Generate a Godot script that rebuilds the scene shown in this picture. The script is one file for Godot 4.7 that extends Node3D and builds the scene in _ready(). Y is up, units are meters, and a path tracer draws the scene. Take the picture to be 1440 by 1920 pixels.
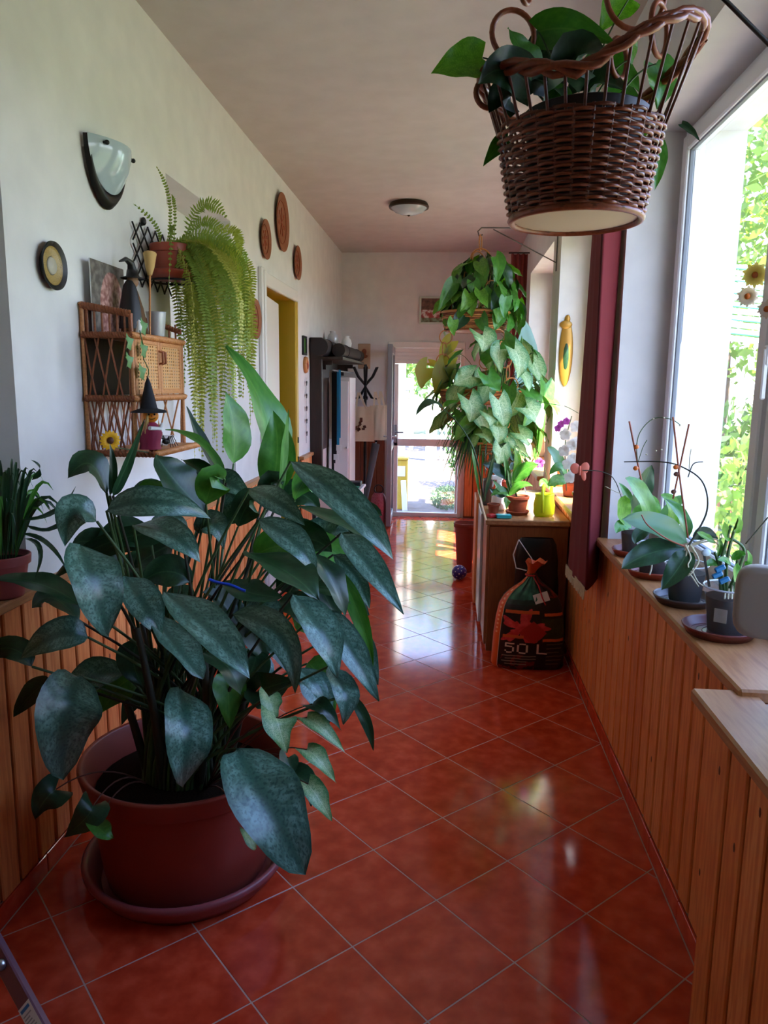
extends Node3D
# A garden-side corridor with plants. x is across the corridor, -z runs along it to the back door.

const CAM := Vector3(0, 1.633, 0)
const FOCAL := 1409.27
const CB := Basis(Vector3(0.9961907, 0.0110866, -0.0864942), Vector3(-0.0253885, 0.9857898, -0.1660538), Vector3(0.0834241, 0.1676172, 0.9823161))
const CEIL := 3.18
const WL := -1.33      # left wall face
const WR := 0.76       # right wall face
const BACK := -9.3

var M := {}
var names := {}
var rng := RandomNumberGenerator.new()

# ---------------------------------------------------------------- points seen from the camera's place
func ray(u: float, v: float) -> Vector3:
	return CB * Vector3((u - 720.0) / FOCAL, (960.0 - v) / FOCAL, -1.0)
func at(u: float, v: float, z: float) -> Vector3:
	var d := ray(u, v)
	return CAM + d * (z / d.z)
func on_x(u: float, v: float, x: float) -> Vector3:
	var d := ray(u, v)
	return CAM + d * (x / d.x)
func on_y(u: float, v: float, y: float) -> Vector3:
	var d := ray(u, v)
	return CAM + d * ((y - CAM.y) / d.y)

# ---------------------------------------------------------------- mesh builder
class MB:
	var v := PackedVector3Array()
	var uv := PackedVector2Array()
	var ix := PackedInt32Array()
	func add(p: Vector3, t := Vector2.ZERO) -> int:
		v.append(p); uv.append(t)
		return v.size() - 1
	func tri(a: int, b: int, c: int) -> void:
		ix.append(a); ix.append(b); ix.append(c)
	func flat(ps: Array) -> void:
		# a convex face, clockwise seen from outside
		var s := v.size()
		for p in ps: add(p, Vector2(p.x + p.z, p.y))
		for k in range(1, ps.size() - 1): tri(s, s + k, s + k + 1)
	func facing(ps: Array, out: Vector3) -> void:
		var n: Vector3 = (ps[2] - ps[0]).cross(ps[1] - ps[0])
		if n.dot(out) < 0.0: ps.reverse()
		flat(ps)
	func box(c: Vector3, s: Vector3, b := Basis.IDENTITY, ch := 0.0) -> MB:
		var h := s * 0.5
		if ch <= 0.0:
			for ax in 3:
				for sg in [-1.0, 1.0]:
					var n := Vector3.ZERO; n[ax] = sg
					var u := Vector3.ZERO; u[(ax + 1) % 3] = 1.0
					var w := Vector3.ZERO; w[(ax + 2) % 3] = 1.0
					facing([c + b * ((n + u + w) * h), c + b * ((n + u - w) * h), c + b * ((n - u - w) * h), c + b * ((n - u + w) * h)], b * n)
			return self
		ch = minf(ch, minf(h.x, minf(h.y, h.z)) * 0.8)
		for ax in 3:
			var a1 := (ax + 1) % 3
			var a2 := (ax + 2) % 3
			for sg in [-1.0, 1.0]:
				var n := Vector3.ZERO; n[ax] = sg
				var q := []
				for e in [[1, 1], [1, -1], [-1, -1], [-1, 1]]:
					var p := Vector3.ZERO
					p[ax] = sg * h[ax]; p[a1] = e[0] * (h[a1] - ch); p[a2] = e[1] * (h[a2] - ch)
					q.append(c + b * p)
				facing(q, b * n)
			for s1 in [-1.0, 1.0]:
				for s2 in [-1.0, 1.0]:
					var q := []
					for e in [[0, 1], [0, -1], [1, -1], [1, 1]]:
						var p := Vector3.ZERO
						p[ax] = e[1] * (h[ax] - ch)
						p[a1] = s1 * (h[a1] - (ch if e[0] == 1 else 0.0))
						p[a2] = s2 * (h[a2] - (0.0 if e[0] == 1 else ch))
						q.append(c + b * p)
					var o := Vector3.ZERO; o[a1] = s1; o[a2] = s2
					facing(q, b * o)
		for sx in [-1.0, 1.0]:
			for sy in [-1.0, 1.0]:
				for sz in [-1.0, 1.0]:
					facing([c + b * Vector3(sx * h.x, sy * (h.y - ch), sz * (h.z - ch)), c + b * Vector3(sx * (h.x - ch), sy * h.y, sz * (h.z - ch)), c + b * Vector3(sx * (h.x - ch), sy * (h.y - ch), sz * h.z)], b * Vector3(sx, sy, sz))
		return self
	func span(a: Vector3, c: Vector3, ch := 0.0) -> MB:
		return box((a + c) * 0.5, (c - a).abs(), Basis.IDENTITY, ch)
	func bar(a: Vector3, c: Vector3, w: float, t: float, up := Vector3.UP, ch := 0.0) -> MB:
		# a straight bar from a to c, w wide (across up), t thick (along up)
		var d := (c - a)
		var y := d.normalized()
		if absf(y.dot(up)) > 0.98: up = Vector3.RIGHT
		var x := y.cross(up).normalized()
		var z := x.cross(y)
		return box((a + c) * 0.5, Vector3(w, d.length(), t), Basis(x, y, z), ch)
	func grid(rows: Array, closed := false) -> MB:
		# rows of points, smooth
		var n: int = rows[0].size()
		var s := v.size()
		for r in rows.size():
			for k in n: add(rows[r][k], Vector2(float(k) / maxf(1, n - 1), float(r) / maxf(1, rows.size() - 1)))
		for r in rows.size() - 1:
			for k in (n if closed else n - 1):
				var a := s + r * n + k
				var b := s + r * n + (k + 1) % n
				tri(a, b, a + n); tri(b, b + n, a + n)
		return self
	func tube(path: Array, r0: float, r1 := -1.0, sides := 6, caps := true) -> MB:
		if r1 < 0.0: r1 = r0
		var rows := []
		var n := path.size()
		var t0: Vector3 = (path[1] - path[0]).normalized()
		var nx := t0.cross(Vector3.UP if absf(t0.y) < 0.9 else Vector3.RIGHT).normalized()
		for k in n:
			var t: Vector3 = (path[mini(k + 1, n - 1)] - path[maxi(k - 1, 0)]).normalized()
			nx = (nx - t * nx.dot(t)).normalized()
			var ny := t.cross(nx)
			var r := lerpf(r0, r1, float(k) / (n - 1))
			var row := PackedVector3Array()
			for q in sides:
				var a := TAU * q / sides
				row.append(path[k] + (nx * cos(a) + ny * sin(a)) * r)
			rows.append(row)
		grid(rows, true)
		if caps:
			for e in [0, n - 1]:
				var s := v.size()
				for p in rows[e]: add(p)
				for q in range(1, sides - 1):
					if e == 0: tri(s, s + q, s + q + 1)
					else: tri(s, s + q + 1, s + q)
		return self
	func ring(c: Vector3, r: float, t: float, nrm: Vector3, segs := 24, sides := 6) -> MB:
		var y := nrm.normalized()
		var x := y.cross(Vector3.UP if absf(y.y) < 0.9 else Vector3.RIGHT).normalized()
		var z := x.cross(y)
		var rows := []
		for k in segs + 1:
			var a := TAU * k / segs
			var d := x * cos(a) + z * sin(a)
			var row := PackedVector3Array()
			for q in sides:
				var b := TAU * q / sides
				row.append(c + d * (r + t * cos(b)) + y * t * sin(b))
			rows.append(row)
		return grid(rows, true)
	func lathe(c: Vector3, prof: Array, segs := 32, b := Basis.IDENTITY, from := 0.0, to := TAU) -> MB:
		# prof: Vector2(radius, height) from bottom outside round; a repeated point makes a sharp edge
		var strip := []
		for k in prof.size():
			strip.append(prof[k])
			if k == prof.size() - 1 or (k + 1 < prof.size() and prof[k] == prof[k + 1]):
				if strip.size() > 1:
					var rows := []
					for p in strip:
						var row := PackedVector3Array()
						for q in segs + 1:
							var a := lerpf(from, to, float(q) / segs)
							row.append(c + b * Vector3(cos(a) * p.x, p.y, sin(a) * p.x))
						rows.append(row)
					grid(rows)
				strip = []
		return self
	func ball(c: Vector3, r: Vector3, n := 8, b := Basis.IDENTITY) -> MB:
		var rows := []
		for k in n + 1:
			var e := PI * k / n - PI / 2
			var row := PackedVector3Array()
			for q in n * 2:
				var a := TAU * q / (n * 2)
				row.append(c + b * (Vector3(cos(a) * cos(e), sin(e), sin(a) * cos(e)) * r))
			rows.append(row)
		return grid(rows, true)
	func prism(poly: PackedVector2Array, y0: float, y1: float, bev: float, place := Transform3D.IDENTITY) -> MB:
		# a convex outline (x, z) as a slab with a bevelled top edge
		var c := Vector2.ZERO
		for p in poly: c += p
		c /= poly.size()
		var top := []; var edge := []; var low := []
		for p in poly:
			var q := p + (c - p).normalized() * bev * 1.3
			top.append(place * Vector3(q.x, y1, q.y)); edge.append(place * Vector3(p.x, y1 - bev, p.y)); low.append(place * Vector3(p.x, y0, p.y))
		var up := place.basis * Vector3.UP
		var cc := place * Vector3(c.x, y0, c.y)
		facing(top.duplicate(), up)
		for k in poly.size():
			var j := (k + 1) % poly.size()
			var o: Vector3 = edge[k] + edge[j] - cc * 2.0
			facing([edge[k], edge[j], top[j], top[k]], o + up * 0.1)
			facing([low[k], low[j], edge[j], edge[k]], o)
		return self
	func mesh(o := Vector3.ZERO) -> ArrayMesh:
		var nn := PackedVector3Array(); nn.resize(v.size())
		for k in range(0, ix.size(), 3):
			var a := v[ix[k]]
			var n := (v[ix[k + 2]] - a).cross(v[ix[k + 1]] - a)
			nn[ix[k]] += n; nn[ix[k + 1]] += n; nn[ix[k + 2]] += n
		var vv := PackedVector3Array(); vv.resize(v.size())
		for k in v.size():
			vv[k] = v[k] - o
			nn[k] = nn[k].normalized() if nn[k].length_squared() > 0.0 else Vector3.UP
		var arr := []; arr.resize(Mesh.ARRAY_MAX)
		arr[Mesh.ARRAY_VERTEX] = vv; arr[Mesh.ARRAY_NORMAL] = nn; arr[Mesh.ARRAY_TEX_UV] = uv; arr[Mesh.ARRAY_INDEX] = ix
		var am := ArrayMesh.new()
		am.add_surface_from_arrays(Mesh.PRIMITIVE_TRIANGLES, arr)
		return am

# ---------------------------------------------------------------- scene tree
func numbered(called: String) -> String:
	if not names.has(called):
		names[called] = 0
		return called
	names[called] += 1
	return "%s_%03d" % [called, names[called]]
func tag(o: Node3D, label: String, category := "", group := "", kind := "") -> Node3D:
	o.set_meta("label", label)
	if category: o.set_meta("category", category)
	if group: o.set_meta("group", group)
	if kind: o.set_meta("kind", kind)
	return o
func thing(called: String, label: String, category: String, pos := Vector3.ZERO, group := "", kind := "") -> Node3D:
	var o := Node3D.new()
	o.name = numbered(called)
	o.position = pos
	add_child(o)
	return tag(o, label, category, group, kind)
func origin(o: Node) -> Vector3:
	var p := Vector3.ZERO
	while o != self:
		p += o.position
		o = o.get_parent()
	return p
func put(b: MB, called: String, m: Material, parent: Node3D) -> MeshInstance3D:
	return inst(b.mesh(origin(parent)), called, m, parent)
func inst(me: Mesh, called: String, m: Material, parent: Node3D, pos := Vector3.ZERO) -> MeshInstance3D:
	var o := MeshInstance3D.new()
	o.mesh = me
	o.name = called
	o.material_override = m
	o.position = pos
	parent.add_child(o, true)
	return o
func one(b: MB, called: String, m: Material, label: String, category: String, pos: Vector3, group := "", kind := "") -> MeshInstance3D:
	var o := MeshInstance3D.new()
	o.mesh = b.mesh(pos)
	o.name = numbered(called)
	o.material_override = m
	o.position = pos
	add_child(o)
	tag(o, label, category, group, kind)
	return o
func structure(called: String, label: String, b: MB, m: Material) -> MeshInstance3D:
	var o := one(b, called, m, label, called.split("_")[0], Vector3.ZERO, "", "structure")
	return o

# ---------------------------------------------------------------- materials
func srgb(r: int, g: int, b: int) -> Color:
	return Color8(r, g, b)
func noise_tex(seed_: int, freq: float, ramp: Array, w := 256, h := 256, oct := 4, kind := FastNoiseLite.TYPE_SIMPLEX_SMOOTH, normal := false, bump := 4.0) -> NoiseTexture2D:
	var n := FastNoiseLite.new()
	n.seed = seed_; n.frequency = freq; n.fractal_octaves = oct; n.noise_type = kind
	var t := NoiseTexture2D.new()
	t.width = w; t.height = h; t.seamless = true; t.noise = n
	if normal:
		t.as_normal_map = true; t.bump_strength = bump
	elif ramp.size() > 0:
		var g := Gradient.new()
		var off := PackedFloat32Array(); var cs := PackedColorArray()
		for e in ramp: off.append(e[0]); cs.append(e[1])
		g.offsets = off; g.colors = cs
		t.color_ramp = g
	return t
func mat(c: Color, rough := 0.6, metal := 0.0) -> StandardMaterial3D:
	var m := StandardMaterial3D.new()
	m.albedo_color = c; m.roughness = rough; m.metallic = metal
	m.cull_mode = BaseMaterial3D.CULL_DISABLED
	return m
func tex_mat(t: Texture2D, rough: float, scale: Vector3, world := true, off := Vector3.ZERO) -> StandardMaterial3D:
	var m := mat(Color.WHITE, rough)
	m.albedo_texture = t
	m.uv1_triplanar = true; m.uv1_world_triplanar = world
	m.uv1_scale = scale; m.uv1_offset = off
	return m
func uv_mat(t: Texture2D, rough: float) -> StandardMaterial3D:
	var m := mat(Color.WHITE, rough)
	m.albedo_texture = t
	return m
func leafy(m: StandardMaterial3D, back: Color) -> StandardMaterial3D:
	m.backlight_enabled = true; m.backlight = back
	return m

# ================================================================ start
func _ready() -> void:
	rng.seed = 71
	# --- camera
	var cam := Camera3D.new()
	cam.name = "camera"
	cam.transform = Transform3D(CB, CAM)
	cam.fov = rad_to_deg(2.0 * atan(960.0 / FOCAL))
	cam.near = 0.05; cam.far = 200.0
	add_child(cam)
	# --- sky, exposure
	var sm := ProceduralSkyMaterial.new()
	sm.sky_top_color = Color(0.50, 0.63, 0.88)
	sm.sky_horizon_color = Color(0.88, 0.92, 0.97)
	sm.ground_bottom_color = Color(0.35, 0.36, 0.30)
	sm.ground_horizon_color = Color(0.75, 0.78, 0.76)
	sm.energy_multiplier = SKY_ENERGY
	var sky := Sky.new()
	sky.sky_material = sm
	var env := Environment.new()
	env.background_mode = Environment.BG_SKY
	env.sky = sky
	env.ambient_light_source = Environment.AMBIENT_SOURCE_DISABLED
	env.tonemap_mode = Environment.TONE_MAPPER_LINEAR
	env.tonemap_exposure = EXPOSURE
	env.sdfgi_enabled = true; env.ssao_enabled = true; env.ssil_enabled = true
	var we := WorldEnvironment.new()
	we.name = "world_environment"
	we.environment = env
	add_child(we)
	# --- sun
	var sun := DirectionalLight3D.new()
	sun.name = "sun"
	sun.light_energy = SUN_ENERGY
	sun.light_color = Color(1.0, 0.96, 0.9)
	sun.light_angular_distance = 0.6
	sun.shadow_enabled = true
	sun.basis = Basis.looking_at(SUN_DIR, Vector3.UP)
	add_child(sun)
	materials()
	room()
	outside()
	windows()
	objects()

const SKY_ENERGY := 4.2
const EXPOSURE := 3.05
const SUN_ENERGY := 7.5
const SUN_DIR := Vector3(-0.42, -0.86, -0.35)

func materials() -> void:
	M.wall = tex_mat(noise_tex(3, 0.02, [[0.0, srgb(214, 213, 211)], [1.0, srgb(226, 225, 222)]]), 0.9, Vector3(0.8, 0.8, 0.8))
	M.ceiling = tex_mat(noise_tex(4, 0.02, [[0.0, srgb(188, 182, 178)], [1.0, srgb(198, 192, 188)]]), 0.95, Vector3(0.8, 0.8, 0.8))
	M.outer_wall = mat(srgb(220, 221, 222), 0.85)
	M.grout = mat(srgb(196, 160, 144), 0.8)
	M.tiles = []
	for k in 4:
		var t := noise_tex(20 + k, 0.018, [[0.0, srgb(180, 54, 30)], [0.5, srgb(202, 68, 40)], [1.0, srgb(222, 88, 56)]], 256, 256, 4)
		var m := tex_mat(t, 0.1, Vector3(2.1, 2.1, 2.1), true, Vector3(k * 0.37, 0, k * 0.61))
		M.tiles.append(m)
	M.pine = []
	for k in 4:
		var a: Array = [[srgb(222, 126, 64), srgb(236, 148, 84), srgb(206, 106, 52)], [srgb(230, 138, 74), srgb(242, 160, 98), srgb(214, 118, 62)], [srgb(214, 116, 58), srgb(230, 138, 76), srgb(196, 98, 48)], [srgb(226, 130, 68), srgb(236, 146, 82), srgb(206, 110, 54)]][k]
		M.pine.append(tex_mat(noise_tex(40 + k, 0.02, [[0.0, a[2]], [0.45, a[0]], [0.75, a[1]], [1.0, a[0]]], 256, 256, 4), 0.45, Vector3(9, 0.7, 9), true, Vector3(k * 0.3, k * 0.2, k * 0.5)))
	M.knot = mat(srgb(96, 38, 18), 0.5)
	M.sill = tex_mat(noise_tex(50, 0.02, [[0.0, srgb(158, 100, 58)], [0.5, srgb(186, 130, 82)], [1.0, srgb(170, 112, 66)]], 256, 256, 4), 0.38, Vector3(8, 8, 0.8))
	M.darkwood = tex_mat(noise_tex(51, 0.02, [[0.0, srgb(34, 22, 18)], [1.0, srgb(56, 38, 30)]]), 0.5, Vector3(6, 0.8, 6))
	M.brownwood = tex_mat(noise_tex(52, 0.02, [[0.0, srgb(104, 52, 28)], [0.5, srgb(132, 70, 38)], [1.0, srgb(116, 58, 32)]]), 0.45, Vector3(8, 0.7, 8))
	M.groovewood = mat(srgb(96, 44, 22), 0.6)
	M.pvc = mat(srgb(236, 239, 244), 0.35)
	M.gasket = mat(srgb(132, 138, 146), 0.6)
	M.white_paint = mat(srgb(228, 224, 218), 0.4)
	M.yellow_paint = mat(srgb(196, 160, 22), 0.45)
	M.alu = mat(srgb(150, 152, 158), 0.35, 0.6)
	M.steel = mat(srgb(190, 190, 192), 0.3, 0.9)
	M.black = mat(srgb(20, 19, 20), 0.5)
	M.blackmetal = mat(srgb(26, 24, 24), 0.4, 0.3)
	M.white = mat(srgb(238, 238, 236), 0.5)
	var g := mat(Color(0.9, 0.95, 0.95, 0.06), 0.0)
	g.transparency = BaseMaterial3D.TRANSPARENCY_ALPHA
	g.roughness = 0.0
	M.glass = g
	M.terracotta = tex_mat(noise_tex(60, 0.03, [[0.0, srgb(150, 70, 44)], [1.0, srgb(174, 88, 58)]]), 0.7, Vector3(4, 4, 4))
	M.plastic_terracotta = mat(srgb(146, 58, 44), 0.42)
	M.soil = tex_mat(noise_tex(61, 0.08, [[0.0, srgb(22, 15, 11)], [1.0, srgb(52, 37, 27)]]), 0.95, Vector3(6, 6, 6))
	M.soil.metallic_specular = 0.1

func room() -> void:
	# ---- floor: a grout bed with single tiles laid on the diagonal
	var fl := structure("floor", "floor of glossy rust-red tiles laid diagonally with pale grout", MB.new().span(Vector3(-1.7, -0.12, BACK - 0.1), Vector3(0.8, -0.0009, 1.6)), M.grout)
	var T := 0.333
	var ang := deg_to_rad(43.2126)
	var d := Vector2(cos(ang), -sin(ang)); var e := Vector2(-sin(ang), -cos(ang))
	var o := Vector2(-0.24448, -1.9534)
	var area := PackedVector2Array([Vector2(-1.302, BACK + 0.03), Vector2(0.737, BACK + 0.03), Vector2(0.737, 1.2), Vector2(-1.302, 1.2)])
	var g := 0.0023
	var full := MB.new()
	for a in range(-18, 32):
		for b in range(-18, 32):
			var c := o + d * T * a + e * T * b
			if c.x < -2.0 or c.x > 1.6 or c.y > 1.6 or c.y < BACK - 0.5: continue
			var q := PackedVector2Array([c + (d + e) * g, c + d * (T - g) + e * g, c + (d + e) * (T - g), c + d * g + e * (T - g)])
			for poly in Geometry2D.intersect_polygons(q, area):
				if poly.size() < 3: continue
				var tb := MB.new().prism(poly, -0.004, 0.0, 0.0006)
				put(tb, "tile", M.tiles[rng.randi() % 4], fl)
	# ---- ceiling
	structure("ceiling", "pale off-white plaster ceiling", MB.new().span(Vector3(-1.95, CEIL, BACK - 0.25), Vector3(1.25, CEIL + 0.2, 1.7)), M.ceiling)
	# ---- left wall with a shallow niche, a doorway and a set-back stretch near the camera
	var wl := MB.new()
	var XO := -1.85
	wl.span(Vector3(XO, 0, -3.57), Vector3(WL, CEIL, -2.23))
	wl.span(Vector3(XO, 0, -4.61), Vector3(WL, 0.95, -3.57))
	wl.span(Vector3(XO, 0.95, -4.61), Vector3(WL - 0.22, 2.58, -3.57))
	wl.span(Vector3(XO, 2.58, -4.61), Vector3(WL, CEIL, -3.57))
	wl.span(Vector3(XO, 0, -5.32), Vector3(WL, CEIL, -4.61))
	wl.span(Vector3(XO, 2.33, -6.46), Vector3(WL, CEIL, -5.32))
	wl.span(Vector3(XO, 0, BACK - 0.2), Vector3(WL, CEIL, -6.46))
	wl.span(Vector3(XO, 0, -2.23), Vector3(-1.64, CEIL, 1.6))
	structure("wall_left", "white plastered long wall with hangings, a niche and a doorway", wl, M.wall)
	structure("wall_side", "wall of the room beyond the ochre doorway", MB.new().span(Vector3(-2.6, 0, -7.0), Vector3(-2.5, CEIL, -4.8)).span(Vector3(-2.5, 0, -7.0), Vector3(XO, CEIL, -6.9)).span(Vector3(-2.5, 0, -4.9), Vector3(XO, CEIL, -4.8)).span(Vector3(-2.5, 2.6, -7), Vector3(XO, 2.7, -4.8)).span(Vector3(-2.5, -0.12, -7), Vector3(-1.7, -0.003, -4.8)), M.wall)
	# ---- right wall: breast below the sills, piers, lintel
	var wr := MB.new()
	var RO := 1.24
	wr.span(Vector3(WR, 0, BACK - 0.2), Vector3(RO, 0.89, 1.6))
	wr.span(Vector3(WR, 2.72, BACK - 0.2), Vector3(RO, CEIL, 1.6))
	for z in [[BACK - 0.2, -7.75], [-6.05, -5.65], [-3.95, -3.56], [-1.3, 1.6]]:
		wr.span(Vector3(WR, 0.89, z[0]), Vector3(RO, 2.72, z[1]))
	structure("wall_right", "white window wall with plain piers between the windows", wr, M.wall)
	structure("wall_near", "white wall behind the viewer", MB.new().span(Vector3(-1.85, 0, 1.5), Vector3(1.24, CEIL, 1.7)), M.wall)
	# ---- back wall round the garden door
	var wb := MB.new()
	wb.span(Vector3(WL, 0, BACK - 0.2), Vector3(-0.74, CEIL, BACK))
	wb.span(Vector3(0.17, 0, BACK - 0.2), Vector3(WR, CEIL, BACK))
	wb.span(Vector3(-0.74, 2.13, BACK - 0.2), Vector3(0.17, CEIL, BACK))
	structure("wall_back", "grey-white end wall above the garden door", wb, M.wall)
	# ---- wainscot planks
	var t1 := structure("trim_1", "orange pine plank wainscot under the windows", MB.new().span(Vector3(0.7585, 0.06, BACK + 0.02), Vector3(0.7615, 0.888, -1.76)), M.groovewood)
	planks(t1, Vector3(0.753, 0.075, BACK + 0.03), Vector3(0.753, 0.075, -1.77), 0.812, Vector3(-1, 0, 0))
	var t2 := structure("trim_2", "orange pine plank wainscot along the plain long wall", MB.new().span(Vector3(-1.6, 0.06, 1.3), Vector3(-1.318, 0.955, -2.23)).span(Vector3(-1.331, 0.06, -2.23), Vector3(-1.318, 0.955, -5.2)).span(Vector3(-1.331, 0.06, -6.62), Vector3(-1.318, 0.955, -7.12)), M.groovewood)
	planks(t2, Vector3(-1.311, 0.075, 0.6), Vector3(-1.311, 0.075, -5.2), 0.875, Vector3(1, 0, 0))
	planks(t2, Vector3(-1.311, 0.075, -6.62), Vector3(-1.311, 0.075, -7.12), 0.875, Vector3(1, 0, 0))
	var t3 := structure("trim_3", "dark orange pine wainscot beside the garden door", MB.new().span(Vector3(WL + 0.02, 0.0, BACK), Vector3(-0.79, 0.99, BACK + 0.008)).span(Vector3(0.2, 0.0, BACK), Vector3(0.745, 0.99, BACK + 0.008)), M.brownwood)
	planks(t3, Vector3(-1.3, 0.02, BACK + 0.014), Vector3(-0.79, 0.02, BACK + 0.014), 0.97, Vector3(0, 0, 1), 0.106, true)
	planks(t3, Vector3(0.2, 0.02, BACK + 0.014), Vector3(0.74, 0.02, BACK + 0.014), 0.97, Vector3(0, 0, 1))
	# left ledge boards
	structure("trim_4", "narrow wooden ledge capping the wainscot", MB.new().span(Vector3(-1.66, 0.955, -2.235), Vector3(-1.285, 0.985, 1.3), 0.005).span(Vector3(-1.335, 0.955, -5.22), Vector3(-1.285, 0.985, -2.235), 0.005).span(Vector3(-1.335, 0.955, -7.12), Vector3(-1.285, 0.985, -6.62), 0.005), M.sill)
	# ---- skirting tiles
	for s in [[0.745, "baseboard_right", BACK + 0.03, -1.75, -1.0], [-1.309, "baseboard_left", -5.3, 0.6, 1.0], [-1.309, "baseboard_side", -9.2, -6.5, 1.0]]:
		var bb := structure(s[1], "skirting of rust-red tiles along the floor", MB.new().span(Vector3(s[0] - 0.004 * s[4], 0, s[2]), Vector3(s[0] - 0.012 * s[4], 0.068, s[3])), M.grout)
		var z: float = s[2] + 0.12
		var tm := MB.new().box(Vector3.ZERO, Vector3(0.01, 0.07, 0.329), Basis.IDENTITY, 0.002).mesh()
		while z < s[3] - 0.17:
			inst(tm, "tile", M.tiles[rng.randi() % 4], bb, Vector3(s[0], 0.036, z + 0.165))
			z += 0.333
	# ---- the boxed-in pier cladding beside the camera
	var bx := thing("plank_cladding_box", "orange pine plank box built against the window wall nearest the viewer", "cladding", Vector3(0.66, 0, -1.2))
	put(MB.new().span(Vector3(0.672, 0.0, -1.755), Vector3(0.75, 0.875, 1.2)), "body", M.groovewood, bx)
	planks(bx, Vector3(0.664, 0.0, 0.2), Vector3(0.664, 0.0, -1.77), 0.875, Vector3(-1, 0, 0), 0.112)
	var led := one(MB.new().span(Vector3(0.605, 0.877, -1.80), Vector3(0.755, 0.91, 0.4), 0.006), "ledge_board", M.sill, "pale wooden board capping the plank box nearest the viewer", "board", Vector3(0.8, 0.877, -0.7))

func planks(parent: Node3D, a: Vector3, b: Vector3, h: float, out: Vector3, pitch := 0.106, dark := false) -> void:
	# tongue-and-groove boards side by side from a to b, each a bevelled board with a recessed joint
	var n := int(round(a.distance_to(b) / pitch))
	var step := (b - a) / n
	var w := step.length()
	var along := step.normalized()
	var bas := Basis(along, Vector3.UP, along.cross(Vector3.UP))
	var me := MB.new().box(Vector3.ZERO, Vector3(w - 0.014, h, 0.014), bas, 0.004).mesh()
	for k in n:
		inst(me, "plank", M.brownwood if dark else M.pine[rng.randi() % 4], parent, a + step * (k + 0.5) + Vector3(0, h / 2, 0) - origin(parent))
	# a few knots
	for k in n:
		if rng.randf() < 0.55:
			var c := a + step * (k + rng.randf_range(0.25, 0.75)) + Vector3(0, rng.randf_range(0.05, h - 0.05), 0) + out * 0.0066
			put(MB.new().ball(c, Vector3(0.0012, 0.013, 0.007) if absf(out.x) > 0.5 else Vector3(0.007, 0.013, 0.0012), 4), "knot", M.knot, parent)

func frame_rect(b: MB, x: float, dx: float, z0: float, z1: float, y0: float, y1: float, w: float) -> void:
	b.span(Vector3(x, y0, z0), Vector3(x + dx, y1, z0 + w), 0.006)
	b.span(Vector3(x, y0, z1 - w), Vector3(x + dx, y1, z1), 0.006)
	b.span(Vector3(x, y1 - w, z0 + w), Vector3(x + dx, y1, z1 - w), 0.006)
	b.span(Vector3(x, y0, z0 + w), Vector3(x + dx, y0 + w, z1 - w), 0.006)

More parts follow.
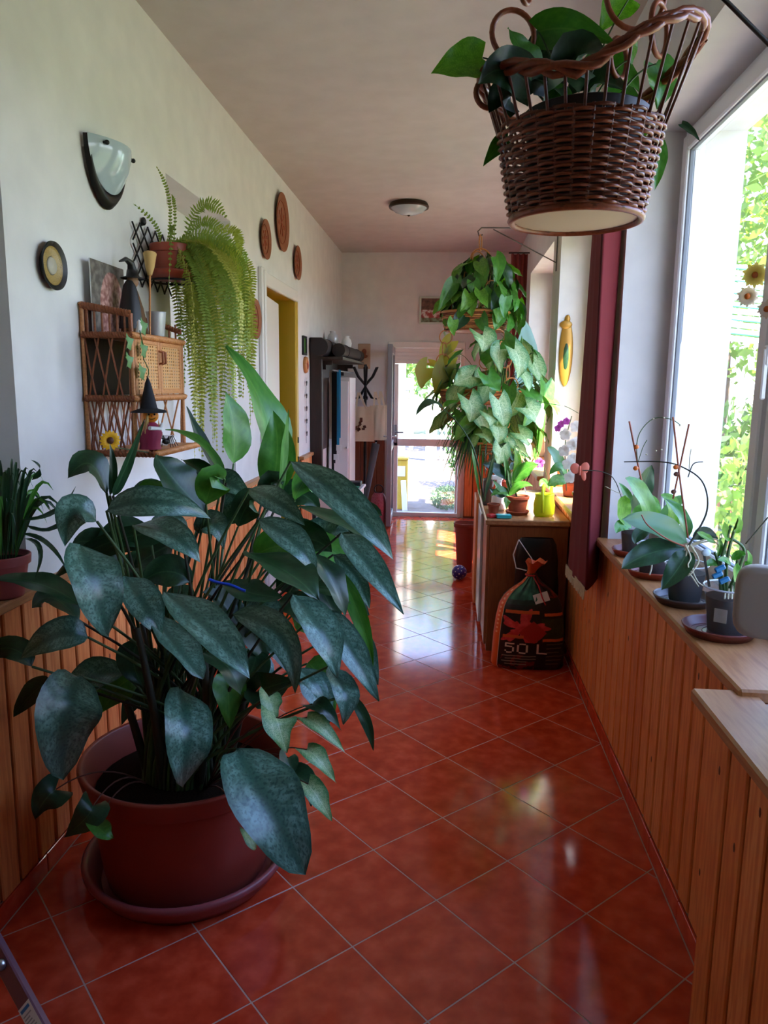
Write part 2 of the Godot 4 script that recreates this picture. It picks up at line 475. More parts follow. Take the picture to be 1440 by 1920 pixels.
func windows() -> void:
	var n := 0
	for w in [[-3.56, -1.3], [-5.65, -3.95], [-7.75, -6.05]]:
		n += 1
		var z0: float = w[0]; var z1: float = w[1]
		var fb := MB.new()
		frame_rect(fb, 0.985, 0.07, z0, z1, 0.925, 2.72, 0.05)
		var zm := (z0 + z1) / 2
		fb.span(Vector3(0.985, 0.97, zm - 0.03), Vector3(1.055, 2.67, zm + 0.03), 0.006)
		var win := structure("window_%d" % n, ["large white plastic window behind the orchid row", "white plastic window above the cabinet", "white plastic window farthest down the corridor"][n - 1], fb, M.pvc)
		for h in [[z0 + 0.045, zm - 0.022], [zm + 0.022, z1 - 0.045]]:
			var sb := MB.new()
			frame_rect(sb, 0.962, 0.06, h[0], h[1], 0.965, 2.68, 0.065)
			var sash := put(sb, "sash", M.pvc, win)
			var gb := MB.new()
			frame_rect(gb, 0.975, 0.02, h[0] + 0.062, h[1] - 0.062, 1.027, 2.618, 0.008)
			put(gb, "gasket", M.gasket, sash)
			put(MB.new().span(Vector3(0.99, 1.03, h[0] + 0.065), Vector3(0.998, 2.615, h[1] - 0.065)), "pane", M.glass, sash)
		put(MB.new().span(Vector3(0.93, 1.70, zm + 0.045), Vector3(0.962, 1.76, zm + 0.07), 0.004).span(Vector3(0.925, 1.60, zm + 0.048), Vector3(0.94, 1.75, zm + 0.066), 0.004), "handle", M.white, win)
		# wooden sill board
		structure("trim_%d" % (4 + n), ["wooden sill board carrying the orchid pots", "wooden sill board behind the cabinet", "wooden sill board of the farthest window"][n - 1], MB.new().span(Vector3(0.705, 0.89, z0 - 0.03), Vector3(1.0, 0.925, z1 + 0.03 if n > 1 else -1.76), 0.006), M.sill)
	# ---- garden door: white frame, glazed closed leaf with a middle rail, half-lowered roller shutter
	var fb := MB.new()
	fb.span(Vector3(-0.76, 0, BACK - 0.02), Vector3(-0.69, 2.13, BACK + 0.02), 0.005)
	fb.span(Vector3(0.12, 0, BACK - 0.02), Vector3(0.17, 2.13, BACK + 0.02), 0.005)
	fb.span(Vector3(-0.76, 2.07, BACK - 0.02), Vector3(0.17, 2.14, BACK + 0.025), 0.005)
	fb.span(Vector3(-0.69, 0, BACK - 0.05), Vector3(0.12, 0.05, BACK), 0.004)
	var d1 := structure("door_1", "white glazed garden door at the end of the corridor", fb, M.white_paint)
	put(MB.new().span(Vector3(-0.69, 0.88, BACK - 0.06), Vector3(0.12, 0.97, BACK - 0.02), 0.006), "middle_rail", M.white_paint, d1)
	put(MB.new().span(Vector3(-0.69, 0.05, BACK - 0.06), Vector3(-0.63, 1.88, BACK - 0.02), 0.006).span(Vector3(0.09, 0.05, BACK - 0.06), Vector3(0.12, 1.88, BACK - 0.02), 0.006), "stile", M.white_paint, d1)
	put(MB.new().span(Vector3(-0.63, 0.97, BACK - 0.042), Vector3(0.09, 1.88, BACK - 0.036)), "pane", M.glass, d1)
	put(MB.new().span(Vector3(-0.63, 0.05, BACK - 0.042), Vector3(0.09, 0.88, BACK - 0.036)), "pane", M.glass, d1)
	var hd := put(MB.new().span(Vector3(-0.675, 0.92, BACK - 0.02), Vector3(-0.645, 1.14, BACK - 0.01), 0.003).tube([Vector3(-0.66, 1.05, BACK - 0.015), Vector3(-0.66, 1.05, BACK + 0.04), Vector3(-0.56, 1.05, BACK + 0.04)], 0.009), "handle", M.alu, d1)
	for k in 4:
		put(MB.new().span(Vector3(-0.69, 1.883 + k * 0.047, BACK - 0.04), Vector3(0.12, 1.9295 + k * 0.047, BACK - 0.015), 0.005), "shutter_slat", M.white_paint, d1)
	# ---- its inner leaf, swung open against the coat corner
	var o := Vector3(-0.70, 0, -9.27)
	var dir := Vector3(0.03, 0, 0.80)
	var lb := MB.new()
	var up := Vector3(0, 1, 0)
	for s in [[0.0, 0.07], [0.93, 1.0]]:
		lb.bar(o + dir * ((s[0] + s[1]) / 2) + up * 0.02, o + dir * ((s[0] + s[1]) / 2) + up * 2.07, 0.055, 0.07, dir.normalized(), 0.004)
	for y in [0.07, 0.92, 2.02]:
		lb.bar(o + dir * 0.06 + up * y, o + dir * 0.94 + up * y, 0.05, 0.09, up, 0.004)
	var d2 := structure("door_2", "grey aluminium glazed door leaf swung open, seen edge on", lb, M.alu)
	put(MB.new().bar(o + dir * 0.5 + up * 0.11, o + dir * 0.5 + up * 0.88, 0.006, 0.70, dir.normalized()), "pane", M.glass, d2)
	put(MB.new().bar(o + dir * 0.5 + up * 0.96, o + dir * 0.5 + up * 1.98, 0.006, 0.70, dir.normalized()), "pane", M.glass, d2)
	var hp := o + dir * 0.95 + up * 1.05
	put(MB.new().tube([hp, hp + Vector3(0.06, 0, 0), hp + Vector3(0.065, 0, -0.1)], 0.009).tube([hp, hp - Vector3(0.06, 0, 0), hp + Vector3(-0.065, 0, -0.1)], 0.009), "handle", M.steel, d2)
	# ---- inner doorway on the long wall: white casing, white leaf ajar, ochre far jamb
	var cb := MB.new()
	cb.span(Vector3(WL, 0, -5.36), Vector3(WL + 0.035, 2.42, -5.24), 0.008)
	cb.span(Vector3(WL - 0.01, 0, -5.30), Vector3(WL + 0.05, 2.40, -5.262), 0.008)
	cb.span(Vector3(WL, 2.31, -6.5), Vector3(WL + 0.03, 2.40, -5.3), 0.006)
	var d3 := structure("door_3", "white door standing ajar in an ochre-painted frame", cb, M.white_paint)
	var ha := Vector3(-1.365, 0, -5.38); var hb := Vector3(-1.432, 0, -6.24)
	var nd := (hb - ha).normalized()
	var leaf := put(MB.new().bar((ha + hb) / 2 + up * 0.02, (ha + hb) / 2 + up * 2.27, 0.04, 0.845, nd, 0.006), "leaf", M.white_paint, d3)
	var side := nd.cross(up) * -1.0
	for y in [[0.2, 0.9], [1.1, 2.1]]:
		put(MB.new().bar((ha + hb) / 2 + side * 0.022 + up * y[0], (ha + hb) / 2 + side * 0.022 + up * y[1], 0.012, 0.58, nd, 0.004), "raised_panel", M.white_paint, leaf)
	var k1 := hb - nd * 0.06 + side * 0.02
	put(MB.new().tube([k1 + up * 1.05, k1 + up * 1.05 + side * 0.06, k1 + up * 1.05 + side * 0.06 - nd * 0.11], 0.009), "handle", M.blackmetal, leaf)
	put(MB.new().ball(k1 + up * 1.66 + side * 0.03, Vector3(0.025, 0.02, 0.025), 6).tube([k1 + up * 1.66, k1 + up * 1.66 + side * 0.03], 0.008), "knob", M.white, leaf)
	put(MB.new().span(Vector3(-1.85, 0, -6.462), Vector3(WL + 0.012, 2.33, -6.44), 0.003).span(Vector3(WL - 0.004, 0, -6.53), Vector3(WL + 0.018, 2.37, -6.45), 0.004), "jamb", M.yellow_paint, d3)
	put(MB.new().span(Vector3(-1.85, 2.318, -6.45), Vector3(WL + 0.002, 2.332, -5.32)), "head_lining", M.yellow_paint, d3)
	for y in [0.95, 1.12]:
		put(MB.new().span(Vector3(WL + 0.016, y, -6.50), Vector3(WL + 0.026, y + 0.05, -6.475), 0.002), "latch_plate", M.blackmetal, d3)

# ================================================================ garden
func leaf_cloud(c: Vector3, r: Vector3, n: int, size: float, seed_: int) -> MB:
	var q := RandomNumberGenerator.new()
	q.seed = seed_
	var b := MB.new()
	for k in n:
		var d := Vector3(q.randfn(), q.randfn(), q.randfn()).normalized()
		var p := c + d * r * pow(q.randf(), 0.4)
		var a := Vector3(q.randfn(), q.randfn() * 0.6 + 0.4, q.randfn()).normalized()
		var t := a.cross(Vector3(q.randfn(), q.randfn(), q.randfn())).normalized()
		var w := a.cross(t)
		var s := size * q.randf_range(0.6, 1.3)
		var i := b.add(p - t * s)
		b.add(p + w * s * 0.45); b.add(p + t * s); b.add(p - w * s * 0.45)
		b.tri(i, i + 1, i + 2); b.tri(i, i + 2, i + 3)
	return b
func tree(called: String, label: String, base: Vector3, h: float, r: Vector3, n: int, size: float, m: Material, seed_: int, low := 0.45) -> void:
	var t := thing(called, label, "tree" if called == "tree" else "shrub", base, "garden planting outside")
	var c := base + Vector3(0, h - r.y, 0)
	put(MB.new().tube([base, base + Vector3(0.04, h * 0.3, 0.03), base + Vector3(-0.03, h * 0.6, 0), c], 0.035 * h / 2.0, 0.015, 7), "trunk", M.bark, t)
	put(leaf_cloud(c, r, n, size, seed_), "foliage", m, t).set_meta("kind", "stuff")

func outside() -> void:
	M.bark = mat(srgb(88, 70, 54), 0.9)
	M.gleaf = leafy(mat(srgb(64, 92, 36), 0.5), Color(0.55, 0.7, 0.25))
	M.gleaf2 = leafy(mat(srgb(48, 76, 38), 0.5), Color(0.4, 0.6, 0.2))
	M.lawn = tex_mat(noise_tex(70, 0.04, [[0.0, srgb(72, 84, 52)], [1.0, srgb(98, 106, 70)]]), 0.95, Vector3(0.5, 0.5, 0.5))
	M.paving = tex_mat(noise_tex(71, 0.03, [[0.0, srgb(100, 86, 78)], [1.0, srgb(124, 108, 98)]]), 0.9, Vector3(0.7, 0.7, 0.7))
	M.deck = tex_mat(noise_tex(72, 0.03, [[0.0, srgb(92, 84, 76)], [1.0, srgb(116, 106, 96)]]), 0.9, Vector3(0.7, 0.7, 0.7))
	M.pinkwood = mat(srgb(150, 98, 80), 0.7)
	one(MB.new().span(Vector3(-30, -0.3, -45), Vector3(30, -0.16, 12)), "lawn", M.lawn, "sunlit lawn outside", "lawn", Vector3(0, -0.16, -15), "", "structure")
	one(MB.new().span(Vector3(-1.3, -0.2, -26), Vector3(0.9, -0.06, BACK - 0.2), 0.01), "garden_path", M.paving, "bleached garden path beyond the garden door", "path", Vector3(0, -0.06, -12), "", "structure")
	one(MB.new().span(Vector3(1.24, -0.2, -10), Vector3(3.4, -0.08, 2), 0.01), "terrace", M.deck, "paved terrace outside the windows", "terrace", Vector3(2, -0.08, -4), "", "structure")
	# roof eave shading the window wall
	structure("roof_eave", "roof eave above the windows", MB.new().span(Vector3(1.24, CEIL + 0.05, BACK - 0.5), Vector3(1.3, CEIL + 0.2, 1.7)), M.outer_wall)
	# terrace balustrade of bleached boards
	var bl := thing("balustrade", "pale pinkish wooden terrace balustrade beyond the window glass", "balustrade", Vector3(2.3, -0.08, -5.5))
	put(MB.new().span(Vector3(1.75, 0.78, -6.1), Vector3(3.6, 0.86, -5.95), 0.01), "handrail", M.pinkwood, bl)
	for k in 9:
		put(MB.new().span(Vector3(1.82 + k * 0.2, -0.08, -6.05), Vector3(1.93 + k * 0.2, 0.79, -6.02), 0.004), "baluster", M.pinkwood, bl)
	put(MB.new().span(Vector3(1.72, -0.08, -6.1), Vector3(1.84, 1.0, -5.96), 0.008), "post", M.pinkwood, bl)
	# green and white slatted awning
	M.awn_g = mat(srgb(60, 150, 120), 0.6)
	M.awn_w = mat(srgb(214, 226, 226), 0.6)
	var aw := thing("awning", "green and white striped awning outside the large window", "awning", Vector3(3.0, 2.2, -7))
	for k in 12:
		var f := k / 11.0
		put(MB.new().bar(Vector3(2.3, 2.75 - f * 0.7, -7.4 + f * 0.7), Vector3(4.8, 2.45 - f * 0.7, -6.9 + f * 0.7), 0.07, 0.012, Vector3(0, 0.8, 0.6)), "stripe", M.awn_g if k % 2 == 0 else M.awn_w, aw)
	put(MB.new().tube([Vector3(2.35, -0.08, -7.35), Vector3(2.35, 2.75, -7.35)], 0.025), "pole", M.awn_w, aw)
	# shrubs and trees
	tree("tree", "bright leafy tree close outside the large window", Vector3(3.4, -0.16, -10.0), 6.2, Vector3(1.5, 2.2, 1.8), 5200, 0.085, M.gleaf, 1)
	tree("tree", "unseen tall tree added to block sun at the large window", Vector3(4.9, -0.16, 0.95), 11.0, Vector3(1.7, 1.5, 2.1), 10000, 0.18, M.gleaf2, 12)  # out of view; crown added and placed to stop sun entering this window
	tree("tree", "leafy tree beyond the terrace balustrade", Vector3(6.2, -0.16, -11.5), 5.2, Vector3(1.5, 2.4, 1.5), 4200, 0.085, M.gleaf2, 2)
	tree("shrub", "green shrub behind the pinkish balustrade", Vector3(2.6, -0.16, -6.75), 1.75, Vector3(0.6, 0.85, 0.5), 2200, 0.06, M.gleaf2, 3)
	tree("shrub", "leafy shrub growing against the large window pane", Vector3(1.95, -0.08, -4.9), 1.5, Vector3(0.3, 0.5, 0.4), 500, 0.05, M.gleaf, 4)
	tree("tree", "spreading tree seen through the garden door", Vector3(0.6, -0.16, -20.0), 5.4, Vector3(2.4, 2.2, 1.8), 4200, 0.12, M.gleaf, 5)
	tree("tree", "dense tree far beyond the garden path", Vector3(-3.2, -0.16, -28), 7.5, Vector3(3.2, 3.4, 2.0), 4200, 0.16, M.gleaf2, 6)
	tree("tree", "dense tree far behind the fence post", Vector3(3.4, -0.16, -27), 7.0, Vector3(3.0, 3.2, 2.0), 4200, 0.16, M.gleaf, 7)
	tree("shrub", "rounded shrub beside the garden path", Vector3(0.35, -0.1, -12.6), 1.5, Vector3(0.42, 0.7, 0.6), 1500, 0.05, M.gleaf2, 8)
	# low ground cover by the threshold
	M.cover = leafy(mat(srgb(76, 96, 74), 0.6), Color(0.3, 0.4, 0.25))
	one(leaf_cloud(Vector3(0.0, -0.02, -11.1), Vector3(0.26, 0.12, 1.0), 1900, 0.035, 9), "ground_cover", M.cover, "low grey-green ground cover beside the path at the threshold", "plant", Vector3(0.0, -0.06, -11.1), "", "stuff")
	# white porch post with yellow boxes
	var pp := thing("porch_post", "white porch post beside the garden door outside", "post", Vector3(-0.72, -0.06, -10.6))
	put(MB.new().span(Vector3(-0.86, -0.06, -10.7), Vector3(-0.62, 2.3, -10.5), 0.01), "shaft", M.white_paint, pp)
	put(MB.new().span(Vector3(-0.62, 1.55, -10.56), Vector3(-0.50, 1.72, -10.5), 0.01), "lamp_box", M.gasket, pp)
	put(MB.new().span(Vector3(-0.56, 0.7, -10.66), Vector3(-0.50, 1.55, -10.6), 0.01), "panel", M.white_paint, pp)
	var yb := thing("parcel_box", "yellow parcel box standing on the porch outside the door", "box", Vector3(-0.62, -0.06, -10.2))
	put(MB.new().span(Vector3(-0.72, -0.06, -10.35), Vector3(-0.55, 0.62, -10.15), 0.012), "body", M.yellow_paint, yb)
	put(MB.new().span(Vector3(-0.69, 0.40, -10.15), Vector3(-0.58, 0.54, -10.14), 0.003), "label", M.white, yb)
	put(MB.new().span(Vector3(-0.735, 0.62, -10.36), Vector3(-0.54, 0.65, -10.13), 0.006), "lid", M.yellow_paint, yb)
	put(MB.new().bar(Vector3(-0.57, -0.06, -10.05), Vector3(-0.60, 0.35, -10.12), 0.07, 0.02, Vector3(0, 0, 1), 0.004), "post", M.white, thing("marker_post", "white post leaning on the yellow parcel box", "post", Vector3(-0.57, -0.06, -10.05)))
	# grey gate post and pale fence far down the path
	var gp := thing("gate_post", "pale grey stone gate post far down the path", "post", Vector3(-0.35, -0.1, -17))
	put(MB.new().span(Vector3(-0.52, -0.1, -17.1), Vector3(-0.27, 1.25, -16.9), 0.02), "shaft", M.outer_wall, gp)
	put(MB.new().lathe(Vector3(-0.39, 1.25, -17), [Vector2(0.15, 0), Vector2(0.15, 0.05), Vector2(0.15, 0.05), Vector2(0.06, 0.12), Vector2(0.1, 0.2), Vector2(0.0, 0.32)], 12), "finial", M.outer_wall, gp)
	var fn := thing("garden_fence", "pale slatted garden fence beside the gate post", "fence", Vector3(0.3, -0.1, -17))
	for k in 14:
		put(MB.new().span(Vector3(-0.19 + k * 0.1, -0.1, -17.03), Vector3(-0.14 + k * 0.1, 0.85, -17.0), 0.004), "slat", M.outer_wall, fn)
	put(MB.new().span(Vector3(-0.22, 0.6, -17.06), Vector3(1.3, 0.68, -17.03)), "rail", M.outer_wall, fn)

# ================================================================ leaves
func smooth(a: float, b: float, x: float) -> float:
	return smoothstep(a, b, x)
func leaf_texture(kind: String, seed_: int) -> ImageTexture:
	# u runs across the blade (0.5 on the midrib), v from stalk to tip
	var w := 96; var h := 192
	var im := Image.create(w, h, false, Image.FORMAT_RGB8)
	var n := FastNoiseLite.new(); n.seed = seed_; n.frequency = 0.05; n.fractal_octaves = 3
	var n2 := FastNoiseLite.new(); n2.seed = seed_ + 9; n2.frequency = 0.16; n2.fractal_octaves = 2
	for y in h:
		for x in w:
			var u := absf(float(x) / (w - 1) * 2.0 - 1.0)
			var v := float(y) / (h - 1)
			# side veins sweep towards the tip
			var ph := (v - u * 0.16) * 13.0
			var vein := 1.0 - smooth(0.0, 0.16, absf(ph - roundf(ph)))
			var mid := 1.0 - smooth(0.015, 0.06, u)
			var nz := n.get_noise_2d(x, y * 0.6)
			var nz2 := n2.get_noise_2d(x, y)
			var c: Color
			match kind:
				"aglaonema":
					var dark := Color8(62, 100, 80); var pale := Color8(108, 146, 128)
					var band := smooth(0.08, 0.3, u) * (1.0 - smooth(0.72, 0.95, u))
					var feather := smooth(-0.45, 0.5, sin(ph * TAU) * 0.2 + nz * 1.1)
					c = dark.lerp(pale, clampf(band * (0.25 + 0.75 * feather), 0, 1))
					if nz2 > 0.22: c = c.lerp(Color8(34, 66, 54), 0.55)
					c = c.lerp(Color8(150, 182, 160), vein * 0.22 * band)
					c = c.lerp(Color8(56, 92, 74), mid * 0.6)
				"green":
					c = Color8(58, 118, 38).lerp(Color8(86, 148, 56), 0.5 + nz * 0.6)
					c = c.lerp(Color8(110, 160, 70), mid * 0.6 + vein * 0.15)
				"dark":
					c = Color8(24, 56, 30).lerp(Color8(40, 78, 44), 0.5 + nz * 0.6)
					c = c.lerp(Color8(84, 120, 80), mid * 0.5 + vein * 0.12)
				"syngonium":
					c = Color8(150, 184, 120).lerp(Color8(196, 214, 160), 0.5 + nz * 0.8)
					c = c.lerp(Color8(70, 128, 66), smooth(0.55, 1.0, u + nz2 * 0.5))
					if nz2 < -0.2: c = c.lerp(Color8(86, 140, 78), 0.7)
					c = c.lerp(Color8(206, 220, 170), mid * 0.8 + vein * 0.25)
				"pothos":
					c = Color8(84, 140, 44).lerp(Color8(120, 172, 66), 0.5 + nz * 0.7)
					if nz2 > 0.3: c = c.lerp(Color8(150, 186, 84), 0.5)
					c = c.lerp(Color8(130, 170, 80), mid * 0.5)
				_:
					c = Color8(60, 100, 80)
			im.set_pixel(x, y, c)
	return ImageTexture.create_from_image(im)

func bez(a: Vector3, m: Vector3, b: Vector3, t: float) -> Vector3:
	var c := m * 2.0 - (a + b) * 0.5
	return a * (1 - t) * (1 - t) + c * 2.0 * t * (1 - t) + b * t * t
func blade_width(shape: String, s: float) -> float:
	match shape:
		"lance": return pow(maxf(0.0, sin(PI * pow(s, 0.78))), 0.85)
		"oval": return pow(maxf(0.0, sin(PI * pow(s, 0.88))), 0.62)
		"heart": return pow(maxf(0.0, sin(PI * pow(0.10 + 0.90 * s, 0.62))), 0.9)
		"strap": return minf(1.0, s * 8.0) * (1.0 - pow(s, 3.0)) + 0.02
		_: return sin(PI * s)
# a curved blade: base, a point on its back, tip, greatest width, turn about its own axis from facing the eye, fold of the two halves
func blade(a: Vector3, m: Vector3, b: Vector3, w: float, roll := 0.0, shape := "lance", fold := 0.25, face := Vector3.ZERO, segs := 12, lobes := 0.0) -> MB:
	var mb := MB.new()
	var rows := []
	var across := [-1.0, -0.72, -0.36, 0.0, 0.36, 0.72, 1.0]
	var ph := a.x * 31.0 + b.y * 17.0
	for k in segs + 1:
		var s := float(k) / segs
		var p := bez(a, m, b, s)
		var t := (bez(a, m, b, minf(1.0, s + 0.03)) - bez(a, m, b, maxf(0.0, s - 0.03))).normalized()
		var f := face if face != Vector3.ZERO else (CAM - p).normalized() + Vector3(0.6, 0.5, -0.05)
		var sd := t.cross(f)
		if sd.length() < 0.05: sd = t.cross(Vector3.UP)
		sd = sd.normalized().rotated(t, roll)
		var nrm := sd.cross(t)
		var hw := w * 0.5 * blade_width(shape, s)
		var row := PackedVector3Array()
		for x in across:
			var wave: float = sin(s * 15.0 + ph + x * 2.0) * 0.035 * w * absf(x) * (1.0 if absf(x) > 0.5 else 0.4)
			var back := -t * lobes * w * absf(x) * maxf(0.0, 1.0 - s * 3.2)
			row.append(p + sd * hw * x + nrm * (absf(x) * hw * fold - hw * fold * 0.3 + wave) + back)
		rows.append(row)
	mb.grid(rows)
	return mb
func leaf_pts(a: Array, z0: float, z1: float, z2: float) -> Array:
	return [at(a[0], a[1], z0), at(a[2], a[3], z1), at(a[4], a[5], z2)]

func plant_materials() -> void:
	M.aglao = []
	for k in 3:
		var m := uv_mat(leaf_texture("aglaonema", 100 + k), 0.3)
		M.aglao.append(leafy(m, Color(0.18, 0.34, 0.12)))
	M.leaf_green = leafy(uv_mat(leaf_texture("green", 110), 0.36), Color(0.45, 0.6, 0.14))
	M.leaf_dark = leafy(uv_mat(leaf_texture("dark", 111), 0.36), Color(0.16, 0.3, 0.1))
	M.leaf_syn = leafy(uv_mat(leaf_texture("syngonium", 112), 0.42), Color(0.45, 0.6, 0.25))
	M.leaf_syn2 = leafy(uv_mat(leaf_texture("syngonium", 133), 0.42), Color(0.45, 0.6, 0.25))
	M.leaf_pothos = leafy(uv_mat(leaf_texture("pothos", 113), 0.36), Color(0.7, 0.9, 0.2))
	M.stalk = mat(srgb(62, 92, 48), 0.5)
	M.stalk_dark = mat(srgb(50, 52, 36), 0.6)
	M.stalk_red = mat(srgb(96, 56, 44), 0.6)

func pot_mesh(c: Vector3, rb: float, rt: float, h: float, lip: float, wall := 0.006, segs := 36) -> MB:
	return MB.new().lathe(c, [Vector2(0, 0.002), Vector2(rb * 0.96, 0), Vector2(rb, 0.006), Vector2(lerpf(rb, rt, 0.8), h - lip), Vector2(lerpf(rb, rt, 0.8), h - lip), Vector2(rt + wall * 0.6, h - lip + 0.002), Vector2(rt + wall * 0.6, h - lip + 0.002), Vector2(rt + wall, h - 0.003), Vector2(rt + wall * 0.5, h), Vector2(rt - wall * 0.5, h - 0.002), Vector2(rb * 0.9, wall)], segs)
func saucer_mesh(c: Vector3, r: float, h: float, segs := 40) -> MB:
	return MB.new().lathe(c, [Vector2(0, 0.001), Vector2(r * 0.84, 0), Vector2(r * 0.98, h * 0.8), Vector2(r, h), Vector2(r * 1.0 - 0.004, h + 0.002), Vector2(r * 0.95, h * 0.8), Vector2(r * 0.81, 0.006), Vector2(r * 0.81, 0.006), Vector2(0, 0.006)], segs)
func stalk(parent: Node3D, a: Vector3, b: Vector3, sag: Vector3, r: float, m: Material, called := "stem") -> void:
	var path := []
	for k in 9: path.append(bez(a, (a + b) * 0.5 + sag, b, k / 8.0))
	put(MB.new().tube(path, r, r * 0.6, 6, false), called, m, parent)

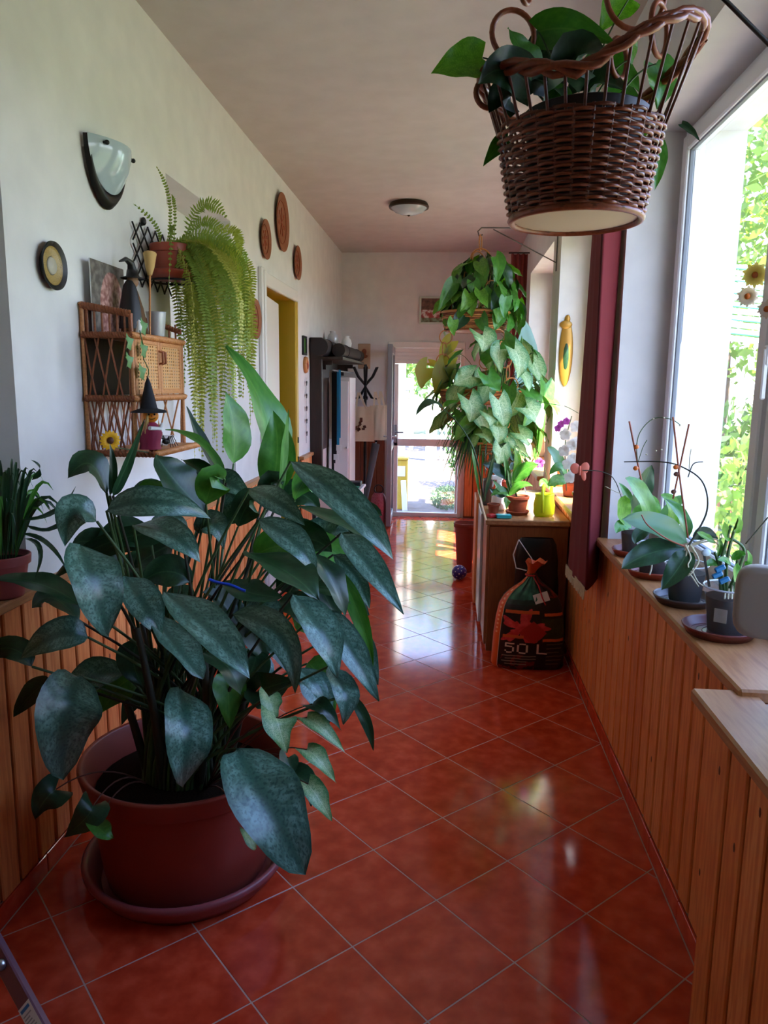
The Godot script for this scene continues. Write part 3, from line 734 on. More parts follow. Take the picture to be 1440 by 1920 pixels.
func big_plant() -> void:
	var pc := Vector3(-0.85, 0.012, -2.27)
	# saucer
	one(MB.new().lathe(Vector3(-0.85, 0.001, -2.27), [Vector2(0, 0), Vector2(0.29, 0), Vector2(0.315, 0.03), Vector2(0.325, 0.05), Vector2(0.338, 0.064), Vector2(0.34, 0.078), Vector2(0.33, 0.086), Vector2(0.318, 0.08), Vector2(0.30, 0.05), Vector2(0.28, 0.012), Vector2(0.28, 0.012), Vector2(0, 0.010)], 56), "pot_saucer", M.saucer_pink, "large dusty-pink plastic saucer under the biggest pot", "saucer", Vector3(-0.85, 0, -2.27))
	var t := thing("potted_aglaonema", "huge bushy plant with silvery dark leaves in a terracotta tub", "plant", pc)
	put(MB.new().lathe(pc, [Vector2(0, 0.002), Vector2(0.235, 0), Vector2(0.262, 0.012), Vector2(0.272, 0.06), Vector2(0.306, 0.34), Vector2(0.306, 0.34), Vector2(0.322, 0.345), Vector2(0.336, 0.40), Vector2(0.33, 0.41), Vector2(0.316, 0.405), Vector2(0.29, 0.30), Vector2(0.26, 0.05)], 56), "pot", M.plastic_terracotta, t)
	put(MB.new().lathe(pc, [Vector2(0.286, 0.315), Vector2(0.2, 0.33), Vector2(0.1, 0.34), Vector2(0, 0.335)], 32), "soil", M.soil, t)
	var root := pc + Vector3(0, 0.33, 0)
	# [base u v, middle u v, tip u v, width m, z base, z middle, z tip, roll deg, kind]
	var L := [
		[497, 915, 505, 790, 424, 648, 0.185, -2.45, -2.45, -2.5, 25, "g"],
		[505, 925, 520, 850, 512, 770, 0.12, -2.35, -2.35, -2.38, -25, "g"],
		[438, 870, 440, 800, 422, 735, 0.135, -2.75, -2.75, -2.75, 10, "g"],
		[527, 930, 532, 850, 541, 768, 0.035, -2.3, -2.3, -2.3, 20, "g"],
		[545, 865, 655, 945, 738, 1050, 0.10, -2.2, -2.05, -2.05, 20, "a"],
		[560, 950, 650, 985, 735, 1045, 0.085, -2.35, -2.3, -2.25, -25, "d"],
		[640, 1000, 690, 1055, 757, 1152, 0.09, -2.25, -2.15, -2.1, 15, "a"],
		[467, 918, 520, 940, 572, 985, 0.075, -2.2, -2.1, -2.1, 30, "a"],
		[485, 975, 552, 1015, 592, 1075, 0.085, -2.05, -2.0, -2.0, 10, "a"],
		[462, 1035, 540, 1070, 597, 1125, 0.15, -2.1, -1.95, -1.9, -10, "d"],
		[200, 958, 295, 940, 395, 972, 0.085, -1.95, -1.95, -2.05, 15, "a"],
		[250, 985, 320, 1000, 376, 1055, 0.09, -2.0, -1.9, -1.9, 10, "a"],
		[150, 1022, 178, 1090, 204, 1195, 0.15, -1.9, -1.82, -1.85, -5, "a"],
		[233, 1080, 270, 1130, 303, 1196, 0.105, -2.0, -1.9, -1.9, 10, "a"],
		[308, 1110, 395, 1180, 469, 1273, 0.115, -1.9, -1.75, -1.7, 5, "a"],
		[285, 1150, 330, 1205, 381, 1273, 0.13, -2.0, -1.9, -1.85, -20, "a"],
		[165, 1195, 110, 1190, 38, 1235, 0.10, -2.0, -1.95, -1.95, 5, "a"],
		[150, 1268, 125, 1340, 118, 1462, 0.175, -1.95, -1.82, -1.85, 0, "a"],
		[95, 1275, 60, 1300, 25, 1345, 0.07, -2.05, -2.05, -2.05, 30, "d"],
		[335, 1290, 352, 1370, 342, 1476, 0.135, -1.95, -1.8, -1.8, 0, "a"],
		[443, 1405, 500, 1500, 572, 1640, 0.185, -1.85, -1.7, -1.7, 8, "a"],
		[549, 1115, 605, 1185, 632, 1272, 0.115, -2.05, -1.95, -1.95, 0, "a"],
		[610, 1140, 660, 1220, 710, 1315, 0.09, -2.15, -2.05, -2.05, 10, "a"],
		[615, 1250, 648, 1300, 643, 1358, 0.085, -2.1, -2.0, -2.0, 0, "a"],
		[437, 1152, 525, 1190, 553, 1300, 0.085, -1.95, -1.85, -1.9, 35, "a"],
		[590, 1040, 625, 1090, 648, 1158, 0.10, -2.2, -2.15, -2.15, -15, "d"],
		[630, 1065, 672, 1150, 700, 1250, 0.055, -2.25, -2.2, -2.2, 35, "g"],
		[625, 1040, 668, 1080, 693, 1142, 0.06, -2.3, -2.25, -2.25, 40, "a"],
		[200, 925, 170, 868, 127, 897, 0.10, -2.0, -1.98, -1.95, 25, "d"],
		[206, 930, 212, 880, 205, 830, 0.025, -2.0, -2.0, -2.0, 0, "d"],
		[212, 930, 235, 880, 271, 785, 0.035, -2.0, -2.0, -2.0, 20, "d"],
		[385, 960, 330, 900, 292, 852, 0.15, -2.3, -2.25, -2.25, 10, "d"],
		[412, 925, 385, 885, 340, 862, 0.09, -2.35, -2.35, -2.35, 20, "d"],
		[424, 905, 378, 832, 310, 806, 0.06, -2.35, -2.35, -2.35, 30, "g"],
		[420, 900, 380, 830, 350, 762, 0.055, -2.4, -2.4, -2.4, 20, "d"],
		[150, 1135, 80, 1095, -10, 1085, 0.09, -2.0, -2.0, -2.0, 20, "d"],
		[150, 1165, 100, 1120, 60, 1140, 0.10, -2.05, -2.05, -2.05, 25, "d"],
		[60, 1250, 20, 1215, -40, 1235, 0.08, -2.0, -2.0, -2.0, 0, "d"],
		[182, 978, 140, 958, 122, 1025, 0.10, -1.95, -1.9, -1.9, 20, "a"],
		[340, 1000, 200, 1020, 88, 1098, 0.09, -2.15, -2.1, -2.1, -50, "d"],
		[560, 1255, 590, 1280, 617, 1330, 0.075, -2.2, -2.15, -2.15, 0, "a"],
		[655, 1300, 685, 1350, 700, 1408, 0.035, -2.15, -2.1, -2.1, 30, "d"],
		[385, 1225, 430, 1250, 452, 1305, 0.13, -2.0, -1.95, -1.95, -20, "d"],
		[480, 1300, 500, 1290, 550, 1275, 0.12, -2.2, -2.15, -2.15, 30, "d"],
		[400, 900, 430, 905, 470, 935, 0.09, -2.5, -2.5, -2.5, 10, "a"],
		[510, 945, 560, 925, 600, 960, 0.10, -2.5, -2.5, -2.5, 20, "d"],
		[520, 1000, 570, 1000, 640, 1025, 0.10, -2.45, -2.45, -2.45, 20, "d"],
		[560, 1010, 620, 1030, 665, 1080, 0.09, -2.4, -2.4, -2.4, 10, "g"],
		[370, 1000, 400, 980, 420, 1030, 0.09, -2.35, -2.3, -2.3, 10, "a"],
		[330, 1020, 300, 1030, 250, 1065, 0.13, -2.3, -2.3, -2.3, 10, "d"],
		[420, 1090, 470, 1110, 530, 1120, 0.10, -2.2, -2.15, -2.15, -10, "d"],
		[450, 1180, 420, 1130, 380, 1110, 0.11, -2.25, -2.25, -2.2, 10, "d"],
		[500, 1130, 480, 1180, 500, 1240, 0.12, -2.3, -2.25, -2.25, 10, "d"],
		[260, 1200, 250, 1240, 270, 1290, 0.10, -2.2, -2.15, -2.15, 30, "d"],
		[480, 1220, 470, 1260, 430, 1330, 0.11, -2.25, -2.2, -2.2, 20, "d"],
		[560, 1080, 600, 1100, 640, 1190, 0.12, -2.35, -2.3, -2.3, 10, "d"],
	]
	var k := 0
	for l in L:
		var p := leaf_pts([l[0], l[1], l[2], l[3], l[4], l[5]], l[7], l[8], l[9])
		var m: Material = M.leaf_green if l[11] == "g" else (M.leaf_dark if l[11] == "d" else M.aglao[k % 3])
		put(blade(p[0], p[1], p[2], l[6], deg_to_rad(l[10]), "oval" if l[6] > 0.12 and l[11] == "a" else "lance", 0.28), "leaf", m, t)
		# stalk back to a cane in the pot
		var ca := TAU * k / L.size() * 3.0
		var c0 := root + Vector3(cos(ca) * 0.13, 0, sin(ca) * 0.12)
		var b: Vector3 = p[0]
		var j := c0.lerp(b, 0.45); j.x = lerpf(c0.x, b.x, 0.25); j.z = lerpf(c0.z, b.z, 0.25)
		var path := []
		for k2 in 9: path.append(bez(c0, j, b, k2 / 8.0))
		put(MB.new().tube(path, 0.008, 0.0038, 6, false), "stem", M.stalk if k % 3 else M.stalk_dark, t)
		k += 1
	# leaves deeper in the crown
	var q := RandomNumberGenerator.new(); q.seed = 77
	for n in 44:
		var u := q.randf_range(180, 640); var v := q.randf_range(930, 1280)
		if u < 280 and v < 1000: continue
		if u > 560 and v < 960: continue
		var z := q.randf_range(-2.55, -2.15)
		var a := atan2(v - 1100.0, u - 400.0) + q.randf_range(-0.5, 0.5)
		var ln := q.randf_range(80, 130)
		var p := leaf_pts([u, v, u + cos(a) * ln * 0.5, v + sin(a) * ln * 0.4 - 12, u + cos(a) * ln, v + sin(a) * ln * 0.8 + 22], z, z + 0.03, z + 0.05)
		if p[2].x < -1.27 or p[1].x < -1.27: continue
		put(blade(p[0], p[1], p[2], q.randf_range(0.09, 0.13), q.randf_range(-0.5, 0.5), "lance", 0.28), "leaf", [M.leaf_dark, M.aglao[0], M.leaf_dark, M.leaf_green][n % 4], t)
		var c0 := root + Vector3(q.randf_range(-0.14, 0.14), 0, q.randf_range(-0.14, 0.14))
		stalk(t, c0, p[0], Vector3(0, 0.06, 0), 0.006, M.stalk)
	# thick canes
	for k2 in 7:
		var a := k2 * 0.95
		var c0 := root + Vector3(cos(a) * 0.12, -0.02, sin(a) * 0.10)
		stalk(t, c0, c0 + Vector3(cos(a) * 0.1, 0.42 + 0.08 * (k2 % 3), sin(a) * 0.08), Vector3(0.02, 0, 0.02), 0.016, M.stalk_dark, "cane")
	var tie := []
	for k2 in 9: tie.append(at(392 + k2 * 8.5, 1086 + k2 * 2.6 + sin(k2) * 1.5, -1.85))
	put(MB.new().tube(tie, 0.004, 0.004, 6), "plant_tie", M.blue, t)
	# arrow-leaved creeper in the same tub
	var S := [[520, 1345, 525, 1365, 538, 1412, 0.11, -1.95, "s"], [505, 1305, 510, 1325, 520, 1350, 0.07, -2.0, "s"], [575, 1345, 605, 1365, 648, 1412, 0.06, -2.0, "s"], [585, 1320, 610, 1330, 640, 1370, 0.06, -2.05, "d"], [575, 1405, 600, 1425, 630, 1468, 0.065, -1.95, "s"], [578, 1470, 600, 1500, 622, 1540, 0.07, -1.92, "s"], [505, 1450, 535, 1475, 562, 1515, 0.09, -1.95, "s"], [540, 1420, 545, 1440, 560, 1460, 0.06, -2.0, "d"], [545, 1450, 575, 1470, 583, 1512, 0.08, -1.97, "d"], [105, 1480, 85, 1500, 65, 1535, 0.10, -2.0, "d"], [175, 1510, 160, 1535, 120, 1570, 0.09, -1.9, "d"], [180, 1545, 195, 1560, 213, 1572, 0.06, -1.88, "g"], [465, 1560, 475, 1580, 480, 1592, 0.05, -1.9, "s"]]
	for l in S:
		var p := leaf_pts([l[0], l[1], l[2], l[3], l[4], l[5]], l[7], l[7] + 0.03, l[7] + 0.02)
		put(blade(p[0], p[1], p[2], l[6], 0.0, "heart", 0.3, Vector3.ZERO, 12, 0.45), "creeper_leaf", M.leaf_syn if l[8] == "s" else (M.leaf_dark if l[8] == "d" else M.leaf_green), t)
		stalk(t, root + Vector3(0.1 * signf(l[0] - 330), 0.0, 0.08), p[0], Vector3(0, 0.05, 0), 0.003, M.stalk_red, "creeper_stem")

func left_grassy_plant() -> void:
	# strap-leaved plant in a pink pot on a small board by the set-back wall
	var c := Vector3(-1.33, 0.987, -2.1)
	var t := thing("potted_spider_plant", "grassy strap-leaved plant in a pink pot on the ledge at the edge of view", "plant", c)
	put(pot_mesh(c, 0.055, 0.075, 0.13, 0.03), "pot", M.pot_pink, t)
	put(MB.new().lathe(c, [Vector2(0.072, 0.112), Vector2(0, 0.118)], 20), "soil", M.soil, t)
	var q := RandomNumberGenerator.new(); q.seed = 5
	for k in 90:
		var a := q.randf() * TAU
		var r := q.randf_range(0.05, 0.24)
		var h := q.randf_range(0.16, 0.34) * (1.0 - r * 0.9)
		var b := c + Vector3(cos(a) * 0.04, 0.12, sin(a) * 0.04)
		var tip := c + Vector3(cos(a) * r, 0.12 + h - r * q.randf_range(0.0, 0.5), sin(a) * r * 0.7)
		if tip.x < -1.58 or (tip.z < -2.19 and tip.x < -1.31): continue
		var m := b.lerp(tip, 0.55) + Vector3(0, 0.05 + r * 0.25, 0)
		put(blade(b, m, tip, q.randf_range(0.010, 0.017), q.randf_range(-0.8, 0.8), "strap", 0.4, Vector3.ZERO, 7), "leaf", M.leaf_dark if k % 3 else M.leaf_green, t)
	for l in [[40, 975, 100, 960, 142, 912], [50, 985, 100, 990, 140, 940], [40, 1000, 90, 1020, 125, 1070], [45, 1010, 75, 1030, 65, 1085], [60, 900, 75, 880, 58, 862]]:
		var p := leaf_pts(l, -2.08, -2.0, -1.98)
		put(blade(p[0], p[1], p[2], 0.016, 0.3, "strap", 0.4, Vector3.ZERO, 9), "leaf", M.leaf_dark, t)

# ================================================================ hangings on the long left wall
func disc_on_wall(called: String, label: String, category: String, c: Vector3, r: float, m: Material, group := "") -> Node3D:
	var t := thing(called, label, category, c, group)
	var bas := Basis(Vector3(0, 1, 0), Vector3(1, 0, 0), Vector3(0, 0, 1))
	put(MB.new().lathe(c, [Vector2(0, 0.002), Vector2(r * 0.7, 0.002), Vector2(r, 0.022), Vector2(r * 0.99, 0.028), Vector2(r * 0.72, 0.012), Vector2(r * 0.72, 0.012), Vector2(0, 0.010)], 40, bas), "plate", m, t)
	return t
func left_wall_things() -> void:
	var bas := Basis(Vector3(0, 1, 0), Vector3(1, 0, 0), Vector3(0, 0, 1))
	# ---- half-moon wall lamp
	var lc := Vector3(WL, 2.50, -2.905)
	var wl := thing("half_moon_lamp", "half-moon wall lamp with a frosted glass dish and a black crescent", "lamp", lc)
	var fr := mat(srgb(176, 192, 198), 0.12); M.frost = fr
	var rows := []; var rows2 := []
	for k in 25:
		var a := PI + PI * k / 24.0
		var row := PackedVector3Array(); var r2 := PackedVector3Array()
		for q in 7:
			var f := q / 6.0
			var rr := 0.165 * f
			row.append(lc + Vector3(0.105 - 0.075 * f * f, sin(a) * rr * 1.02, cos(a) * rr))
			var g := lerpf(0.15, 0.212 - 0.05 * pow(absf(cos(a)), 1.5), f)
			r2.append(lc + Vector3(0.012 + 0.022 * sin(f * PI), sin(a) * g * 1.06, cos(a) * g))
		rows.append(row); rows2.append(r2)
	put(MB.new().grid(rows), "glass_dish", M.frost, wl)
	put(MB.new().grid(rows2), "crescent", M.blackmetal, wl)
	put(MB.new().span(lc + Vector3(0.0, -0.12, -0.07), lc + Vector3(0.03, -0.02, 0.07), 0.01), "wall_plate", M.blackmetal, wl)
	for s in [-0.12, 0.12]:
		put(MB.new().tube([lc + Vector3(0.01, -0.02, s), lc + Vector3(0.075, -0.02, s * 0.95)], 0.005).ball(lc + Vector3(0.078, -0.02, s * 0.95), Vector3.ONE * 0.009, 5), "clip", M.blackmetal, wl)
	# ---- black and gold plate
	var pc := Vector3(WL, 2.005, -2.47)
	var gold := tex_mat(noise_tex(80, 0.12, [[0.0, srgb(70, 56, 24)], [0.5, srgb(176, 146, 78)], [1.0, srgb(120, 96, 44)]]), 0.4, Vector3(6, 6, 6)); M.gold = gold
	var pl := disc_on_wall("gilded_plate", "small round black wall plate with a gilded band", "plate", pc, 0.078, M.black)
	put(MB.new().lathe(pc, [Vector2(0.03, 0.0125), Vector2(0.055, 0.0135), Vector2(0.062, 0.019)], 32, bas), "gilded_band", gold, pl)
	put(MB.new().lathe(pc, [Vector2(0.028, 0.012), Vector2(0.026, 0.018), Vector2(0.0, 0.02)], 24, bas), "medallion", mat(srgb(176, 170, 150), 0.4), pl)
	# ---- terracotta plates
	M.plate_clay = tex_mat(noise_tex(81, 0.07, [[0.0, srgb(120, 66, 38)], [0.45, srgb(158, 92, 58)], [0.55, srgb(130, 72, 42)], [1.0, srgb(170, 104, 66)]]), 0.6, Vector3(5, 5, 5))
	for p in [[525, 417, 0.215, "largest of the three clay plates up by the ceiling"], [493.5, 449, 0.135, "clay plate hanging just below and before the largest one"], [554, 493, 0.14, "thin clay plate hanging above the ochre doorway"], [474, 598, 0.13, "clay plate with a painted scene beside the white door casing"]]:
		var c := on_x(p[0], p[1], WL)
		var d := disc_on_wall("clay_plate", p[3], "plate", c, p[2], M.plate_clay, "clay plates on the long wall")
		put(MB.new().ring(c + Vector3(0.0155, 0, 0), p[2] * 0.72, 0.003, Vector3.RIGHT, 28, 5), "raised_ring", M.terracotta, d)
		# a raised sprig
		var sp := MB.new()
		for q in 7:
			var a: float = q * 0.9 + p[2] * 20.0
			var e := c + Vector3(0.014, sin(a) * p[2] * 0.42, cos(a) * p[2] * 0.42)
			sp.tube([c + Vector3(0.013, 0, 0), e], 0.003, 0.002, 5).ball(e, Vector3(0.004, p[2] * 0.09, p[2] * 0.07), 4)
		put(sp, "sprig_relief", M.terracotta, d)
	# ---- trellis with fern pot
	var tr := thing("lattice_trellis", "black diamond-lattice wall trellis with a ring holding the fern pot", "trellis", Vector3(WL, 2.03, -3.3))
	var z0 := -3.56; var z1 := -3.14; var y0 := 2.03; var y1 := 2.29
	for k in range(-5, 8):
		for sg in [1.0, -1.0]:
			var a := Vector2(z0 + k * 0.085, y0 if sg > 0 else y1); var b := a + Vector2(0.26, 0.26 * sg)
			# clip to the panel
			var t0 := maxf(0.0, (z0 - a.x) / 0.26); var t1 := minf(1.0, (z1 - a.x) / 0.26)
			if t1 - t0 < 0.12: continue
			var p := a.lerp(b, t0); var q := a.lerp(b, t1)
			put(MB.new().tube([Vector3(WL + 0.012, p.y, p.x), Vector3(WL + 0.012, q.y, q.x)], 0.004, 0.004, 5), "lattice_bar", M.blackmetal, tr)
	put(MB.new().ball(Vector3(WL + 0.012, y1 + 0.015, -3.26), Vector3(0.012, 0.018, 0.014), 5).tube([Vector3(WL, y1, -3.26), Vector3(WL + 0.02, y1 + 0.01, -3.26)], 0.006), "hook", M.blackmetal, tr)
	var fc := Vector3(-1.215, 2.075, -3.30)
	put(MB.new().ring(fc + Vector3(0, -0.012, 0), 0.098, 0.005, Vector3.UP, 28, 6).tube([Vector3(WL + 0.012, fc.y - 0.012, fc.z - 0.05), fc + Vector3(-0.06, -0.012, -0.07)], 0.004).tube([Vector3(WL + 0.012, fc.y - 0.012, fc.z + 0.05), fc + Vector3(-0.06, -0.012, 0.07)], 0.004), "pot_ring", M.blackmetal, tr)
	one(saucer_mesh(fc + Vector3(0, -0.005, 0), 0.102, 0.035), "pot_saucer", M.plastic_red, "terracotta-red saucer under the hanging fern pot", "saucer", fc)
	var fe := thing("potted_fern", "long trailing yellow-green fern in a terracotta-red wall pot", "plant", fc + Vector3(0, 0.004, 0))
	put(pot_mesh(fc + Vector3(0, 0.004, 0), 0.066, 0.086, 0.135, 0.035), "pot", M.plastic_red, fe)
	var top := fc + Vector3(0, 0.14, 0)
	put(MB.new().lathe(top, [Vector2(0.08, -0.018), Vector2(0, -0.01)], 16), "soil", M.soil, fe)
	M.fern = leafy(mat(srgb(150, 164, 56), 0.5), Color(0.5, 0.55, 0.12))
	M.fern2 = leafy(mat(srgb(122, 146, 56), 0.5), Color(0.42, 0.5, 0.12))
	M.fern3 = leafy(mat(srgb(176, 176, 80), 0.5), Color(0.55, 0.55, 0.15))
	var q := RandomNumberGenerator.new(); q.seed = 14
	for k in 96:
		var u := q.randf_range(335, 474)
		var vv := q.randf_range(600, 865) if k % 4 else q.randf_range(480, 640)
		if u > 445: vv = minf(vv, q.randf_range(640, 800))
		if u < 360: vv = minf(vv, q.randf_range(680, 840))
		var zz := q.randf_range(-3.15, -3.72)
		var e := at(u, vv, zz)
		if e.x < WL + 0.05: e.x = WL + q.randf_range(0.05, 0.1)
		var s := top + Vector3(q.randf_range(-0.04, 0.04), 0, q.randf_range(-0.05, 0.05))
		var path := []
		var out := Vector3(e.x - s.x, 0, e.z - s.z)
		var ln := s.distance_to(e)
		for j in 25:
			var f := j / 24.0
			var h := 1.0 - pow(1.0 - f, 2.4)
			var p := s + out * minf(1.0, h * 1.06)
			p.y = s.y + 0.55 * q.randf_range(0.99, 1.0) * f * (1.0 - f) * 0.4 * clampf(out.length() * 4.0, 0.4, 1.2) + (e.y - s.y) * pow(f, 1.5)
			p += Vector3(sin(f * 9 + k) * 0.006, 0, cos(f * 8 + k * 2) * 0.008)
			path.append(p)
		frond(fe, path, q.randf_range(0.02, 0.03), q.randf(), [M.fern, M.fern2, M.fern3][k % 3])
	for l in [[312, 460, 318, 380, 293, 312, 0.011, -3.28], [300, 455, 290, 420, 250, 382, 0.011, -2.98], [345, 460, 378, 385, 425, 408, 0.035, -3.28], [325, 470, 328, 400, 322, 365, 0.010, -3.3], [318, 460, 322, 430, 316, 540, 0.012, -3.1], [340, 450, 400, 420, 448, 520, 0.03, -3.3], [335, 450, 390, 440, 430, 480, 0.03, -3.2]]:
		var path := []
		for j in 21: path.append(bez(at(l[0], l[1], l[7]), at(l[2], l[3], l[7]), at(l[4], l[5], l[7]), j / 20.0))
		frond(fe, path, l[6], 0.3, M.fern2)
	wicker_shelf()

func frond(parent: Node3D, path: Array, w: float, tw: float, m: Material) -> void:
	var b := MB.new()
	b.tube(path, 0.0016, 0.0008, 4, false)
	var n := path.size()
	var total := 0.0
	for k in n - 1: total += path[k].distance_to(path[k + 1])
	var cnt := int(total / 0.0125)
	for k in cnt:
		var f := (k + 0.5) / cnt * (n - 1)
		var i := int(f)
		var p: Vector3 = path[i].lerp(path[mini(i + 1, n - 1)], f - i)
		var t: Vector3 = (path[mini(i + 1, n - 1)] - path[i]).normalized()
		var sd := t.cross(Vector3(cos(tw * 6.0), 0.3, sin(tw * 6.0))).normalized()
		var nr := sd.cross(t)
		var s := f / (n - 1)
		var ww := w * clampf(s * 6.0, 0.3, 1.0) * clampf((1.0 - s) * 5.0, 0.25, 1.0)
		for g in [-1.0, 1.0]:
			var e: Vector3 = p + sd * g * ww + t * ww * 0.25 + nr * ww * 0.25 * sin(k * 1.7)
			var c := b.add(p - t * 0.003)
			b.add(p.lerp(e, 0.5) - t * 0.0045); b.add(e); b.add(p.lerp(e, 0.5) + t * 0.0045); b.add(p + t * 0.003)
			b.tri(c, c + 1, c + 2); b.tri(c, c + 2, c + 3); b.tri(c, c + 3, c + 4)
	put(b, "frond", m, parent)

func stick(b: MB, a: Vector3, c: Vector3, r := 0.0035) -> void:
	b.tube([a, c], r, r, 5)
func braid(a: Vector3, c: Vector3, r: float, turns: float) -> MB:
	# two strands twisted round each other
	var b := MB.new()
	var d := (c - a).normalized()
	var x := d.cross(Vector3.UP).normalized()
	if x.length() < 0.1: x = Vector3.RIGHT
	var y := d.cross(x)
	var n := int(turns * 8)
	for s in 2:
		var path := []
		for k in n + 1:
			var w := TAU * turns * k / n + s * PI
			path.append(a.lerp(c, float(k) / n) + (x * cos(w) + y * sin(w)) * r * 0.6)
		b.tube(path, r * 0.62, r * 0.62, 5)
	return b
func wicker_shelf() -> void:
	M.wicker = tex_mat(noise_tex(90, 0.06, [[0.0, srgb(176, 110, 60)], [1.0, srgb(220, 154, 94)]]), 0.5, Vector3(6, 6, 6))
	M.wicker_dark = tex_mat(noise_tex(91, 0.06, [[0.0, srgb(128, 68, 38)], [1.0, srgb(172, 100, 58)]]), 0.5, Vector3(6, 6, 6))
	M.straw = mat(srgb(206, 168, 104), 0.8)
	var x0 := WL + 0.01; var x1 := -1.14; var za := -2.665; var zb := -3.17
	var ys := [1.375, 1.575, 1.80]
	var t := thing("wicker_wall_shelf", "wicker wall shelf with two little latticed doors", "shelf", Vector3(WL, 1.37, -2.9))
	for p in [[x0, za, 1.905], [x0, zb, 1.905], [x1, za, 1.805], [x1, zb, 1.805]]:
		put(MB.new().tube([Vector3(p[0], 1.36, p[1]), Vector3(p[0], p[2], p[1])], 0.008, 0.008, 8), "post", M.wicker, t)
	for k in 3:
		var y: float = ys[k]
		var x2 := x1
		if k == 0: x2 = -1.07
		var sh := put(MB.new().span(Vector3(x0, y - 0.008, zb), Vector3(x2, y, za), 0.002), "shelf_board", M.wicker, t)
		put(braid(Vector3(x2 + 0.006, y - 0.004, zb - 0.01), Vector3(x2 + 0.006, y - 0.004, za + 0.01), 0.011, 22), "braided_edge", M.wicker, sh)
		put(braid(Vector3(x0, y - 0.004, za + 0.007), Vector3(x2 + 0.006, y - 0.004, za + 0.007), 0.011, 9), "braided_edge", M.wicker_dark, sh)
	# gallery rails
	put(braid(Vector3(x0, 1.90, za + 0.004), Vector3(x0, 1.90, zb), 0.011, 20), "back_rail", M.wicker, t)
	put(braid(Vector3(x0, 1.90, za), Vector3(x1, 1.87, za), 0.012, 9), "side_rail", M.wicker_dark, t)
	put(braid(Vector3(x0, 1.90, zb), Vector3(x1, 1.84, zb), 0.010, 9), "side_rail", M.wicker_dark, t)
	put(MB.new().tube([Vector3(x1, 1.80, za), Vector3(x1, 1.872, za)], 0.008), "post", M.wicker_dark, t)
	for k in 6:
		var f := (k + 0.7) / 6.5
		put(MB.new().tube([Vector3(lerpf(x0, x1, f), 1.80, za), Vector3(lerpf(x0, x1, f), 1.885, za)], 0.004), "spindle", M.wicker_dark, t)
		put(MB.new().tube([Vector3(lerpf(x0, x1, f), 1.80, zb), Vector3(lerpf(x0, x1, f), 1.87, zb)], 0.004), "spindle", M.wicker_dark, t)
	for k in 9: put(MB.new().tube([Vector3(x0, 1.80, lerpf(za, zb, (k + 0.5) / 9.0)), Vector3(x0, 1.895, lerpf(za, zb, (k + 0.5) / 9.0))], 0.004), "spindle", M.wicker_dark, t)
	# crossing sticks on the two ends and the open back
	for lv in [[1.575, 1.79], [1.375, 1.565]]:
		for k in 7:
			var f := (k + 0.5) / 7.0
			var g := clampf(f + (0.26 if k % 2 == 0 else -0.26), 0.03, 0.97)
			for z in [za, zb]:
				put(MB.new().tube([Vector3(lerpf(x0, x1, f), lv[0], z), Vector3(lerpf(x0, x1, (f + g) / 2), (lv[0] + lv[1]) / 2, z + 0.004), Vector3(lerpf(x0, x1, g), lv[1], z)], 0.0038, 0.0038, 5), "cross_stick", M.wicker_dark if z == za else M.wicker, t)
	for k in 16:
		var f := (k + 0.5) / 16.0
		var g := clampf(f + (0.14 if k % 2 == 0 else -0.14), 0.02, 0.98)
		put(MB.new().tube([Vector3(x0, 1.375, lerpf(za, zb, f)), Vector3(x0, 1.568, lerpf(za, zb, g))], 0.0035, 0.0035, 5), "cross_stick", M.wicker_dark, t)
	# dark sheet behind the doors; its colour stands for the shade inside
	put(MB.new().span(Vector3(x0 + 0.002, 1.58, zb + 0.01), Vector3(x0 + 0.006, 1.79, za - 0.01)), "lining", M.darkwood, t)
	# two doors with woven panels
	for k in 2:
		var d0 := lerpf(za - 0.012, zb + 0.012, k / 2.0) - 0.002; var d1 := lerpf(za - 0.012, zb + 0.012, (k + 1) / 2.0) + 0.002
		var fb := MB.new()
		fb.span(Vector3(x1 - 0.004, 1.585, d1), Vector3(x1 + 0.006, 1.79, d1 + 0.022), 0.002)
		fb.span(Vector3(x1 - 0.004, 1.585, d0 - 0.022), Vector3(x1 + 0.006, 1.79, d0), 0.002)
		fb.span(Vector3(x1 - 0.004, 1.77, d1 + 0.022), Vector3(x1 + 0.006, 1.79, d0 - 0.022), 0.002)
		fb.span(Vector3(x1 - 0.004, 1.585, d1 + 0.022), Vector3(x1 + 0.006, 1.605, d0 - 0.022), 0.002)
		var dr := put(fb, "door", M.wicker, t)
		var wv := MB.new()
		for q in 9:
			var zq := lerpf(d1 + 0.024, d0 - 0.024, q / 8.0)
			wv.span(Vector3(x1 - 0.001, 1.60, zq - 0.0075), Vector3(x1 + 0.001, 1.775, zq + 0.0075))
		for q in 14:
			var yq := 1.607 + q * 0.0125
			wv.span(Vector3(x1 + 0.001, yq - 0.0032, d1 + 0.02), Vector3(x1 + 0.003, yq + 0.0032, d0 - 0.02))
		put(wv, "woven_panel", M.cane, dr)
		var hz := d1 + 0.012 if k == 0 else d0 - 0.012
		put(MB.new().tube([Vector3(x1 + 0.005, 1.70, hz), Vector3(x1 + 0.022, 1.705, hz), Vector3(x1 + 0.022, 1.745, hz), Vector3(x1 + 0.005, 1.75, hz)], 0.005), "handle", M.wicker_dark, dr)
	# ---- things on the shelf
	var im := Image.create(64, 64, false, Image.FORMAT_RGB8)
	var n := FastNoiseLite.new(); n.seed = 8; n.frequency = 0.05
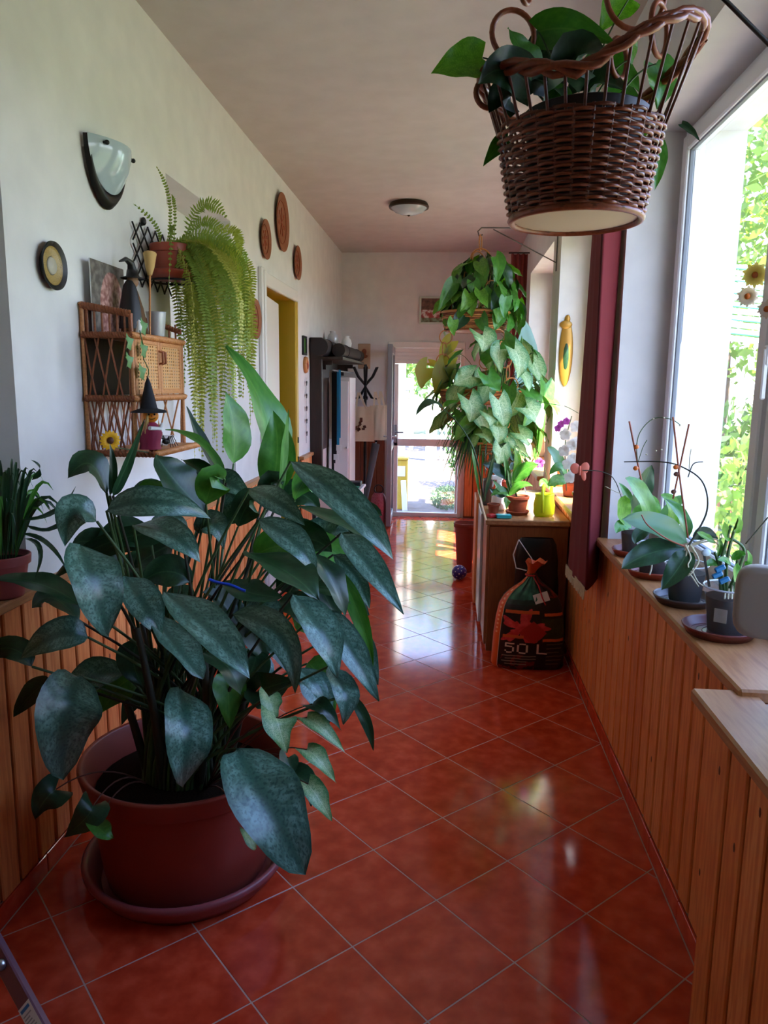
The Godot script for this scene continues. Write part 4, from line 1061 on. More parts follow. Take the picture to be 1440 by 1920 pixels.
	for y in 64:
		for x in 64:
			var c := Color8(96, 90, 84)
			var e := pow((x - 38.0) / 24.0, 2) + pow((y - 40.0) / 34.0, 2)
			c = c.lerp(Color8(128, 120, 112), clampf(0.5 + n.get_noise_2d(x * 2, y * 2) * 1.5, 0, 1))
			if e < 1.0: c = Color8(150, 104, 96).lerp(Color8(206, 160, 150), clampf(0.5 + n.get_noise_2d(x * 3, y * 3) * 1.6, 0, 1))
			im.set_pixel(x, y, c)
	M.photo = uv_mat(ImageTexture.create_from_image(im), 0.25)
	var ph := MB.new()
	var pa := Vector3(WL + 0.035, 1.802, -2.70); var pb := Vector3(WL + 0.035, 1.802, -2.98); var up := Vector3(0, 0.265, 0)
	ph.grid([PackedVector3Array([pa + up, pb + up]), PackedVector3Array([pa, pb])])
	var pt := thing("photo_print", "grey and pink photo print leaning on the wall above the wicker shelf", "picture", pa)
	put(ph, "print", M.photo, pt)
	put(MB.new().box((pa + pb) / 2 + up / 2 - Vector3(0.003, 0, 0), Vector3(0.004, 0.265, 0.28)), "backing", M.white, pt)
	# straw witch with a hat
	var wp := Vector3(-1.225, 1.802, -2.90)
	var wt := thing("straw_witch", "straw witch figure in a black hat on the wicker shelf top", "figurine", wp)
	put(MB.new().lathe(wp, [Vector2(0.055, 0), Vector2(0.052, 0.02), Vector2(0.036, 0.11), Vector2(0.018, 0.17), Vector2(0.01, 0.19)], 16), "skirt", M.hay, wt)
	put(MB.new().lathe(wp + Vector3(-0.005, 0.03, 0.02), [Vector2(0.045, 0), Vector2(0.04, 0.08), Vector2(0.024, 0.16), Vector2(0.012, 0.18)], 12), "cloak", M.black, wt)
	put(MB.new().ball(wp + Vector3(0, 0.21, 0), Vector3(0.022, 0.026, 0.022), 8), "head", mat(srgb(150, 112, 84), 0.7), wt)
	put(MB.new().lathe(wp + Vector3(0, 0.222, 0), [Vector2(0.045, -0.004), Vector2(0.045, 0.0), Vector2(0.024, 0.006), Vector2(0.02, 0.03)], 16).tube([wp + Vector3(0, 0.245, 0), wp + Vector3(0, 0.275, 0.01), wp + Vector3(-0.005, 0.285, 0.045), wp + Vector3(-0.01, 0.27, 0.09)], 0.02, 0.003, 8), "hat", M.black, wt)
	var br := thing("toy_broom", "toy straw broom held upright before the straw witch", "broom", wp + Vector3(0.06, 0, 0.0))
	var b0 := wp + Vector3(0.065, 0, 0.015); var b1 := wp + Vector3(0.045, 0.24, -0.06)
	put(MB.new().tube([b0, b1], 0.004), "handle", M.wicker, br)
	put(MB.new().tube([b1, b1 + (b1 - b0) * 0.13, b1 + (b1 - b0) * 0.36], 0.008, 0.026, 10), "bristles", M.straw, br)
	# zinc bucket
	var zk := Vector3(-1.20, 1.802, -3.06)
	one(MB.new().lathe(zk, [Vector2(0, 0.001), Vector2(0.028, 0), Vector2(0.04, 0.105), Vector2(0.042, 0.11), Vector2(0.038, 0.108), Vector2(0.026, 0.004), Vector2(0, 0.004)], 24), "zinc_bucket", M.zinc, "small pale zinc bucket on the wicker shelf top", "bucket", zk)
	var bell := Vector3(-1.165, 1.802, -2.80)
	one(MB.new().lathe(bell, [Vector2(0.016, 0), Vector2(0.013, 0.02), Vector2(0.008, 0.04), Vector2(0.009, 0.05), Vector2(0, 0.06)], 16), "porcelain_bell", M.white, "tiny white porcelain bell at the front of the wicker shelf top", "bell", bell)
	# ivy garland over the front edge
	var iv := thing("ivy_garland", "artificial ivy garland hanging down the wicker doors", "garland", Vector3(-1.125, 1.80, -2.72))
	var vine := []
	for k in 12: vine.append(Vector3(-1.122 + 0.004 * sin(k), 1.815 - k * 0.017, -2.70 - 0.006 * k + 0.008 * sin(k * 1.3)))
	put(MB.new().tube(vine, 0.002, 0.002, 5), "vine", M.stalk, iv)
	for l in [[268, 612, 0.06], [241, 641, 0.056], [268, 655, 0.06], [241, 676, 0.056], [265, 697, 0.06]]:
		var c := on_x(l[0], l[1], -1.118)
		var lf := MB.new()
		var pts := []
		for q in 15:
			var a := TAU * q / 15.0 + PI / 2
			var r: float = l[2] * (0.66 if q % 3 == 0 else 0.38) * (1.0 if q > 0 else 0.85)
			pts.append(c + Vector3(0.006 * cos(a * 2), sin(a) * r, cos(a) * r))
		var ci := lf.add(c)
		for p in pts: lf.add(p)
		for q in 15: lf.tri(ci, ci + 1 + q, ci + 1 + (q + 1) % 15)
		put(lf, "leaf", M.leaf_syn, iv)
	# pumpkin-headed doll in a witch hat
	var dp := Vector3(-1.10, 1.377, -2.70)
	var dl := thing("pumpkin_doll", "pumpkin-faced scarecrow doll in a tall black witch hat", "doll", dp)
	put(MB.new().lathe(dp, [Vector2(0.04, 0.01), Vector2(0.036, 0.03), Vector2(0.045, 0.07), Vector2(0.03, 0.10), Vector2(0.012, 0.115)], 16), "dress", mat(srgb(150, 30, 70), 0.7), dl)
	var hd := dp + Vector3(0.008, 0.132, 0.006)
	var hp := put(MB.new().ball(hd, Vector3(0.028, 0.025, 0.03), 10), "pumpkin_head", mat(srgb(236, 140, 20), 0.5), dl)
	var fd := Vector3(0.5, 0, 0.866); var fs := Vector3(0.866, 0, -0.5)
	for e in [-0.010, 0.010]: put(MB.new().ball(hd + fd * 0.026 + fs * e + Vector3(0, 0.006, 0), Vector3(0.004, 0.004, 0.004), 4), "eye", M.black, hp)
	var sm := []
	for q in 7: sm.append(hd + fd * (0.0275 - 0.003 * absf(q - 3) / 3.0) + Vector3(0, -0.006 - 0.005 * (1.0 - pow((q - 3) / 3.0, 2)), 0) + fs * (q - 3) * 0.0042)
	put(MB.new().tube(sm, 0.0016, 0.0016, 4), "mouth", M.black, hp)
	put(MB.new().ball(hd + fd * 0.029, Vector3(0.004, 0.004, 0.004), 4), "nose", mat(srgb(200, 90, 10), 0.5), hp)
	put(MB.new().lathe(dp + Vector3(0, 0.152, 0), [Vector2(0.066, -0.008), Vector2(0.06, 0.0), Vector2(0.033, 0.006), Vector2(0.030, 0.01), Vector2(0.022, 0.05), Vector2(0.010, 0.10), Vector2(0.0, 0.125)], 20), "hat", mat(srgb(24, 26, 34), 0.8), dl)
	put(MB.new().tube([dp + Vector3(0.02, 0.09, 0.05), dp + Vector3(0.04, 0.085, 0.0), dp + Vector3(0.03, 0.10, -0.045)], 0.008, 0.006, 7), "arm", M.white, dl)
	for q in 10: put(MB.new().tube([hd + Vector3(0.0, 0.012, 0.025), hd + Vector3(0.006 * (q % 3), -0.02 - 0.005 * q, 0.04 + 0.006 * q)], 0.0016, 0.001, 4), "straw_hair", M.straw, dl)
	put(MB.new().tube([dp + Vector3(0.005, 0.012, 0.012), dp + Vector3(0.02, 0.006, 0.014)], 0.01, 0.008, 6).tube([dp + Vector3(0.005, 0.012, -0.012), dp + Vector3(0.02, 0.006, -0.014)], 0.01, 0.008, 6), "feet", M.wicker_dark, dl)
	# sunflower
	var sc := on_x(211, 825, -1.08) + Vector3(0, 0, 0.02)
	var sf := thing("artificial_sunflower", "yellow artificial sunflower at the wicker shelf's bottom edge", "flower", sc)
	M.petal = leafy(mat(srgb(250, 190, 20), 0.6), Color(0.5, 0.35, 0.05))
	for q in 16:
		var a := TAU * q / 16.0
		var d := Vector3(cos(a) * 0.8, sin(a), cos(a) * -0.6)
		put(blade(sc + d * 0.008, sc + d * 0.02 + Vector3(0.004, 0, 0.004), sc + d * 0.034, 0.013, 0.0, "oval", 0.1, Vector3(0.6, 0, 0.8), 4), "petal", M.petal, sf)
	put(MB.new().ball(sc + Vector3(0.002, 0, 0), Vector3(0.011, 0.012, 0.011), 6), "flower_centre", M.brown, sf)
	put(MB.new().tube([sc, sc + Vector3(-0.01, -0.02, -0.01), Vector3(-1.09, 1.376, -2.67)], 0.002), "stem", M.stalk, sf)
	# toy spider
	var sp := Vector3(-1.105, 1.402, -2.87)
	var st := thing("toy_spider", "black toy spider on the wicker shelf's bottom board", "toy", sp)
	put(MB.new().ball(sp, Vector3(0.014, 0.012, 0.017), 6).ball(sp + Vector3(0.003, 0.004, 0.02), Vector3(0.009, 0.009, 0.009), 5), "body", M.black, st)
	for q in 8:
		var a := (q % 4) * 0.5 - 0.75
		var sg := 1.0 if q < 4 else -1.0
		put(MB.new().tube([sp, sp + Vector3(sg * 0.02, 0.022, a * 0.03), sp + Vector3(sg * 0.034, -0.024, a * 0.055)], 0.0022, 0.0015, 4), "leg", M.black, st)
	# white books and porcelain shoe
	one(MB.new().box(Vector3(-1.19, 1.393, -3.08), Vector3(0.08, 0.03, 0.11), Basis(Vector3.UP, 0.3), 0.003), "white_box", M.white, "flat white box on the wicker shelf's bottom board", "box", Vector3(-1.19, 1.378, -3.08))
	var sh := Vector3(-1.16, 1.377, -2.90)
	one(MB.new().tube([sh + Vector3(0, 0.11, 0.03), sh + Vector3(0, 0.05, 0.02), sh + Vector3(0.01, 0.02, -0.005), sh + Vector3(0.03, 0.012, -0.04)], 0.024, 0.011, 10), "porcelain_boot", M.white, "white porcelain boot behind the toy spider", "ornament", sh)

# ================================================================ the far end
func far_things() -> void:
	# ---- ceiling lamp
	var cl := Vector3(-0.395, CEIL, -6.85)
	var t := thing("ceiling_lamp", "flat round ceiling lamp with a frosted dish and dark rim", "lamp", cl)
	put(MB.new().lathe(cl, [Vector2(0.16, -0.002), Vector2(0.175, -0.03), Vector2(0.17, -0.045), Vector2(0.14, -0.04)], 36), "rim", M.bronze, t)
	put(MB.new().lathe(cl, [Vector2(0.155, -0.042), Vector2(0.12, -0.075), Vector2(0.06, -0.095), Vector2(0, -0.1)], 36), "glass_dish", M.frost, t)
	put(MB.new().lathe(cl, [Vector2(0, -0.112), Vector2(0.012, -0.106), Vector2(0.012, -0.098)], 12), "finial", M.bronze, t)
	# ---- framed picture on the end wall
	var im := Image.create(48, 48, false, Image.FORMAT_RGB8)
	var n := FastNoiseLite.new(); n.seed = 18; n.frequency = 0.09
	for y in 48:
		for x in 48:
			var v := n.get_noise_2d(x, y)
			var c := Color8(70, 46, 36).lerp(Color8(130, 90, 70), 0.5 + v)
			if y > 22: c = Color8(150, 60, 56).lerp(Color8(210, 206, 200), clampf(0.5 + v * 2.0, 0, 1))
			if y > 38: c = Color8(60, 110, 60).lerp(c, 0.5)
			im.set_pixel(x, y, c)
	M.pic = uv_mat(ImageTexture.create_from_image(im), 0.3)
	framed("framed_picture", "square picture in a pale frame above the garden door", at(787, 556, BACK + 0.005), at(838, 608, BACK + 0.005), Vector3(0, 0, 1), M.pale_green, M.pic)
	# ---- carved board on the end wall above the coat stand
	var wb := at(683, 668, BACK + 0.01)
	var bt := thing("carved_board", "carved pale wooden board hung on the end wall above the coat stand", "ornament", wb)
	put(MB.new().box(wb, Vector3(0.15, 0.30, 0.016), Basis.IDENTITY, 0.006), "board", M.palewood, bt)
	put(MB.new().ball(wb + Vector3(0, 0.05, 0.01), Vector3(0.03, 0.04, 0.006), 6).ball(wb + Vector3(0, 0.0, 0.01), Vector3(0.045, 0.024, 0.006), 6), "carving", M.brownwood, bt)
	# ---- small pictures and a heart chain on the long wall
	var k1 := on_x(569, 648, WL)
	framed_x("small_picture", "small dark-framed picture just past the ochre doorway", k1, 0.16, 0.17, M.black, M.leaf_green)
	var k2 := on_x(573, 684, WL + 0.01)
	var wr := thing("bark_wreath", "round brown bark ornament hanging below the small dark picture", "ornament", k2)
	put(MB.new().ring(k2, 0.055, 0.022, Vector3.RIGHT, 20, 7), "wreath", M.wicker, wr)
	put(MB.new().ball(k2 + Vector3(0.02, -0.01, 0.01), Vector3(0.012, 0.03, 0.03), 5), "bow", M.terracotta, wr)
	var k3 := on_x(574, 708, WL + 0.012)
	var ch := thing("heart_chain", "dark little hearts strung on a thread on the long wall", "ornament", k3)
	put(MB.new().tube([k3, k3 + Vector3(0, -0.60, 0)], 0.0012, 0.0012, 4), "thread", M.black, ch)
	for q in 5:
		var hc := k3 + Vector3(0.004, -0.05 - q * 0.115, 0)
		put(MB.new().ball(hc + Vector3(0, 0.007, 0.009), Vector3(0.006, 0.014, 0.013), 5).ball(hc + Vector3(0, 0.007, -0.009), Vector3(0.006, 0.014, 0.013), 5).ball(hc + Vector3(0, -0.008, 0), Vector3(0.005, 0.017, 0.011), 5), "heart", M.black, ch)
	# ---- coat rack along the wall with hat shelf
	var cr := thing("coat_rack", "dark wooden coat rack with a hat shelf on the long wall", "coat rack", Vector3(WL, 0.6, -8.0))
	put(MB.new().span(Vector3(WL, 0.58, -7.20), Vector3(WL + 0.12, 2.06, -7.15), 0.006), "side_board", M.darkwood, cr)
	put(MB.new().span(Vector3(WL, 0.95, -8.85), Vector3(WL + 0.02, 1.98, -7.2), 0.004), "back_panel", M.darkwood, cr)
	put(MB.new().span(Vector3(WL, 1.855, -8.9), Vector3(WL + 0.32, 1.885, -7.15), 0.005), "hat_shelf", M.darkwood, cr)
	for z in [-7.30, -8.85]:
		var poly := MB.new()
		for s in 6:
			var f := s / 6.0
			poly.span(Vector3(WL, 1.60 + f * 0.25, z), Vector3(WL + 0.03 + 0.24 * f * f, 1.60 + (f + 0.17) * 0.25, z + 0.03))
		put(poly, "bracket", M.darkwood, cr)
	put(MB.new().tube([Vector3(WL + 0.20, 1.76, -8.85), Vector3(WL + 0.20, 1.76, -7.3)], 0.008), "rail", M.steel, cr)
	# rolled mats on top
	for r in [[0.10, 1.972, 0.085, -7.10, -8.75, "thick dark rolled mat on the hat shelf against the wall"], [0.255, 1.952, 0.064, -7.3, -8.95, "slimmer dark rolled mat at the hat shelf's front edge"]]:
		var a := Vector3(WL + r[0], r[1], r[3]); var b := Vector3(WL + r[0], r[1] - 0.0, r[4])
		var rm := thing("rolled_mat", r[5], "mat", a + Vector3(0, -0.07, 0), "rolled mats on the hat shelf")
		put(MB.new().tube([a, a.lerp(b, 0.5), b], r[2], r[2], 18), "roll", M.charcoal, rm)
		for f in [0.2, 0.8]: put(MB.new().ring(a.lerp(b, f), r[2] + 0.001, 0.004, Vector3(0, 0, 1), 20, 5), "tie", M.black, rm)
	for b in [[0.1, 2.04, -7.95, "clear glass jar on top of the rolled mats"], [0.18, 2.02, -8.4, "pale ceramic jug lying beyond the rolled mats"]]:
		var p := Vector3(WL + b[0], b[1], b[2])
		one(MB.new().lathe(p, [Vector2(0, 0), Vector2(0.05, 0.002), Vector2(0.06, 0.05), Vector2(0.05, 0.09), Vector2(0.03, 0.11), Vector2(0.034, 0.13)], 16), "jar", M.zinc if b[0] < 0.15 else M.white, b[3], "jar", p)
	# white narrow wardrobe
	var ww := thing("narrow_wardrobe", "white narrow wardrobe under the hat shelf", "wardrobe", Vector3(-1.2, 0, -8.35))
	put(MB.new().span(Vector3(WL + 0.025, 0.0, -8.6), Vector3(-1.07, 1.70, -8.12), 0.006), "body", M.white_paint, ww)
	put(MB.new().span(Vector3(-1.295, 0.06, -8.12), Vector3(-1.085, 1.66, -8.105), 0.005), "door", M.white, ww)
	put(MB.new().ball(Vector3(-1.10, 0.95, -8.095), Vector3(0.012, 0.012, 0.012), 5), "knob", M.steel, ww)
	# lanyards and a blue strap on the rail
	for l in [[0.13, -7.75, 1.05, "black", "black lanyard hanging nearest the wall on the coat rack rail"], [0.165, -7.7, 0.85, "black", "long black dog lead hanging on the coat rack rail"], [0.20, -7.65, 0.75, "cyan", "bright blue strap hanging on the coat rack rail"], [0.10, -7.8, 0.7, "cream", "cream cloth strip hanging on the coat rack rail"]]:
		var p := Vector3(WL + l[0], 1.76, l[1])
		var m: Material = {"black": M.black, "cyan": M.cyan, "cream": M.canvas}[l[3]]
		var s := thing("hanging_strap", l[4], "strap", p, "straps on the coat rack rail")
		put(MB.new().span(p + Vector3(-0.013, -l[2], -0.002), p + Vector3(0.013, 0.01, 0.002)), "strap", m, s)
		put(MB.new().span(p + Vector3(0.006, -l[2] * 0.9, 0.006), p + Vector3(0.028, 0.01, 0.009)), "second_strand", m, s)
		put(MB.new().ring(p, 0.012, 0.003, Vector3(0, 0, 1), 12, 5), "loop", M.steel, s)
		put(MB.new().box(p + Vector3(0.005, -l[2] - 0.025, 0), Vector3(0.05, 0.06, 0.006), Basis.IDENTITY, 0.002), "tab", M.white, s)
	# small white cabinet
	var sc := thing("small_cabinet", "small white cabinet with ring pulls below the coat rack", "cabinet", Vector3(-1.08, 0, -7.45))
	put(MB.new().span(Vector3(-1.29, 0.04, -7.72), Vector3(-0.87, 0.58, -7.24), 0.005), "body", M.white_paint, sc)
	put(MB.new().span(Vector3(-1.3, 0.58, -7.74), Vector3(-0.85, 0.605, -7.22), 0.005), "top", M.white_paint, sc)
	for k in 2:
		var dr := put(MB.new().span(Vector3(-1.28 + k * 0.205, 0.07, -7.24), Vector3(-1.085 + k * 0.205, 0.55, -7.228), 0.004), "door", M.white, sc)
		put(MB.new().ring(Vector3(-1.11 + k * 0.05, 0.42, -7.222), 0.014, 0.003, Vector3(0, 0, 1), 12, 5), "ring_pull", M.blackmetal, dr)
	for x in [-1.27, -0.89]:
		for z in [-7.70, -7.26]: put(MB.new().span(Vector3(x - 0.015, 0, z - 0.015), Vector3(x + 0.015, 0.045, z + 0.015)), "foot", M.white_paint, sc)
	one(MB.new().span(Vector3(-1.1, 0.607, -7.66), Vector3(-0.88, 0.65, -7.5), 0.006), "black_case", M.black, "flat black case on the small white cabinet", "case", Vector3(-1.0, 0.607, -7.6))
	one(MB.new().box(Vector3(-1.15, 0.6125, -7.36), Vector3(0.2, 0.008, 0.14), Basis(Vector3.UP, 0.2), 0.001), "red_leaflet", M.red_print, "red printed leaflet on the small white cabinet", "leaflet", Vector3(-1.15, 0.607, -7.36))
	one(MB.new().box(Vector3(-0.96, 0.618, -7.36), Vector3(0.13, 0.02, 0.13), Basis(Vector3.UP, -0.3), 0.002), "green_pouch", M.green_cloth, "green folded pouch on the small white cabinet", "pouch", Vector3(-0.96, 0.607, -7.36))
	# ---- coat stand with tote bags
	var cs := Vector3(-1.0, 0, -8.98)
	var st := thing("coat_stand", "black coat stand with splayed hooks in the corner by the garden door", "coat stand", cs)
	put(MB.new().tube([cs, cs + Vector3(0, 1.86, 0)], 0.02, 0.016, 10), "pole", M.black, st)
	for k in 6:
		var a := TAU * k / 6.0 + 0.3
		var d := Vector3(cos(a), 0, sin(a))
		put(MB.new().tube([cs + Vector3(0, 1.62, 0), cs + d * 0.10 + Vector3(0, 1.72, 0), cs + d * 0.16 + Vector3(0, 1.83, 0)], 0.016, 0.009, 6), "upper_hook", M.black, st)
		put(MB.new().tube([cs + Vector3(0, 1.60, 0), cs + d * 0.09 + Vector3(0, 1.47, 0), cs + d * 0.17 + Vector3(0, 1.46, 0), cs + d * 0.185 + Vector3(0, 1.49, 0)], 0.014, 0.008, 6), "lower_hook", M.black, st)
	for k in 4:
		var a := TAU * k / 4.0 + 0.4
		put(MB.new().tube([cs + Vector3(0, 0.12, 0), cs + Vector3(cos(a) * 0.12, 0.06, sin(a) * 0.12), cs + Vector3(cos(a) * 0.2, 0.012, sin(a) * 0.2)], 0.016, 0.012, 6), "foot", M.black, st)
	tote("front canvas tote bag with a brown print on the coat stand", Vector3(-1.02, 0.975, -8.70), 0.29, 0.40, 0.0, true)
	tote("plain canvas tote bag hanging behind the printed one", Vector3(-0.84, 0.985, -8.80), 0.18, 0.40, 0.1, false)
	tote("plain canvas tote bag nearest the open door leaf", Vector3(-0.79, 0.99, -8.90), 0.15, 0.40, 0.1, false)
	# umbrella, red dotted bag, dark coat
	var um := thing("folded_umbrella", "grey folded umbrella leaning below the tote bags", "umbrella", Vector3(-0.98, 0.0, -8.7))
	var ua := Vector3(-1.0, 0.03, -8.62); var ub := Vector3(-0.86, 0.95, -8.9)
	put(MB.new().tube([ua.lerp(ub, 0.08), ua.lerp(ub, 0.3), ua.lerp(ub, 0.7), ua.lerp(ub, 0.98)], 0.018, 0.05, 10), "canopy", M.grey_cloth, um)
	put(MB.new().tube([ua, ua.lerp(ub, 1.03)], 0.006), "shaft", M.steel, um)
	put(MB.new().tube([ua.lerp(ub, 1.0), ua.lerp(ub, 1.08)], 0.014), "handle", M.black, um)
	var rb := Vector3(-0.79, 0.0, -8.55)
	var rt := thing("dotted_bag", "dark red dotted shopping bag standing by the door leaf", "bag", rb)
	put(MB.new().lathe(rb, [Vector2(0, 0.004), Vector2(0.07, 0.002), Vector2(0.085, 0.1), Vector2(0.095, 0.25), Vector2(0.08, 0.36), Vector2(0.05, 0.40)], 16), "body", M.dotted, rt)
	put(MB.new().ring(rb + Vector3(0, 0.44, 0), 0.05, 0.007, Vector3(0, 0, 1), 18, 5), "handle", M.black, rt)

func framed(called: String, label: String, a: Vector3, b: Vector3, out: Vector3, fm: Material, pm: Material) -> void:
	var t := thing(called, label, "picture", (a + b) / 2)
	var w := 0.022
	var f := MB.new()
	var lo := Vector3(minf(a.x, b.x), minf(a.y, b.y), a.z); var hi := Vector3(maxf(a.x, b.x), maxf(a.y, b.y), a.z + 0.018)
	f.span(lo, Vector3(lo.x + w, hi.y, hi.z), 0.002).span(Vector3(hi.x - w, lo.y, lo.z), hi, 0.002).span(Vector3(lo.x + w, hi.y - w, lo.z), Vector3(hi.x - w, hi.y, hi.z), 0.002).span(Vector3(lo.x + w, lo.y, lo.z), Vector3(hi.x - w, lo.y + w, hi.z), 0.002)
	put(f, "frame", fm, t)
	var z := a.z + 0.008
	put(MB.new().grid([PackedVector3Array([Vector3(lo.x + w, hi.y - w, z), Vector3(hi.x - w, hi.y - w, z)]), PackedVector3Array([Vector3(lo.x + w, lo.y + w, z), Vector3(hi.x - w, lo.y + w, z)])]), "print", pm, t)
func framed_x(called: String, label: String, c: Vector3, w: float, h: float, fm: Material, pm: Material) -> void:
	var t := thing(called, label, "picture", c)
	var f := MB.new()
	var e := 0.02
	for s in [-1.0, 1.0]:
		f.box(c + Vector3(0.01, 0, s * (w / 2 - e / 2)), Vector3(0.02, h, e), Basis.IDENTITY, 0.002)
		f.box(c + Vector3(0.01, s * (h / 2 - e / 2), 0), Vector3(0.02, e, w - 2 * e), Basis.IDENTITY, 0.002)
	put(f, "frame", fm, t)
	put(MB.new().grid([PackedVector3Array([c + Vector3(0.008, h / 2 - e, w / 2 - e), c + Vector3(0.008, h / 2 - e, -w / 2 + e)]), PackedVector3Array([c + Vector3(0.008, -h / 2 + e, w / 2 - e), c + Vector3(0.008, -h / 2 + e, -w / 2 + e)])]), "print", pm, t)
func tote(label: String, c: Vector3, w: float, h: float, turn: float, print_: bool) -> void:
	var b := Basis(Vector3.UP, turn)
	var t := thing("tote_bag", label, "bag", c, "tote bags on the coat stand")
	for s in [1.0, -1.0]:
		var rows := []
		for r in 9:
			var f := r / 8.0
			var row := PackedVector3Array()
			for k in 9:
				var x := (k / 8.0 - 0.5) * w * (1.0 + 0.08 * f)
				row.append(c + b * Vector3(x, h * (1.0 - f), s * (0.006 + 0.03 * sin(f * PI * 0.9) * cos((k / 8.0 - 0.5) * PI)) + 0.006 * sin(k * 1.9 + f * 3.0)))
			rows.append(row)
		put(MB.new().grid(rows), "panel", M.canvas, t)
		put(MB.new().bar(c + b * Vector3(-w * 0.22, h - 0.03, s * 0.01), c + b * Vector3(-0.03, h + 0.16, s * 0.006), 0.022, 0.003, b * Vector3(0, 0, 1)).bar(c + b * Vector3(w * 0.22, h - 0.03, s * 0.01), c + b * Vector3(-0.02, h + 0.16, s * 0.006), 0.022, 0.003, b * Vector3(0, 0, 1)), "strap", M.canvas, t)
	if print_:
		var p := MB.new()
		var q := RandomNumberGenerator.new(); q.seed = 3
		for k in 12:
			var e := c + b * Vector3(q.randf_range(-0.055, 0.06), q.randf_range(0.13, 0.22), 0.046)
			p.box(e, Vector3(q.randf_range(0.02, 0.045), q.randf_range(0.015, 0.03), 0.003), Basis(Vector3(0, 0, 1), q.randf()), 0.001)
		p.box(c + b * Vector3(0.01, 0.25, 0.046), Vector3(0.03, 0.05, 0.003), Basis.IDENTITY, 0.001)
		put(p, "brown_print", M.brown, t)

# ================================================================ window side
func basket(parent: Node3D, c: Vector3, rb: float, rt: float, h: float, stakes: int, nrows: int, m: Material, md: Material, tr := 0.004) -> void:
	# woven wall: upright stakes and rods passing in front of and behind them
	var st := MB.new()
	for k in stakes:
		var a := TAU * k / stakes
		var d := Vector3(cos(a), 0, sin(a))
		st.tube([c + d * rb, c + d * rt + Vector3(0, h, 0)], tr * 0.9, tr * 0.9, 5)
	put(st, "stakes", md, parent)
	for r in nrows:
		var f := (r + 0.5) / nrows
		var y := f * h
		var rr := lerpf(rb, rt, f)
		var path := []
		var n := stakes * 4
		for k in n + 1:
			var a := TAU * k / n
			var off := sin(a * stakes / 2.0 + (PI if r % 2 else 0.0)) * tr * 1.3
			path.append(c + Vector3(cos(a) * (rr + off), y, sin(a) * (rr + off)))
		put(MB.new().tube(path, h / nrows * 0.52, -1.0, 5, false), "weave_rod", m if r % 3 else md, parent)
func chain(parent: Node3D, a: Vector3, b: Vector3, n: int, t: float, m: Material) -> void:
	var r := a.distance_to(b) / n * 0.56
	for k in n:
		var p := a.lerp(b, (k + 0.5) / n)
		put(MB.new().ring(p, r, t, Vector3(1, 0, 0.3) if k % 2 else Vector3(0.25, 0, 1), 18, 6), "chain_ring", m, parent)
func bush(t: Node3D, c: Vector3, r: Vector3, n: int, ln: float, w: float, mats: Array, shape: String, seed_: int, lobes := 0.3, low := -0.6) -> void:
	var q := RandomNumberGenerator.new(); q.seed = seed_
	for k in n:
		var a := q.randf() * TAU
		var e := q.randf_range(low, 1.0)
		var rr := sqrt(maxf(0.0, 1.0 - e * e)) * q.randf_range(0.75, 1.05)
		var d := Vector3(cos(a) * rr, e, sin(a) * rr)
		var p := c + d * r
		var out := Vector3(d.x, 0.0, d.z).normalized()
		var s := q.randf_range(0.7, 1.2)
		var dir := (out * q.randf_range(0.1, 0.6) + Vector3(0, -q.randf_range(0.5, 1.0), 0) + Vector3(q.randfn(), 0, q.randfn()) * 0.35).normalized()
		var tip := p + dir * ln * s
		var mid := (p + tip) / 2 + out * ln * 0.10
		var face := (out + Vector3(0, 0.5, 0) + Vector3(q.randfn(), q.randfn(), q.randfn()) * 0.35).normalized()
		if p.x > 0.93 or tip.x > 0.93: continue
		put(blade(p, mid, tip, w * s, 0.0, shape, 0.22, face, 9, lobes), "leaf", mats[q.randi() % mats.size()], t)
		var inner := c + Vector3(d.x * r.x * 0.35, minf(d.y, 0.0) * r.y * 0.2, d.z * r.z * 0.35)
		var path := []
		for j in 6: path.append(bez(inner, (inner + p) / 2 + Vector3(0, 0.05, 0), p, j / 5.0))
		put(MB.new().tube(path, 0.0028, 0.002, 4, false), "stem", M.stalk, t)
func px_leaves(t: Node3D, L: Array, shape: String, fold := 0.25, lobes := 0.0) -> void:
	# [base u v, middle u v, tip u v, width, z base, z tip, roll, material]
	for l in L:
		var p := [at(l[0], l[1], l[7]), at(l[2], l[3], (l[7] + l[8]) / 2), at(l[4], l[5], l[8])]
		put(blade(p[0], p[1], p[2], l[6], deg_to_rad(l[9]), shape, fold, Vector3.ZERO, 12, lobes), "leaf", l[10], t)
func px_tube(t: Node3D, pts: Array, r: float, m: Material, called := "stem", r1 := -1.0) -> void:
	var c := Curve3D.new()
	for p in pts: c.add_point(at(p[0], p[1], p[2]))
	for k in pts.size():
		var a := c.get_point_position(maxi(0, k - 1)); var b := c.get_point_position(mini(pts.size() - 1, k + 1))
		c.set_point_in(k, (a - b) / 6.0); c.set_point_out(k, (b - a) / 6.0)
	var path := []
	var n := pts.size() * 5
	for k in n + 1: path.append(c.sample_baked(c.get_baked_length() * k / n, true))
	put(MB.new().tube(path, r, r1, 6), called, m, t)

